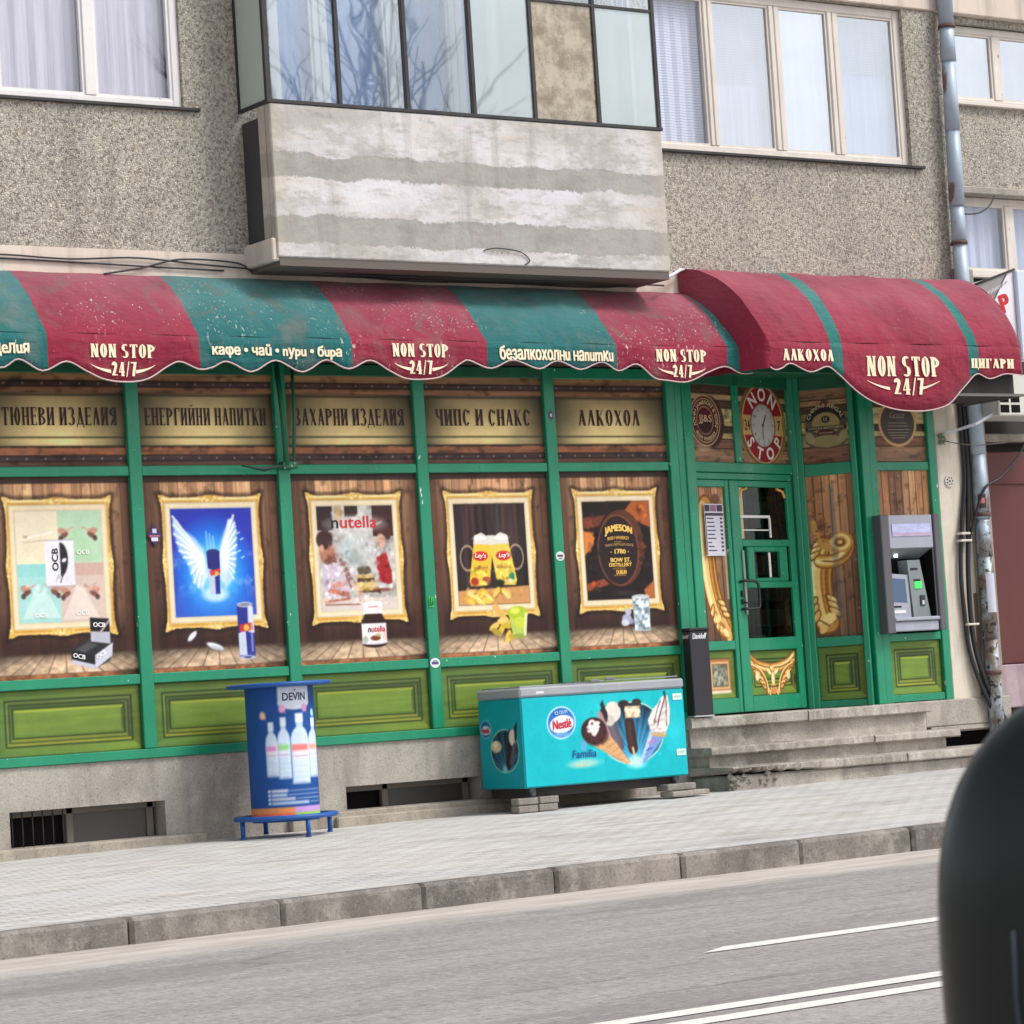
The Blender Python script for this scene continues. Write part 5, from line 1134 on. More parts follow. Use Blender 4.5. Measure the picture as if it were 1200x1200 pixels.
# white strips over the door panes, painted stand-ins for reflected window frames
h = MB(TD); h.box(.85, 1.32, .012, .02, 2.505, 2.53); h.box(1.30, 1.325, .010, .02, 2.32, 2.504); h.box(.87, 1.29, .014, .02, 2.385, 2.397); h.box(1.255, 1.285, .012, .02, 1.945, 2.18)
obj('reflection_strips', h, mat('white_reflection', (232, 232, 228), .5), dr)
h = MB(TD); h.box(.838, .905, .016, .021, 2.53, 2.79); h.box(.838, .895, .016, .021, 2.31, 2.50); obj('pale_strip', h, mat('pale_frame', (206, 188, 140), .6), dr)
s = CV(.84, 1.588, 2.70, 2.79, 150, (0, 0, 0))
g = MB(TD)
for sg, xc in ((1, .85), (-1, 1.585)): g.tube([(xc, .018, 2.70), (xc+sg*.03, .018, 2.76), (xc+sg*.13, .018, 2.785)], .014, 6)
obj('gilt_corner', g, mat('gilt_print', (226, 170, 80), .5), dr)

# return panel
fbox('bay_post', -.11, .09, -.04, .1, .684, 3.95, TR); fbox('bay_post', -.02, .04, -.07, -.04, .684, 3.95, TR, bev=.01)
fbox('bay_post', .545, .60, -.035, .08, .684, 3.95, TR)
s = CV(.07, .56, 3.0, 3.9, 190); planks_h(s, [3.0, 3.17, 3.3, 3.42, 3.5, 3.56, 3.62, 3.75], [(140, 96, 74), (172, 146, 100), (196, 172, 116), (150, 128, 86), (96, 76, 60), (176, 134, 96), (150, 116, 84)], 330)
X0, Z0 = .325, 3.37
s.poly([(X0-.2, Z0+.03), (X0-.19, Z0+.1), (X0-.1, Z0+.19), (X0-.05, Z0+.2), (X0-.03, Z0+.25), (X0+.03, Z0+.25), (X0+.05, Z0+.2), (X0+.1, Z0+.19), (X0+.19, Z0+.1), (X0+.2, Z0+.03), (X0+.19, Z0-.08), (X0+.2, Z0-.16), (X0+.12, Z0-.21), (X0, Z0-.225), (X0-.12, Z0-.21), (X0-.2, Z0-.16), (X0-.19, Z0-.08)], (84, 74, 66), .85, 1.5)
s.ell(X0, Z0+.02, .2, .16, (40, 34, 40), 1, 1.2, 0, .05, (12, 168)); s.ell(X0, Z0+.015, .135, .11, (170, 150, 96)); s.ell(X0, Z0+.06, .04, .033, (40, 34, 40)); s.rect(X0-.2, X0+.2, Z0-.04, Z0-.005, (60, 50, 50)); s.ell(X0, Z0-.075, .09, .045, (84, 40, 46)); s.ell(X0, Z0-.15, .15, .06, (160, 148, 100)); s.ell(X0-.16, Z0-.11, .04, .06, (176, 166, 120), .9, 1.5, .4); s.ell(X0+.16, Z0-.11, .04, .06, (176, 166, 120), .9, 1.5, -.4); s.line([(X0-.17, Z0-.19), (X0, Z0-.215), (X0+.17, Z0-.19)], .01, (110, 100, 70))
for sg in (-1, 1): s.line([(X0+sg*.07, Z0+.19), (X0+sg*.13, Z0+.23), (X0+sg*.15, Z0+.2)], .012, (176, 160, 110)); 
s.ell(X0, Z0+.2, .035, .03, (120, 70, 56))
p = s.build('transom_panel', shop, TR, yF)
g = MB(TR); ringtext('CHIVAS REGAL', X0, Z0+.02, .158, .032, 165, 15, g, yF-.004); text_mesh(g, '12', X0, Z0+.06, yF-.004, height=.03, center=True, bold=.02); text_mesh(g, 'CHIVAS BROTHERS', X0, Z0-.022, yF-.004, width=.34, height=.02, center=True, bold=.02); text_mesh(g, 'SCOTCH WHISKY', X0, Z0-.07, yF-.004, width=.14, height=.018, center=True); obj('lettering', g, mat('old_gold_ink', (206, 190, 140), .5), p)
fbox('rail', .09, .545, -.015, .06, 3.72, 3.9, TR, 'green_dark'); fbox('rail', 4.80, 5.475, -.015, .05, 3.70, 3.9, None, 'green_dark'); fbox('rail', .09, .545, -.015, .06, 2.895, 3.01, TR); fbox('rail', .09, .545, -.015, .06, 1.262, 1.352, TR); fbox('rail', .09, .545, -.015, .06, .684, .748, TR)
s = CV(.08, .56, 1.345, 2.90, 180); oldplanks(s, 6, 331)
flame(s, curve((.24, 2.2), (.14, 2.0), (.14, 1.8), (.21, 1.5)), .25); leaves(s, curve((.24, 2.2), (.14, 2.0), (.14, 1.8), (.21, 1.5))[10:], .22, 4); leaves(s, curve((.24, 2.2), (.14, 2.0), (.14, 1.8), (.21, 1.5))[:4], .2, 3); s.line(curve((.14, 2.45), (.16, 2.2), (.24, 2.2), (.33, 2.18)), .05, (206, 150, 78), 1, 1.5)
flame(s, curve((.18, 2.08), (.3, 2.05), (.45, 2.08), (.46, 2.24)), .13); s.ell(.385, 2.25, .12, .10, (206, 150, 74)); s.ell(.385, 2.25, .098, .08, (250, 214, 140), 1, 1, ring=.028); s.ell(.38, 2.245, .05, .04, (130, 78, 34)); s.ell(.38, 2.25, .026, .02, (236, 190, 110))
rr = random.Random(12)
for k in range(40): z = 2.28+rr.random()*.42; s.ell(.10+rr.random()*(.06+.16*(z < 2.55)), z, .016, .009, [(150, 92, 52), (196, 136, 78), (110, 64, 44)][k % 3], .85, 1.3, rr.uniform(-1, 1))
s.ell(.23, 1.53, .07, .05, (250, 216, 140), 1, 1.5, .5); s.ell(.17, 1.44, .06, .035, (240, 196, 120), 1, 1.5, 1.0); s.line([(.13, 1.52), (.22, 1.46)], .02, (150, 96, 44), .9)
s.rect(.30, .36, 1.5, 2.8, (96, 92, 98), .45, 6)
s.build('printed_panel', shop, TR, yF)
s = CV(.08, .56, .74, 1.27, 150); raised(s, 332); s.build('base_panel', shop, TR, yF)
# cash machine bay
fbox('corner_post', 4.60, 4.70, -.045, .06, .684, 3.9); fbox('corner_post', 4.705, 4.80, -.03, .05, .684, 3.9); fbox('end_post', 5.475, 5.57, -.03, .06, .684, 3.9)
s = CV(4.79, 5.48, 3.0, 3.75, 150); transom_art(s, 340); X0, Z0 = 5.135, 3.37
s.ell(X0, Z0, .245, .23, (196, 152, 96)); s.ell(X0, Z0, .235, .22, (226, 186, 130), 1, 1, ring=.012); s.ell(X0, Z0, .215, .2, (84, 74, 68))
p = s.build('transom_panel', shop, None, yF)
g = MB()
for k, (w, z) in enumerate(((.16, 3.42), (.24, 3.37), (.26, 3.34), (.28, 3.305), (.26, 3.275), (.22, 3.25), (.16, 3.225))): g.box(X0-w/2, X0+w/2, yF-.005, yF-.003, z, z+.006)
text_mesh(g, 'Grant', X0, 3.45, yF-.004, width=.2, height=.06, center=True, shear=.4); obj('lettering', g, mat('faint_ink', (160, 146, 124), .5), p)
fbox('rail', 4.80, 5.475, -.015, .05, 2.912, 2.995); fbox('rail', 4.80, 5.475, -.015, .05, 1.27, 1.345); fbox('rail', 4.80, 5.475, -.015, .05, .69, .76)
s = CV(4.79, 5.48, 2.3, 2.92, 170); oldplanks(s, 8, 341, False); s.build('printed_panel', shop, None, yF)
s = CV(4.79, 5.48, .75, 1.28, 150); raised(s, 342, 1.05); s.build('base_panel', shop, None, yF)
fbox('entry_ceiling', 2.4, 5.57, -.02, .62, 3.84, 3.95, m='green_dark')
mb = MB(); mb.box(-7.9, 2.46, .052, .08, .67, 3.9); mb.box(4.55, 5.57, .052, .08, .66, 3.9); obj('backing', mb, M['dark'], shop)
# small stickers on the green frame
def sticker(x, z, w, h, col, lab, diamond=False, y=-.034, txt=None, tcol=(30, 30, 34)):
    g = MB()
    if diamond: g.poly([(x-w/2, z), (x, z-h/2), (x+w/2, z), (x, z+h/2)], y)
    else: g.poly([(x+w/2*math.cos(a), z+h/2*math.sin(a)) for a in np.linspace(0, 2*math.pi, 20)[:-1]], y)
    return g
def stk(x, z, w, h, col, label, marks, diamond=False, y=-.034):
    t = tag(obj('sticker', sticker(x, z, w, h, col, '', diamond, y), mat('sticker_base', col, .5)), label, 'sticker')
    for (x0, x1, z0, z1, cc) in marks: g = MB(); g.box(x+x0, x+x1, y-.002, y-.001, z+z0, z+z1); obj('printed_mark', g, mat('sticker_mark', cc, .5), t)
stk(-2.965, 2.452, .13, .17, (56, 44, 96), 'purple and white diamond sticker left of the blue poster', [(-.045, .045, -.012, -.004, (226, 130, 130)), (-.03, .03, -.05, -.02, (226, 220, 232)), (-.018, .02, .015, .05, (206, 200, 226))], True, -.004)
stk(1.008, 2.182, .095, .085, (216, 222, 220), 'round white sticker on the green mullion beside the whiskey poster', [(-.03, .03, -.006, .012, (70, 70, 74)), (-.02, .02, -.026, -.018, (60, 60, 66))])
stk(-.372, 1.303, .1, .085, (220, 224, 230), 'round white sticker low on the mullion left of the freezer', [(-.034, .034, -.012, .010, (90, 74, 120)), (-.02, .02, .014, .022, (120, 120, 130))])
stk(1.008, 3.431, .05, .085, (96, 44, 84), 'small purple sticker high on the mullion beside the alcohol sign', [(-.012, .012, -.015, .015, (206, 190, 210))])
g = MB(); g.tube([(-.392, -.034, 1.79), (-.398, -.035, 1.85), (-.385, -.035, 1.875), (-.372, -.035, 1.86), (-.372, -.035, 1.79)], .004, 5); g.tube([(-.372, -.034, 1.80), (-.36, -.035, 1.87), (-.35, -.035, 1.86), (-.355, -.035, 1.80)], .004, 5); g.tube([(-.40, -.034, 1.78), (-.345, -.034, 1.785)], .004, 5)
obj('graffiti_mark', g, mat('lime_marker', (70, 200, 60), .6), shop)

# ================================================================== AWNINGS
def catmull(P, n=6):
    out = []
    for i in range(len(P)-1):
        p0 = np.array(P[max(0, i-1)]); p1 = np.array(P[i]); p2 = np.array(P[i+1]); p3 = np.array(P[min(len(P)-1, i+2)])
        for t in np.linspace(0, 1, n, endpoint=False): out.append(tuple(.5*((2*p1)+(-p0+p2)*t+(2*p0-5*p1+4*p2-p3)*t*t+(-p0+3*p1-3*p2+p3)*t**3)))
    out.append(tuple(P[-1])); return out
hem1 = [(-4.518, 3.711), (-4.366, 3.777), (-4.171, 3.689), (-3.973, 3.763), (-3.802, 3.694), (-3.64, 3.627), (-3.446, 3.612), (-3.266, 3.637), (-3.078, 3.741), (-2.97, 3.776), (-2.813, 3.717), (-2.689, 3.734), (-2.562, 3.781), (-2.38, 3.71), (-2.285, 3.716), (-2.102, 3.798), (-1.888, 3.714), (-1.787, 3.729), (-1.619, 3.81), (-1.421, 3.737), (-1.209, 3.81), (-1.029, 3.724), (-0.865, 3.663), (-0.654, 3.66), (-0.481, 3.694), (-0.301, 3.801), (-0.213, 3.824), (0.0, 3.759), (0.226, 3.833), (0.487, 3.759), (0.695, 3.832), (0.939, 3.761), (1.174, 3.828), (1.354, 3.755), (1.546, 3.814), (1.724, 3.698), (1.865, 3.673), (2.103, 3.664), (2.353, 3.755), (2.553, 3.807), (2.72, 3.747), (2.86, 3.753)]
hem1 = [(-8.0, 3.72), (-7.8, 3.78)] + [(x-3.6, z) for x, z in hem1 if -4.1 < x < -1.1] + hem1
hem1 = sorted(set(hem1))
hem2 = [(2.84, 3.771), (2.90, 3.745), (2.975, 3.763), (3.077, 3.803), (3.299, 3.729), (3.499, 3.781), (3.636, 3.716), (3.837, 3.565), (4.116, 3.437), (4.405, 3.383), (4.703, 3.384), (4.973, 3.449), (5.179, 3.604), (5.364, 3.735), (5.534, 3.692), (5.734, 3.739), (5.95, 3.725)]
def awning(name, label, prof, hem, stripes, x0, x1, flare, sag, loc, yfold, ribs, cloth=('red_fabric', 'teal_fabric')):
    """prof: (y, z) from wall to fold; stripes: (x boundary, material index)"""
    t = thing(name, label, 'awning', loc)
    cv = catmull(prof, 5); hx = catmull(hem, 5)
    xs = sorted(set([x0, x1]+[round(h[0], 4) for h in hx if x0 < h[0] < x1]+[s for s, _ in stripes if x0 < s < x1]))
    hz = np.interp(xs, [h[0] for h in hx], [h[1] for h in hx])
    def midx(x):
        mi = 0
        for s, k in stripes:
            if x >= s: mi = k
        return mi
    def X(x, f): return x+(flare(x)*(f-1))     # f = 0 at the wall .. 1 at the fold
    def bulge(x):                                  # cloth sags a little between ribs
        d = min(abs(x-r) for r in ribs); return min(1., d/.35)
    mb = MB(); N = len(cv); g = []
    for x in xs:
        col = []; b = bulge(x)
        for j, (y, z) in enumerate(cv):
            f = j/(N-1); s = math.sin(f*math.pi)*sag*b
            col.append(mb.pt(X(x, f), y+s*.6, z-s+.004*math.sin(x*9+j)))
        g.append(col)
    for i in range(len(xs)-1):
        m = midx((xs[i]+xs[i+1])/2)
        for j in range(N-1): mb.face([g[i][j], g[i+1][j], g[i+1][j+1], g[i][j+1]], m, True)
    c = obj('canopy', mb, [M[k] for k in cloth], t)
    so = c.modifiers.new('thickness', 'SOLIDIFY'); so.thickness = .004; so.offset = 0
    mb = MB(); yf, zf = cv[-1]; rows = []
    for x, z in zip(xs, hz):
        n = 4; w = lambda k: yf-.004*(k > 0)-.010*math.sin(x*4.3)*(k/n)-.004*math.sin(x*17)*(k/n)
        rows.append([mb.pt(x, w(k), zf+.004*math.sin(x*9)+(z-zf)*k/n) for k in range(n+1)])
    for i in range(len(xs)-1):
        m = midx((xs[i]+xs[i+1])/2)
        for k in range(4): mb.face([rows[i][k], rows[i+1][k], rows[i+1][k+1], rows[i][k+1]], m, True)
    v = obj('valance', mb, [M[k] for k in cloth], t)
    so = v.modifiers.new('thickness', 'SOLIDIFY'); so.thickness = .004; so.offset = 0
    mb = MB(); n = 4; mb.tube([(x, yf-.006-.010*math.sin(x*4.3)-.004*math.sin(x*17), z) for x, z in zip(xs, hz)], .0065, 6); obj('hem_tape', mb, M['hem'], v)
    # frame behind the cloth
    mb = MB()
    for r in ribs: mb.tube([(r, y+.02, z-.02) for y, z in cv[::3]]+[(r, cv[-1][0]+.02, cv[-1][1]-.01)], .012, 6)
    mb.tube([(x0+.05, yf+.022, zf-.015), (x1-.05, yf+.022, zf-.015)], .014, 6)
    obj('frame_tube', mb, M['green_dark'], t)
    return t, v
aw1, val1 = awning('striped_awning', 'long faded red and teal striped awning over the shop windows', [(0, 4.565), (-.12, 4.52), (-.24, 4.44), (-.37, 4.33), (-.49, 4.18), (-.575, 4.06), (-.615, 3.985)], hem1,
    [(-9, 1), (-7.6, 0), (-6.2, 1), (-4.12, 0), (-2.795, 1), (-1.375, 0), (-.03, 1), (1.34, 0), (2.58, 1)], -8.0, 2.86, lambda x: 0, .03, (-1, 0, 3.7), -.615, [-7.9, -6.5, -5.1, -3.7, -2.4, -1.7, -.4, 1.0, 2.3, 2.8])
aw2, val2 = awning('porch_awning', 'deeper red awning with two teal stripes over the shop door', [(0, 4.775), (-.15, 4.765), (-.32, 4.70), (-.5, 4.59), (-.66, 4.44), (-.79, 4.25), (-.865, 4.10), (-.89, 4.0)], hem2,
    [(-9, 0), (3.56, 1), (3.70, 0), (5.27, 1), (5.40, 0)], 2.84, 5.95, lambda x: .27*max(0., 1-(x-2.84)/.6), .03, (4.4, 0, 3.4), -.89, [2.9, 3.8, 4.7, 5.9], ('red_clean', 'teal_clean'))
# closed ends of the porch awning
for x, fl, nm in ((2.84, .27, 'side_cloth'), (5.95, 0, 'side_cloth')):
    cv = catmull([(0, 4.775), (-.15, 4.765), (-.32, 4.70), (-.5, 4.59), (-.66, 4.44), (-.79, 4.25), (-.865, 4.10), (-.89, 4.0)], 4); mb = MB(); N = len(cv); zb = 3.76
    top = [mb.pt(x+fl*(j/(N-1)-1), y, z) for j, (y, z) in enumerate(cv)]; bot = [mb.pt(x+fl*(j/(N-1)-1), y, zb) for j, (y, z) in enumerate(cv)]
    for k in range(N-1): mb.face([top[k], top[k+1], bot[k+1], bot[k]])
    o = obj(nm, mb, M['red_clean'], aw2); so = o.modifiers.new('thickness', 'SOLIDIFY'); so.thickness = .003
mb = MB(); mb.box(4.98, 5.97, -.885, -.865, 3.525, 3.55); mb.box(5.93, 5.955, -.86, 0, 3.525, 3.55); obj('cross_bar', mb, mat('grey_steel', (104, 102, 98), .6), aw2)
mb = MB(); mb.box(4.98, 5.92, -.80, -.78, 3.55, 3.98); mb.box(4.98, 5.92, -.78, -.1, 3.55, 3.56); obj('lining', mb, mat('dark_lining', (58, 54, 54), .9), aw2)
# lettering
yL = -.637
def aw_text(t, items, yf, zf):
    g = MB(lambda x, y, z: (x, yf-.016-(.010*math.sin(x*4.3)+.004*math.sin(x*17))*min(1., max(0., (zf-z)/(zf-3.74)))+y, z)); y = 0.
    for kind, body, x0, x1, z0, z1, *r in items:
        if kind == 'g': glyph_mesh(body, x0, z0, z1-z0, y, g, fit=x1-x0, S=.19, Tn=.07, gap=.10, slope=(r[0] if r else 0))
        elif kind == 't': text_mesh(g, body, x0, z0, y, width=x1-x0, height=z1-z0, bold=.03)
        else:
            for s in (-1, 1):
                xc = (x0+x1)/2; P = curve((xc+s*(x1-x0)/2, z1), (xc+s*(x1-x0)*.42, z1-.03), (xc+s*(x1-x0)*.32, z0+.01), (xc+s*(x1-x0)*.2, z0), 8)
                for k in range(7):
                    w0 = .012*(k/7)+.002; w1 = .012*((k+1)/7)+.002
                    g.quad((P[k][0], y, P[k][1]-w0), (P[k+1][0], y, P[k+1][1]-w1), (P[k+1][0], y, P[k+1][1]+w1), (P[k][0], y, P[k][1]+w0))
    return obj('lettering', g, M['letter'], t)
aw_text(val1, [('g', 'NON STOP', -3.755, -3.20, 3.80, 3.905), ('g', '24/7', -3.585, -3.362, 3.655, 3.765), ('s', '', -3.76, -3.20, 3.69, 3.745),
    ('g', 'NON STOP', -.987, -.435, 3.845, 3.955), ('g', '24/7', -.83, -.60, 3.70, 3.812), ('s', '', -.98, -.44, 3.74, 3.79),
    ('g', 'NON STOP', 1.764, 2.322, 3.84, 3.95), ('g', '24/7', 1.93, 2.155, 3.70, 3.81), ('s', '', 1.77, 2.31, 3.735, 3.785),
    ('t', 'кафе • чаŭ • nуpu • бupа', -2.685, -1.484, 3.81, 3.925), ('t', 'безалкохолнu наnumкu', .09, 1.288, 3.835, 3.955), ('t', 'цuгapu u mюmюнeвu uздeлuя', -5.75, -4.28, 3.79, 3.90)], -.615, 3.985)
aw_text(val2, [('g', 'АЛКОХОЛ', 2.985, 3.58, 3.83, 3.935), ('g', 'NON STOP', 3.99, 4.865, 3.70, 3.885), ('g', '24/7', 4.296, 4.657, 3.53, 3.68), ('s', '', 3.98, 4.86, 3.585, 3.66), ('g', 'ЦИГАРИ', 5.293, 5.835, 3.79, 3.88)], -.89, 4.0)
# folded awning arm
mb = MB(); mb.tube([(-1.80, -.10, 3.86), (-1.77, -.11, 3.4), (-1.76, -.11, 3.0)], .022, 8); mb.tube([(-1.65, -.10, 3.86), (-1.66, -.11, 3.4), (-1.69, -.11, 3.02)], .014, 8); mb.box(-1.80, -1.65, -.12, -.035, 2.97, 3.03, 0, .008)
obj('folding_arm', mb, M['green_dark'], aw1)
mb = MB(); mb.tube([(-2.19, -.12, 2.995), (-2.08, -.13, 2.975), (-1.98, -.12, 2.965), (-1.86, -.12, 2.985), (-1.72, -.10, 2.99)], [.006, .012, .02, .014, .012], 7); obj('arm_end', mb, mat('tarnished_arm', (24, 58, 44), .6), aw1)
#PART5
# ================================================================== CASH MACHINE
atm = thing('cash_machine', 'grey cash machine built into the shop front at the right end', 'cash machine', (5.04, -.05, 1.35))
m_fin = mat('dark_grey_plastic', (92, 90, 96), .45); m_lt = m_paint('pale_grey_plastic', (166, 170, 184), .4, .15, False); m_mid = m_paint('mid_grey_plastic', (134, 142, 144), .45, .2, False)
def apart(name, mt, *boxes, bev=.008, par=None):
    mb = MB()
    for b in boxes: mb.box(*b, 0, bev)
    return obj(name, mb, mt, par or atm)
apart('side_fin', m_fin, (4.672, 4.775, -.16, .0, 1.345, 2.475)); apart('side_fin', m_fin, (5.35, 5.43, -.16, .0, 1.36, 2.475))
hd = apart('header', m_lt, (4.78, 5.345, -.145, .0, 2.15, 2.47))
g = apart('header_sign', mat('pale_blue_sign', (196, 200, 236), .4), (4.82, 5.31, -.150, -.146, 2.265, 2.385), bev=0, par=hd)
s = CV(4.82, 5.31, 2.268, 2.383, 150, (194, 198, 238)); gi = vnoise(s.h, s.w, 3, 8, 77, 2); s.rect(4.82, 5.31, 2.268, 2.30, (196, 170, 200)); s.a *= (.9+.2*gi)[..., None]; s.build('header_print', hd, None, -.153)
apart('fascia', m_lt, (4.78, 5.345, -.14, .0, 1.36, 1.455)); apart('tray_shelf', m_lt, (4.775, 5.348, -.165, .0, 1.458, 1.492))
mb = MB(); mb.box(4.775, 5.35, .10, .12, 1.48, 2.16); mb.box(5.336, 5.35, -.13, .1, 1.49, 2.15); mb.box(4.775, 4.785, -.13, .1, 1.49, 2.15)
mb.quad((4.785, -.13, 2.148), (5.336, -.13, 2.148), (5.336, .1, 2.04), (4.785, .1, 2.04)); obj('recess', mb, m_mid, atm)
mb = MB(); mb.box(5.325, 5.336, -.13, .05, 1.5, 2.14); obj('recess_edge', mb, M['dark'], atm)
mb = MB(); mb.prism([(4.79, 1.49), (5.06, 1.49), (5.055, 1.90), (4.79, 1.92)], -.07, .09); sc_ = obj('screen_housing', mb, m_lt, atm)
mb = MB(); mb.quad((4.815, -.073, 1.65), (5.02, -.073, 1.635), (5.01, -.073, 1.86), (4.815, -.073, 1.875)); obj('screen', mb, mat('dim_screen', (76, 100, 130), .12), sc_)
apart('receipt_slot', M['dark'], (4.84, 4.94, -.074, -.068, 1.592, 1.606), bev=0); apart('label_strip', mat('white_strip', (232, 228, 224), .5), (4.835, 4.99, -.075, -.068, 1.535, 1.565), bev=0)
mb = MB(); mb.prism([(5.08, 1.49), (5.30, 1.49), (5.20, 2.04), (5.04, 2.04)], -.085, .09); kp = obj('keypad_column', mb, m_mid, atm)
for nm, b, cc in (('slot', (5.075, 5.165, -.092, -.084, 1.945, 1.965), (30, 30, 32)), ('slot', (5.105, 5.19, -.092, -.084, 1.838, 1.856), (30, 30, 32)), ('reader', (5.17, 5.23, -.095, -.084, 1.60, 1.70), (50, 44, 60)), ('reader_strip', (5.19, 5.215, -.099, -.094, 1.61, 1.65), (220, 220, 220))):
    apart(nm, mat('atm_'+nm, cc, .4), b, bev=.002, par=kp)
mg = mat('lit_card_slot', (60, 210, 90), .4); mg.node_tree.nodes['Principled BSDF'].inputs['Emission Color'].default_value = L4((60, 220, 90)); mg.node_tree.nodes['Principled BSDF'].inputs['Emission Strength'].default_value = .6
apart('card_slot', mg, (5.11, 5.20, -.098, -.084, 1.765, 1.832), bev=.012, par=kp)
ml = mat('lamp', (255, 255, 250)); ml.node_tree.nodes['Principled BSDF'].inputs['Emission Color'].default_value = (1, 1, .95, 1); ml.node_tree.nodes['Principled BSDF'].inputs['Emission Strength'].default_value = 3
mb = MB(); mb.lathe(4.96, -.02, [(.018, 2.075), (.018, 2.105)], 12); obj('lamp', mb, ml, atm)

# ================================================================== BLACK COLUMN BIN
bn = thing('ash_bin', 'tall narrow black column bin beside the shop door', 'bin', (2.39, -.1, .69))
mb = MB(); mb.box(2.285, 2.505, -.165, -.055, .70, 1.462, 0, .006); obj('body', mb, mat('black_bin_shell', (40, 38, 46), .38), bn)
mb = MB(); mb.box(2.275, 2.515, -.175, -.05, 1.462, 1.49, 0, .008); obj('lid', mb, mat('black_bin_lid', (30, 29, 34), .5), bn)
mb = MB(); mb.box(2.28, 2.51, -.17, -.055, .686, .70, 0, .003); obj('base_plate', mb, mat('steel_base', (180, 180, 182), .4), bn)
g = MB(); text_mesh(g, 'Davidoff', 2.395, 1.415, -.168, width=.16, height=.05, bold=.03, center=True, shear=.3); obj('lettering', g, mat('white_bin_ink', (222, 222, 226), .5), bn)
TS, _ = frame((2.283, -.055), (2.283, -.165)); g = MB(TS); 
g = MB(); 
def side_text(mb, body, xs, ya, yb, z, h):
    v, f = text_tris(body, 1., .03, shear=.3); x0 = min(q[0] for q in v); x1 = max(q[0] for q in v); b = len(mb.v)
    for q in v: mb.pt(xs, ya+(yb-ya)*(q[0]-x0)/(x1-x0), z+q[1]*h)
    for t in f: mb.face([b+i for i in t])
side_text(g, 'Davidoff', 2.282, -.065, -.155, 1.40, .045); obj('lettering', g, mat('white_bin_ink', (222, 222, 226), .5), bn)

# ================================================================== ICE CREAM FREEZER
fz = thing('ice_cream_freezer', 'turquoise ice cream chest freezer with printed cones propped on bricks', 'freezer', (.8, -.48, .0))
FX0, FX1, FY0, FY1 = -.05, 1.68, -.80, -.16
mb = MB(); mb.box(FX0, FX1, FY0, FY1, .20, .957, 0, .012); obj('body', mb, m_paint('turquoise_panel', (0, 162, 174), .35, .15, False), fz)
mb = MB(); mb.box(FX0-.006, FX1+.006, FY0-.008, FY1+.006, .958, 1.042, 0, .016); obj('top_rim', mb, m_paint('grey_rim', (160, 164, 170), .4, .15, False), fz)
mb = MB(); mb.box(FX0+.03, .84, FY0+.04, FY1-.03, 1.0425, 1.055, 0, .005); mb.box(.78, FX1-.03, FY0+.03, FY1-.04, 1.056, 1.068, 0, .005); obj('sliding_lid', mb, m_glass('lid_glass', .35, (210, 220, 224), .05, .5, (176, 182, 186)), fz)
mb = MB(); mb.box(FX0+.06, FX1-.06, FY0+.08, FY1-.04, .12, .20); obj('undertray', mb, mat('dark_undertray', (54, 48, 46), .8), fz)
mb = MB(); mb.box(FX0+.16, FX0+.24, FY0-.0105, FY0-.0085, .985, 1.003); obj('maker_plate', mb, mat('white_plate_print', (226, 228, 232), .4), fz)
mb = MB(); mb.box(.70, .80, FY0+.015, FY0+.03, 1.055, 1.078, 0, .004); mb.box(.86, .96, FY0+.015, FY0+.028, 1.068, 1.09, 0, .004); obj('lid_handle', mb, mat('grey_handle', (120, 124, 130), .5), fz)
for x, y in ((.06, -.73), (1.58, -.73), (.06, -.24), (1.58, -.24)):
    cs = MB(); cs.tube([(x-.022, y, .148), (x+.022, y, .148)], .03, 12); cs.box(x-.028, x+.028, y-.02, y+.02, .155, .205, 0, .004); obj('castor', cs, mat('castor_grey', (96, 96, 100), .5), fz)
def ice_art(c, f=1.):
    pass
c = CV(FX0+.012, FX1-.012, .212, .945, 150, (0, 184, 196))
gg = np.exp(-((c.X-.85)/.35)**2-((c.Z-.75)/.3)**2); c.a = c.a*(1-.35*gg[..., None])+np.array([110, 236, 240])*.35*gg[..., None]
gg = np.exp(-((c.X-1.55)/.12)**2-((c.Z-.6)/.2)**2); c.a = c.a*(1-.4*gg[..., None])+np.array([90, 226, 236])*.4*gg[..., None]
OX, OZ = 1.09, .60
c.ell(OX, OZ, .345, .268, (226, 236, 220)); c.ell(OX, OZ, .333, .256, (24, 66, 84))
q = (((c.X-OX)/.333)**2+((c.Z-OZ)/.256)**2) < 1
an = np.arctan2(c.Z-.36, c.X-OX-.02); rays = .5+.5*np.sin(an*34); rad = np.hypot(c.X-OX-.02, c.Z-.36)
col = np.stack([20+80*np.exp(-rad/.14)+26*rays, 70+150*np.exp(-rad/.16)+46*rays, 96+150*np.exp(-rad/.2)+50*rays], -1)*np.clip(1.15-.9*np.hypot((c.X-OX)/.4, (c.Z-.5)/.33)[..., None]**2*.7, .2, 1)
c.a = np.where(q[..., None], col, c.a)
def stick_bar(x0, z0, x1, z1, w, cc, bite=None):
    c.line([(x0, z0), (x1, z1)], w, cc); c.line([(x0-.01, z0), (x1-.01, z1)], w*.35, tuple(min(255, v+26) for v in cc), .7, 3)
stick_bar(.84, .80, .95, .50, .10, (92, 84, 96)); c.ell(.90, .79, .085, .09, (226, 218, 206)); c.ell(.865, .72, .05, .05, (206, 196, 184)); c.ell(.80, .76, .045, .07, (40, 34, 40)); c.poly([(.77, .86), (.80, .90), (.82, .83), (.80, .78)], (34, 40, 44))
stick_bar(1.07, .68, 1.09, .47, .105, (58, 34, 34)); c.ell(1.02, .85, .06, .035, (46, 40, 34)); c.rect(1.03, 1.19, .73, .83, (216, 176, 130)); 
for xx, zz in ((1.05, .80), (1.09, .79), (1.13, .80), (1.17, .78), (1.07, .76), (1.15, .75)): c.ell(xx, zz, .026, .024, (240, 224, 196))
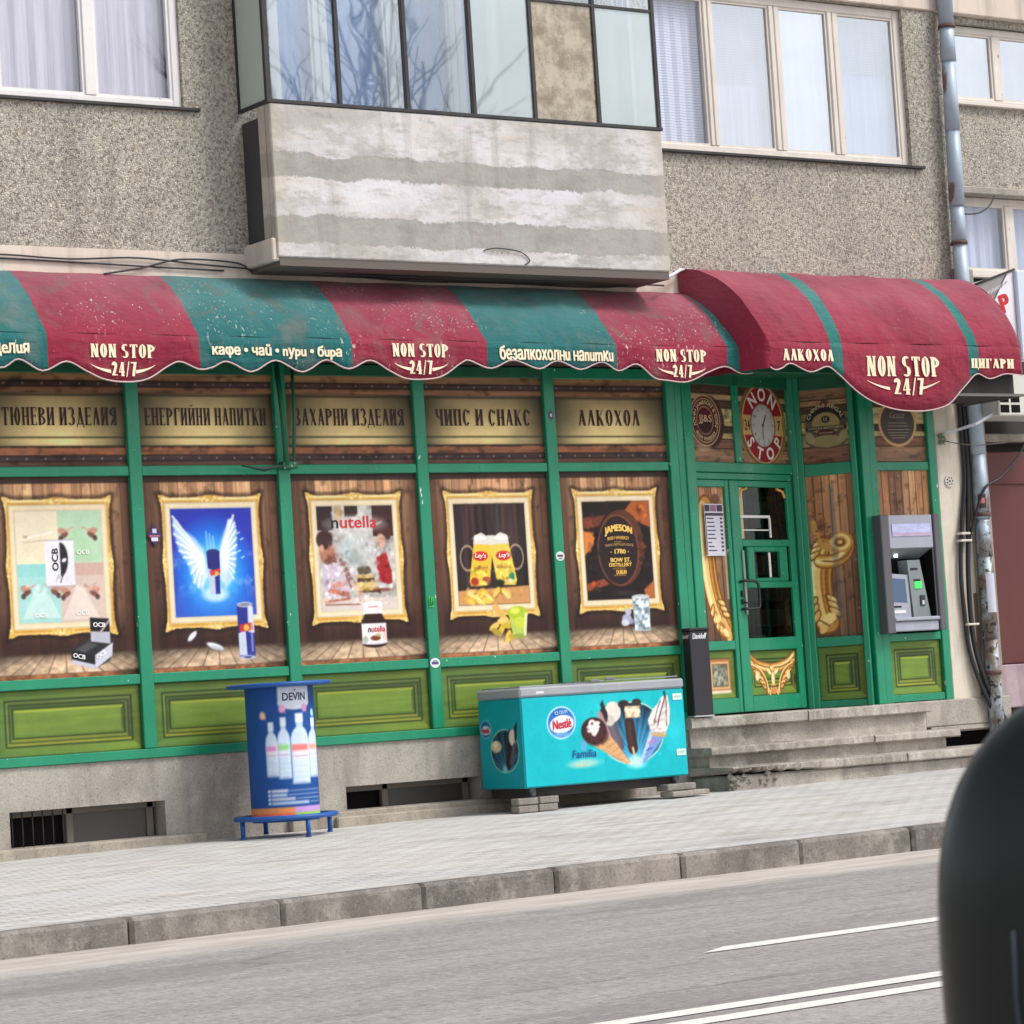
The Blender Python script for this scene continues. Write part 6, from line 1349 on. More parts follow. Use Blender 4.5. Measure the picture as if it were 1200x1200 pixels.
c.ell(1.16, .86, .05, .03, (60, 46, 40)); c.line([(1.09, .47), (1.11, .36)], .022, (222, 196, 156))
c.ell(OX+.03, .345, .1, .05, (206, 246, 250), .8, 6)
# left cone with chocolate head
c.poly([(.60, .55), (.79, .68), (1.06, .345), (1.02, .335)], (214, 160, 110)); 
for k in range(7): t = k/7.; c.line([(.66+.36*t, .60-.26*t), (.80+.24*t, .66-.31*t)], .006, (150, 98, 62), .8)
for k in range(4): c.line([(.64+.045*k, .58+.028*k), (1.045, .345)], .005, (236, 196, 150), .8)
c.line([(.76, .78), (.84, .60)], .05, (196, 150, 150), .9, 2); c.ell(.69, .64, .135, .115, (60, 30, 34)); c.ell(.71, .60, .13, .09, (78, 40, 40), .8, 3)
for xx, zz, r_ in ((.675, .70, .04), (.645, .66, .035), (.70, .655, .042), (.73, .69, .034), (.69, .625, .03)): c.ell(xx, zz, r_, r_*.95, (238, 226, 226))
for k in range(16): a = k*.9; c.ell(.70+.10*math.cos(a), .62+.085*math.sin(a), .012, .01, (36, 18, 20), .9)
# right soft-serve cone in blue wrapper
c.poly([(1.30, .62), (1.46, .57), (1.215, .34), (1.15, .33)], (122, 156, 214)); c.poly([(1.28, .60), (1.34, .62), (1.18, .335), (1.15, .33)], (196, 214, 244), .9); c.line([(1.27, .50), (1.33, .53)], .022, (196, 120, 190)); c.line([(1.24, .44), (1.29, .46)], .016, (60, 96, 190)); c.line([(1.31, .575), (1.44, .56)], .03, (206, 170, 100))
c.poly([(1.29, .61), (1.27, .70), (1.32, .78), (1.40, .85), (1.46, .905), (1.50, .90), (1.515, .78), (1.50, .66), (1.45, .57)], (238, 230, 222)); 
for (a, b, r1, r2_, ro) in ((1.36, .66, .085, .05, -.3), (1.38, .72, .09, .05, .2), (1.43, .78, .07, .05, .5), (1.45, .85, .05, .045, .8)): c.ell(a, b, r1, r2_, (250, 246, 242), .8, 3, ro); c.ell(a+.01, b-.03, r1*.9, r2_*.3, (196, 180, 176), .7, 3, ro)
c.line(curve((1.47, .90), (1.44, .80), (1.40, .76), (1.37, .64)), .012, (92, 56, 70)); c.line(curve((1.475, .91), (1.49, .80), (1.46, .74), (1.47, .64)), .010, (110, 70, 80)); c.line(curve((1.42, .86), (1.38, .80), (1.36, .74), (1.33, .66)), .009, (120, 80, 86)); c.ell(1.465, .92, .012, .03, (40, 70, 60))
for xx, zz in ((1.33, .63), (1.36, .60), (1.39, .63), (1.43, .60), (1.31, .67)): c.ell(xx, zz, .022, .02, (250, 244, 238)); c.ell(xx, zz-.014, .02, .008, (150, 120, 120), .6, 2)
# badge and sub-brand
BX, BZ = .355, .728
c.ell(BX, BZ, .150, .138, (226, 244, 248), 1, 1, .15); c.ell(BX, BZ, .138, .126, (40, 110, 196), 1, 1, .15); c.ell(BX+.005, BZ-.012, .125, .075, (238, 240, 248), 1, 1, .12); c.ell(BX, BZ-.10, .1, .02, (120, 180, 230), .8, 2)
c.ell(.57, .52, .035, .05, (110, 170, 220), .8, 2); c.ell(.575, .375, .16, .035, (196, 224, 220), .75, 5); c.ell(.53, .36, .1, .02, (214, 214, 170), .6, 5)
c.clutter(.60, 1.5, .36, .88, 90, 21, .02, .18, 12)
ftp = c.build('printed_front', fz, None, FY0-.004)
def ft(par, body, x, z, w, h, col, T=None, y=FY0-.008, **k):
    g = MB(T); text_mesh(g, body, x, z, y, width=w, height=h, center=True, **k); return obj('lettering', g, mat('freezer_ink', col, .5), par)
ft(ftp, 'Nestlé', BX+.005, BZ-.01, .19, .075, (214, 30, 60), bold=.03, rot=.08, shear=.1); ft(ftp, 'ICE CREAM', BX, BZ+.088, .13, .028, (196, 232, 250), bold=.01, rot=.08); ft(ftp, 'Familia', .57, .455, .25, .065, (30, 60, 150), shear=.15, bold=.01)
for x, z in ((1.60, .885), (1.605, .405)):
    s = CV(x-.05, x+.05, z-.028, z+.028, 130, (214, 236, 226)); s.rect(x-.035, x+.035, z-.006, z+.008, (150, 190, 176)); s.build('rating_label', fz, None, FY0-.009)
def TSd(x, y, z): return (FX0+y, FY1-x, z)
c = CV(.012, .628, .212, .945, 130, (0, 158, 168)); sh = np.interp(c.X, [0, .3, .62], [.86, 1.0, .98])  # side print coloured darker than the front: shade of the left side painted in
O2, Z2 = .375, .52
c.ell(O2, Z2, .21, .185, (196, 222, 196)); c.ell(O2, Z2, .20, .175, (22, 52, 62)); q = (((c.X-O2)/.2)**2+((c.Z-Z2)/.175)**2) < 1; rad = np.hypot(c.X-O2-.02, c.Z-.34); an = np.arctan2(c.Z-.34, c.X-O2); c.a = np.where(q[..., None], np.stack([22+40*np.exp(-rad/.1), 56+110*np.exp(-rad/.12)+24*np.sin(an*20), 70+120*np.exp(-rad/.14)+26*np.sin(an*20)], -1), c.a)
c.ell(.25, .56, .08, .05, (214, 196, 150)); c.ell(.24, .575, .04, .03, (238, 226, 196)); c.line([(.47, .66), (.42, .40)], .075, (42, 26, 30)); c.ell(.50, .63, .055, .07, (220, 212, 200)); c.line([(.52, .56), (.46, .42)], .05, (86, 84, 96)); c.poly([(.53, .72), (.58, .76), (.56, .62), (.53, .58)], (30, 34, 36)); c.ell(.36, .37, .03, .03, (150, 220, 226), .8, 4)
c.ell(.105, .71, .085, .078, (170, 210, 214)); c.ell(.105, .71, .076, .07, (24, 92, 150)); c.ell(.105, .70, .07, .04, (210, 220, 226))
sp = c.build('printed_side', fz, TSd, -.004)
g = MB(TSd); text_mesh(g, 'Nestlé', .105, .70, -.008, width=.11, height=.045, bold=.03, center=True); obj('lettering', g, mat('freezer_ink', (196, 30, 60), .5), sp)
# paving bricks under the castors
M['paver_block'] = m_concrete('paver_block', (150, 145, 138), (130, 124, 116), (170, 164, 156), 2, .5)
spots = [(-.045, -.76, .0, 0, 'lower grey paving block of the left stack under the freezer, left end'), (.165, -.755, .0, .04, 'lower grey paving block of the left stack under the freezer, right end'),
         (-.03, -.745, .062, -.03, 'upper grey paving block of the left stack under the freezer, left end'), (.18, -.75, .062, .02, 'upper grey paving block of the left stack under the freezer, right end'),
         (1.62, -.80, .012, .05, 'flat paving slab piece under the right freezer castor, lowest and longest'), (1.56, -.76, .062, 0, 'thick paving block directly under the right front freezer castor')]
for i, (x, y, z, ro, lb) in enumerate(spots):
    L, D, H = ((.1, .06, .029), (.1, .06, .029), (.102, .06, .029), (.10, .06, .029), (.21, .09, .022), (.155, .085, .029))[i]
    mb = MB(); mb.box(-L, L, -D, D, 0, 2*H, 0, .008); o = obj('paving_block', mb, M['paver_block'] if i != 4 else M['ledge']); o.location = (x, y, pz(x, y)+.003+z); o.rotation_euler = (0, 0, ro)
    tag(o, lb, 'paving block', 'paving blocks propping up the freezer')
    if i in (4,): o.location.z -= .0

# ================================================================== ROUND ADVERTISING TABLE
CXT, CYT, RT = -2.245, -.60, .272
tb = thing('standing_table', 'blue cylindrical standing table printed with four water bottles', 'table', (CXT, CYT, .0))
mblue = m_paint('blue_plastic', (22, 84, 160), .4, .15, False)
mb = MB(); mb.lathe(CXT, CYT, [(.395, 1.166), (.416, 1.172), (.422, 1.184), (.416, 1.197), (.40, 1.202)], 56); obj('table_top', mb, mblue, tb)
phi = math.atan2(-21-CYT, -14-CXT)
def TC(x, y, z):
    a = phi+x/RT; r_ = RT-y
    return (CXT+r_*np.cos(a), CYT+r_*np.sin(a), z)
mb = MB(); mb.lathe(CXT, CYT, [(RT-.003, .10), (RT-.003, 1.166)], 56); obj('drum', mb, mblue, tb)
c = CV(-math.pi*RT, math.pi*RT, .135, 1.165, 130, (26, 78, 150))
th = lambda d: R(d)*RT
def bottle(d0, d1, zb, zt, lab):
    a, b = th(d0), th(d1); xc = (a+b)/2; w = (b-a)/2; H = zt-zb
    c.rect(a+.006, b-.006, zb+.01, zb+H*.62, (206, 224, 244)); c.ell(xc, zb+H*.62, w-.006, H*.2, (206, 224, 244)); c.rect(xc-w*.36, xc+w*.36, zb+H*.8, zt-.02, (196, 212, 236)); c.rect(xc-w*.42, xc+w*.42, zt-.07, zt, (226, 234, 248))
    c.rect(a+.006, b-.006, zb+H*.36, zb+H*.57, (232, 226, 240)); c.rect(a+.008, b-.008, zb+H*.48, zb+H*.565, lab, .75, 2); c.rect(a+.006, b-.006, zb+H*.395, zb+H*.405, (120, 130, 170), .8)
    c.rect(a+.006, a+.014, zb+.02, zb+H*.6, (170, 190, 220), .8, 1.5); c.rect(b-.02, b-.01, zb+.02, zb+H*.6, (236, 244, 252), .8, 1.5); c.ell(xc, zb+.016, w*.8, .012, (150, 170, 206), .7, 2)
    for k in range(3): c.rect(a+.01, b-.01, zb+H*(.1+.08*k), zb+H*(.11+.08*k), (176, 196, 226), .6)
for off in (0, 180):
    o_ = off
    bottle(-29+o_, -6+o_, .45, .89, (226, 120, 196)); bottle(49+o_, 84+o_, .43, .91, (240, 150, 120)); bottle(-8+o_, 15+o_, .43, .925, (120, 214, 110)); bottle(14+o_, 51+o_, .385, .95, (236, 96, 84))
    a, b = th(-3+o_), th(56+o_); c.rect(a, b, 1.03, 1.165, (222, 230, 242)); c.ell((a+b)/2, 1.03, (b-a)/2, .05, (222, 230, 242))
    for d, z, cc in ((-31, .945, (250, 200, 150)), (3, .99, (240, 170, 214)), (44, .99, (226, 150, 214)), (66, .95, (190, 226, 214))): c.ell(th(d+o_), z, .026, .032, cc, 1, 1.5); c.poly([(th(d+o_)+.0, z+.02), (th(d+o_)+.028, z-.0), (th(d+o_)+.026, z-.045)], cc)
    for k in range(4): z = .345-.032*k; c.ell(th(-26+o_), z, .012, .012, (230, 236, 244)); c.rect(th(-22+o_), th((6, 4, 18, 44)[k]+o_), z-.012, z+.012, ((236, 226, 240), (206, 226, 236), (226, 214, 226), (206, 216, 236))[k], .85, 1.5); c.rect(th((8, 6, 20, 46)[k]+o_), th(80+o_), z-.004, z+.004, (226, 214, 236), .7)
c.rect(c.x0, c.x1, .135, .215, (240, 150, 90)); c.rect(c.x0, c.x1, .135, .168, (236, 110, 90))
for o_ in (0, 180): c.rect(th(16+o_), th(88+o_), .168, .215, (206, 160, 226)); c.rect(th(16+o_), th(88+o_), .135, .170, (150, 210, 90))
wr = c.build('printed_wrap', tb, TC, -.002)
for off in (0, 180):
    g = MB(TC); v, f = text_tris('DEVIN', 1., .018); x0 = min(q[0] for q in v); x1 = max(q[0] for q in v); k = .20/(x1-x0)
    # fine tessellation is unnecessary: every letter is narrow
    for q in v: g.pt(th(26+off)-.10+(q[0]-x0)*k, -.005, 1.055+q[1]*.085)
    for t in f: g.face(t)
    g.tube([(th(26+off)+.0, -.006, 1.128), (th(26+off)+.006, -.006, 1.142)], .004, 5)
    obj('lettering', g, mat('navy_ink', (34, 44, 84), .5), wr)
mb = MB()
rr_ = [(.345, .118), (.41, .118), (.418, .128), (.418, .146), (.40, .156), (.345, .152), (.345, .118)]; mb.lathe(CXT, CYT, rr_, 56, 0, False); obj('base_ring', mb, mblue, tb)
mb = MB()
for k in range(4): a = phi+R(45*k+10); mb.tube([(CXT+.26*math.cos(a), CYT+.26*math.sin(a), .135), (CXT+.37*math.cos(a), CYT+.37*math.sin(a), .135)], .012, 6); a += math.pi; mb.tube([(CXT+.26*math.cos(a), CYT+.26*math.sin(a), .135), (CXT+.37*math.cos(a), CYT+.37*math.sin(a), .135)], .012, 6)
obj('base_spokes', mb, mblue, tb)
for d in (-64, 26, 116, 206):
    a = phi+R(d); x, y = CXT+.385*math.cos(a), CYT+.385*math.sin(a); mb = MB(); mb.tube([(x, y, pz(x, y)+.002), (x, y, .125)], .019, 10); mb.tube([(x, y, pz(x, y)+.001), (x, y, pz(x, y)+.012)], .024, 10); obj('leg', mb, mblue, tb)

# ================================================================== DRAINPIPE, CABLES, SMALL FIXTURES
def m_pipe():
    m = mat('pale_blue_pipe', (172, 186, 202), .5, .2); n = NT(m); x, y, z = n.xyz()
    low = n.ramp(n.math('MULTIPLY', z, .2), [(.38, 1.), (.60, 0.)])
    base = n.mix(n.ramp(n.noise(3, 5), [(.35, 0.), (.7, .8)]), (178, 192, 208), (150, 166, 178))
    base = n.mix(n.ramp(n.noise(6, 6, n.co((1, 1, .5))), [(.6, 0.), (.66, .85)]), base, (116, 70, 62))
    f = n.math('MULTIPLY', n.ramp(n.noise(9, 6, n.co((1, 1, .6))), [(.42, 0.), (.55, 1.)]), low)
    base = n.mix(f, base, (122, 112, 100)); base = n.mix(n.math('MULTIPLY', n.ramp(n.noise(17, 5), [(.55, 0.), (.6, 1.)]), low), base, (64, 54, 48))
    n.col(base); n.bump(n.noise(14, 5), .4, .01); return m
M['pipe'] = m_pipe()
dp = thing('drainpipe', 'pale blue rusty drainpipe running down beside the shop', 'drainpipe', (6.02, -.1, .3))
PX = lambda z: float(np.interp(z, [.3, .5, 3.5, 4.9, 7.5, 8.6], [6.03, 6.025, 6.045, 6.0, 6.055, 6.075]))
segs = [.30, 1.25, 2.05, 2.42, 3.05, 4.25, 5.12, 5.5, 6.25, 6.95, 7.3, 8.6]
for i, (a, b) in enumerate(zip(segs, segs[1:])):
    mb = MB(); r0 = .072+.003*(i % 2); mb.tube([(PX(a), -.115, a), (PX((a+b)/2), -.115, (a+b)/2), (PX(b), -.115, b+.03)], [r0+.004, r0, r0-.004], 20); obj('pipe_section', mb, M['pipe'], dp)
for z in (5.12, 7.28, 2.44, .9):
    mb = MB(); mb.tube([(PX(z), -.115, z), (PX(z), -.115, z+.035)], .084, 20); mb.box(PX(z)-.012, PX(z)+.012, -.04, 0, z+.004, z+.03); obj('bracket', mb, mat('rusty_bracket', (96, 72, 66), .8), dp)
def flat_label(px, z0, z1, a0, a1, r, mt, name, par):
    mb = MB(); n = 6; P = [(PX(z0)+r*math.cos(R(a0+(a1-a0)*k/n)), -.115+r*math.sin(R(a0+(a1-a0)*k/n))) for k in range(n+1)]
    for p, q in zip(P, P[1:]): mb.quad((p[0], p[1], z0), (q[0], q[1], z0), (q[0], q[1], z1), (p[0], p[1], z1))
    return obj(name, mb, mt, par)
flat_label(0, 1.50, 1.88, 222, 290, .083, m_paint('torn_paper', (206, 208, 222), .8, .3, True, (120, 120, 130)), 'torn_notice', dp)
flat_label(0, 2.52, 2.655, 205, 260, .083, mat('dark_sticker', (70, 40, 48), .5), 'small_sticker', dp); flat_label(0, 2.565, 2.62, 212, 250, .085, mat('pink_sticker_mark', (210, 120, 130), .5), 'sticker_mark', dp)
mb = MB(); mb.box(5.995, 6.16, .02, .3, 4.9, 7.465); obj('corner_infill', mb, M['roughcast'], bld)
mb = MB(); mb.box(5.985, 6.25, -.03, .25, .45, 4.9, 0, .01); obj('corner_strip', mb, M['ledge'], bld)
mb = MB(); mb.box(5.93, 5.983, -.028, .0, .7, 1.7, 0, .02); obj('old_mortar', mb, mat('old_mortar', (112, 92, 78), .95), bld)

def cable(name, pts, r, label, cat='cable', m=None, group=None, n=8):
    P = []; pp = [np.array(p, float) for p in pts]
    for i in range(len(pp)-1):
        p0 = pp[max(0, i-1)]; p1 = pp[i]; p2 = pp[i+1]; p3 = pp[min(len(pp)-1, i+2)]
        for t in np.linspace(0, 1, n, endpoint=False): P.append(tuple(.5*((2*p1)+(-p0+p2)*t+(2*p0-5*p1+4*p2-p3)*t*t+(-p0+3*p1-3*p2+p3)*t**3)))
    P.append(tuple(pp[-1])); mb = MB(); mb.tube(P, r, 8); return tag(obj(name, mb, m or M['cable']), label, cat, group)
cable('power_cable', [(5.90, -.05, 3.9), (5.905, -.05, 3.3), (5.90, -.05, 2.8), (5.80, -.06, 2.3), (5.75, -.06, 1.9), (5.76, -.06, 1.5), (5.79, -.06, 1.15), (5.88, -.09, .8), (6.02, -.13, .5), (6.15, -.15, .3)], .021, 'thick black cable left of the drainpipe, outermost of the bundle')
cable('power_cable', [(5.95, -.06, 3.9), (5.95, -.06, 3.3), (5.93, -.07, 2.8), (5.87, -.08, 2.3), (5.83, -.08, 1.9), (5.82, -.08, 1.5), (5.85, -.08, 1.15), (5.94, -.11, .8), (6.08, -.15, .5), (6.2, -.17, .3)], .024, 'thick black cable of the bundle next to the drainpipe')
cable('thin_cable', [(6.75, -.22, 3.5), (6.55, -.22, 3.1), (6.25, -.2, 2.82), (6.03, -.2, 2.72), (5.93, -.16, 2.5), (5.86, -.09, 2.2)], .013, 'thin black cable swooping across the drainpipe from the right')
for z, x in ((2.27, 5.80), (2.20, 5.79), (1.385, 5.80)):
    mb = MB(); mb.box(x-.05, x+.10, -.115, -.035, z, z+.022, 0, .006); o = tag(obj('cable_clip', mb, mat('white_clip', (214, 206, 196), .6)), {2.27: 'pale clip on the cable bundle, upper of the close pair', 2.20: 'pale clip on the cable bundle, lower of the close pair', 1.385: 'single pale clip low on the cable bundle'}[z], 'clip', 'clips holding the cables beside the drainpipe')
# bluish white flat conduit hanging from the awning to the plaster
mb = MB(); P = [(5.69, -.03, 3.26), (5.80, -.10, 3.29), (5.93, -.24, 3.335), (6.07, -.30, 3.41), (6.20, -.33, 3.50), (6.24, -.33, 3.56)]
for p, q in zip(P, P[1:]): mb.quad((p[0], p[1], p[2]-.013), (q[0], q[1], q[2]-.016), (q[0], q[1], q[2]+.016), (p[0], p[1], p[2]+.013))
o = obj('plastic_strap', mb, M['cable_white']); so = o.modifiers.new('thickness', 'SOLIDIFY'); so.thickness = .006; tag(o, 'bluish white plastic strap hanging diagonally beside the drainpipe', 'strap')
cable('loose_wire', [(5.66, -.03, 3.20), (5.8, -.14, 3.15), (5.95, -.22, 3.13), (6.3, -.25, 3.15)], .005, 'thin grey wire below the white strap beside the drainpipe', 'wire', mat('grey_wire', (96, 90, 86), .6))
mb = MB(); rr = random.Random(2)
for k in range(34):
    a = rr.uniform(0, 6.28); L = rr.uniform(.02, .07); x, z = 5.635+rr.uniform(-.02, .03), 3.20+rr.uniform(-.04, .05); mb.tube([(x, -.03, z), (x+L*.5*math.cos(a), -.05, z+L*.5*math.sin(a)+.008), (x+L*math.cos(a), -.055, z+L*math.sin(a))], [.004, .005, .001], 4)
tag(obj('small_weed', mb, mat('dry_weed', (128, 146, 100), .8)), 'small dry green weed growing from the cream plaster beside the awning', 'weed')
ol = thing('wall_socket', 'round white perforated wall plate on the cream plaster', 'wall plate', (5.72, -.02, 2.80))
mb = MB(); mb.tube([(5.72, -.035, 2.80), (5.72, -.02, 2.80)], .058, 20); obj('plate', mb, mat('white_plate', (206, 202, 196), .5), ol)
mb = MB()
for k in range(7): a = k*math.pi/3.5; mb.tube([(5.72+.036*math.cos(a), -.039, 2.80+.036*math.sin(a)), (5.72+.036*math.cos(a), -.034, 2.80+.036*math.sin(a))], .007, 8)
mb.tube([(5.72, -.039, 2.80), (5.72, -.034, 2.80)], .010, 8); obj('hole', mb, M['dark'], ol)
# wires along the wall above the long awning
wires = [([(-8, -.03, 4.70), (-5, -.03, 4.68), (-4.2, -.03, 4.688), (-3.6, -.03, 4.672), (-3.0, -.03, 4.70), (-2.4, -.03, 4.665), (-1.97, -.05, 4.64)], 'upper thin wire sagging along the pale band at the left'),
         ([(-8, -.02, 4.66), (-5, -.025, 4.655), (-4.2, -.025, 4.66), (-3.0, -.025, 4.635), (-2.2, -.03, 4.62)], 'lower thin wire along the pale band at the left'),
         ([(-3.3, -.03, 4.56), (-2.95, -.035, 4.62), (-2.6, -.035, 4.70), (-2.1, -.035, 4.69), (-1.95, -.05, 4.62)], 'thin wire arching over the awning left of the balcony'),
         ([(-1.9, -.10, 4.62), (-1.2, -.12, 4.60), (-.4, -.10, 4.575), (.5, -.12, 4.58), (1.6, -.12, 4.575), (2.2, -.10, 4.66), (2.62, -.06, 4.78)], 'black wire slung under the balcony slab'),
         ([(-1.9, -.2, 4.64), (-1.0, -.24, 4.59), (.2, -.22, 4.60), (1.3, -.22, 4.60), (2.3, -.12, 4.61)], 'second black wire hanging closer to the street under the balcony slab')]
for P, lb in wires: cable('wall_wire', P, .0075, lb, 'wire', None, 'wires strung above the awning')
mb = MB(); mb.tube([(2.15, -.3, 4.63), (2.35, -.2, 4.70), (2.52, -.1, 4.765), (2.62, -.04, 4.78)], [.012, .016, .016, .01], 8); tag(obj('cable_sleeve', mb, M['cable_white']), 'white cable sleeve between the balcony corner and the porch awning', 'cable sleeve')
cable('short_wire', [(.08, -.505, 4.79), (.2, -.53, 4.81), (.45, -.515, 4.79), (.55, -.51, 4.72), (.5, -.505, 4.68)], .005, 'short loose wire poking from the bottom of the balcony parapet', 'wire')

# ================================================================== NEIGHBOURING BUILDING
nb = thing('neighbouring_building', 'neighbouring grey building with cream windows and dark red shutter at the right edge', 'building', (8, 0, 0))
mb = MB(); wall(mb, 6.1, 14, 4.85, 7.47, .06, [(6.22, 8.6, 6.60, 7.40), (6.2, 8.6, 4.87, 5.74)], .2); obj('roughcast_wall', mb, M['roughcast'], nb)
bld_keep = bld; bld = nb
window('window', 6.22, 8.6, 6.61, 7.39, [(6.93, .11), (7.8, .1)], .12, M['creamwood'], .07, .08, 'glass_refl', [full('sheer_blue')]*3)
window('window', 6.2, 8.6, 4.88, 5.66, [(6.96, .11), (7.8, .1)], .14, M['creamwood'], .07, .08, 'glass_sheer', [full('sheer_blue')]*3)
bld = bld_keep
mb = MB(); mb.box(6.1, 8.7, -.0, .2, 5.665, 5.74, 0, .01); obj('window_lintel', mb, M['plinth'], nb)
mb = MB(); mb.box(6.15, 14, .0, .1, 6.565, 6.60, 0, .004); mb.box(6.15, 14, .02, .1, 4.83, 4.87, 0, .004); obj('window_sill', mb, M['creamwood'], nb)
mb = MB(); mb.box(6.1, 14, .3, .5, 3.05, 4.85); mb.box(6.1, 14, .31, .6, .2, 3.05); obj('dark_recess', mb, mat('grimy_recess', (62, 56, 56), .9), nb)
mb = MB(); mb.box(6.1, 14, .12, .3, 3.20, 3.28, 0, .01); obj('ledge', mb, M['ledge'], nb)
def m_shutter():
    m = mat('dark_red_shutter', (96, 44, 42), .6); n = NT(m); z = n.xyz()[2]
    b = n.mix(n.ramp(n.noise(1.6, 5, n.co((1, 1, .6))), [(.35, 0.), (.7, .7)]), (88, 40, 38), (102, 50, 47)); b = n.mix(n.ramp(n.noise(30, 3), [(.6, 0.), (.75, .3)]), b, (84, 40, 40)); n.col(b); return m
mb = MB(); mb.box(6.26, 14, .14, .30, .99, 3.1, 0, .01); mb.box(6.26, 14, .12, .14, 2.78, 2.80); obj('shutter', mb, m_shutter(), nb)
mb = MB(); mb.box(6.2, 14, .04, .3, .56, .985, 0, .01); obj('base_wall', mb, M['lilac'], nb)
mb = MB(); mb.box(6.6, 14, .0, .3, -.3, .56, 0, .01); obj('plinth', mb, M['plinth'], nb)
ac = thing('air_conditioner', 'white air conditioner box with a grille under the awning at the right edge', 'air conditioner', (6.6, -.2, 3.4))
mb = MB(); mb.box(6.10, 7.0, -.40, .1, 3.40, 3.80, 0, .01); obj('casing', mb, mat('white_casing', (206, 206, 200), .5), ac)
for a, b in ((6.115, 6.23), (6.26, 6.375)):
    for z in (3.43, 3.53): mb = MB(); mb.box(a, b, -.404, -.398, z, z+.075); obj('grille_opening', mb, M['dark'], ac)
sg = thing('light_box_sign', 'white shop sign board with a red letter at the right edge', 'sign', (6.4, -.3, 4.5))
mb = MB(); mb.prism([(5.95, 4.70), (6.50, 4.84), (6.50, 4.15), (5.95, 4.15)], -.31, -.22); obj('sign_face', mb, mat('white_board', (226, 226, 232), .5), sg)
s = CV(5.95, 6.50, 4.2, 4.82, 150, (226, 226, 232)); 
s.poly([(5.95, 4.695), (6.42, 4.815), (6.12, 4.40), (5.95, 4.3)], (150, 144, 146)); s.line([(6.42, 4.82), (6.05, 4.32)], .012, (30, 28, 30))
for k in range(9): a = 6.04+.05*k; s.line([(a, 4.56+.02*k), (a+.035, 4.60+.02*k)], .012, (226, 222, 222), .8, 1.5)
for k in range(7): a = 6.08+.05*k; s.line([(a, 4.50+.035*k), (a+.03, 4.53+.035*k)], .01, (96, 84, 88), .8, 1.5)
q = s.Z > 4.70+.14*(s.X-5.95)/.55-.005; s.a[q] = (226, 226, 232)
sp_ = s.build('printed_face', sg, lambda x, y, z: (x, y, np.minimum(z, 4.70+.14*(x-5.95)/.55-.004)), -.314)
g = MB(); text_mesh(g, 'P', 6.36, 4.52, -.318, height=.17, bold=.06, center=True, rot=.30); obj('lettering', g, mat('red_letter', (196, 24, 34), .5), sp_)
mb = MB(); mb.box(6.505, 6.62, -.36, -.2, 3.95, 4.845, 0, .012); obj('frame', mb, mat('white_frame', (206, 216, 232), .45), sg)
mb = MB(); mb.tube([(5.93, -.32, 4.68), (6.52, -.32, 4.86)], .012, 6); obj('support_rod', mb, M['blackmetal'], sg)
cable('window_wire', [(6.2, -.02, 5.45), (6.35, -.05, 5.46), (6.5, -.05, 5.53), (6.62, -.03, 5.65)], .008, 'thin black wire looping across the lower cream window at the right', 'wire')

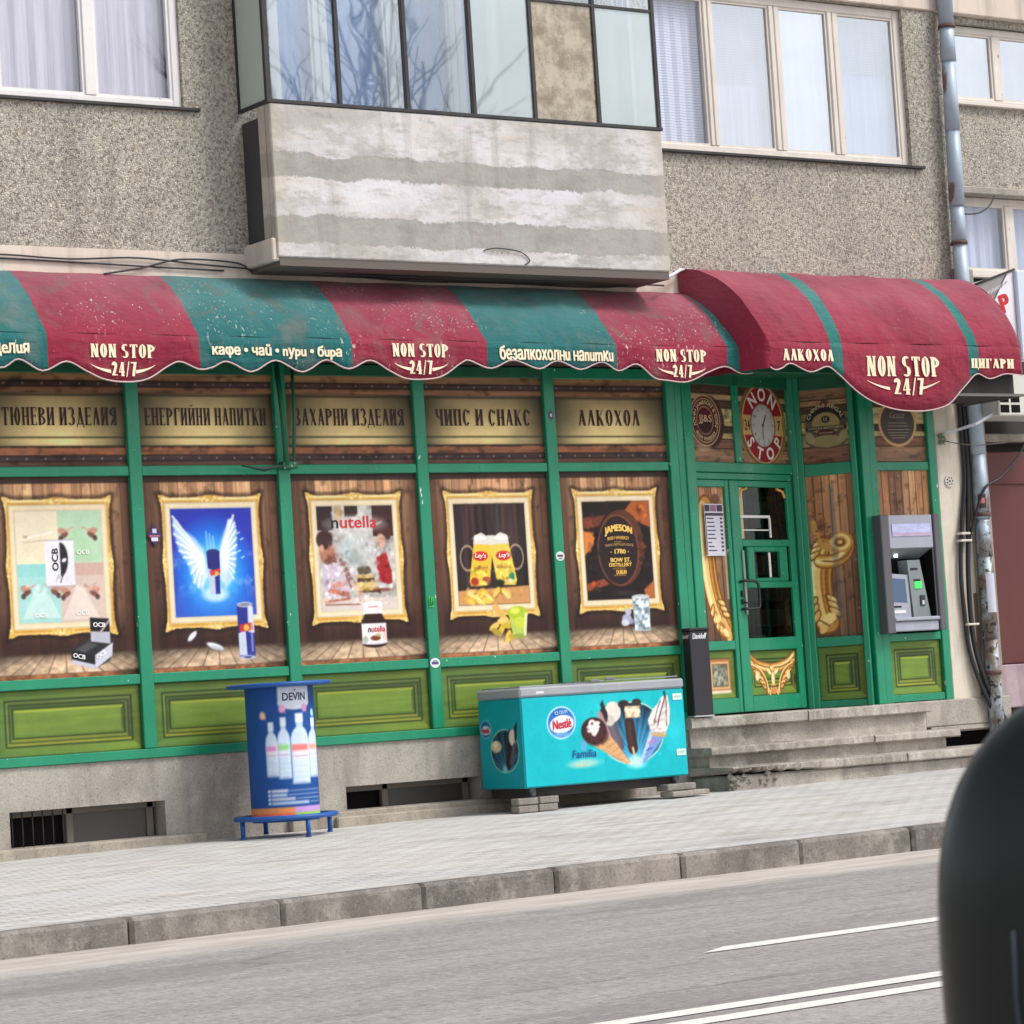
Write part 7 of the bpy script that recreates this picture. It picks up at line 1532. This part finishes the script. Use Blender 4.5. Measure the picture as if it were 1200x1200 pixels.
# ================================================================== CAR MIRROR IN THE FOREGROUND
mr_ = thing('car_mirror', 'blurred black car door mirror close to the camera at lower right', 'car mirror', (-13.26, -20.334, .70))
am = R(-48.01); ca, sa = math.cos(am), math.sin(am)
def TM(x, y, z):
    x2 = x+z*-.0; return (-13.2552+x2*ca-y*sa, -20.3388+x2*sa+y*ca, .8085+z)
def superl(mb, hw, hh, dep, y0, n=3.0, nu=72, nv=14, tilt=0.):
    rings = []
    for j in range(nv+1):
        t = j/nv; yy = y0-dep*math.sin(t*math.pi/2); k = max(.0, math.cos(t*math.pi/2))**.55
        rings.append([])
        for i in range(nu):
            a = 2*math.pi*i/nu; cx_, sz = math.cos(a), math.sin(a); r_ = (abs(cx_)**n+abs(sz)**n)**(-1/n)
            rings[-1].append(mb.pt(hw*r_*cx_*k, yy, hh*r_*sz*k))
    for a, b in zip(rings, rings[1:]):
        for i in range(nu): mb.face([a[i], a[(i+1) % nu], b[(i+1) % nu], b[i]], 0, True)
    mb.face(rings[0][::-1])
mblk = mat('black_car_plastic', (13, 18, 16), .28, spec=.5)
mb = MB(TM); superl(mb, .105, .102, .035, 0); superl(mb, .1045, .1015, -.07, 0); obj('housing', mb, mblk, mr_)
mb = MB(TM); mb.tube([(-.0755, -.0290, -.05), (-.0775, -.0290, -.025), (-.0785, -.0290, -.005), (-.0780, -.0290, .018)], .0009, 6); obj('seam_trim', mb, mat('blue_grey_trim', (50, 54, 70), .45), mr_)
mb = MB(TM); mb.tube([(.05, .02, -.08), (.12, .05, -.16), (.25, .1, -.22)], .03, 12); obj('mounting_arm', mb, mblk, mr_)
# ================================================================== BARE STREET TREES ACROSS THE ROAD (seen only as reflections in the upper panes)
def bare_tree(x, y, h, seed, label):
    rr = random.Random(seed); t = thing('bare_tree', label, 'tree', (x, y, -.4)); tr = MB(); br = MB()
    def grow(p, d, L, r, lvl):
        pts = [p]; q = Vector(p); dd = Vector(d)
        for k in range(4): dd = (dd+Vector((rr.uniform(-.16, .16), rr.uniform(-.16, .16), rr.uniform(-.04, .14)))).normalized(); q = q+dd*L/4; pts.append(q.copy())
        (tr if lvl == 0 else br).tube(pts, [r*(1-.45*k/4) for k in range(5)], 7 if lvl < 2 else 4)
        if lvl >= 4: return
        for k in range(4 if lvl < 4 else 3):
            f = rr.uniform(.4, 1.); i = min(3, int(f*4)); o = pts[i].lerp(pts[i+1], f*4-i if f < 1 else 1); a = rr.uniform(0, 6.28); side = Vector((math.cos(a), math.sin(a), rr.uniform(.1, .8)))
            grow(o, (dd*.75+side*.75).normalized(), L*rr.uniform(.55, .78), r*.52, lvl+1)
    grow(Vector((x, y, -.4)), (0, 0, 1), h*.36, h*.012, 0)
    bark = mat('bark', (84, 74, 66), .9); obj('trunk', tr, bark, t); obj('crown', br, bark, t)
bare_tree(9.6, -15.5, 17, 3, 'leafless tall street tree across the road, reflected in the balcony panes')
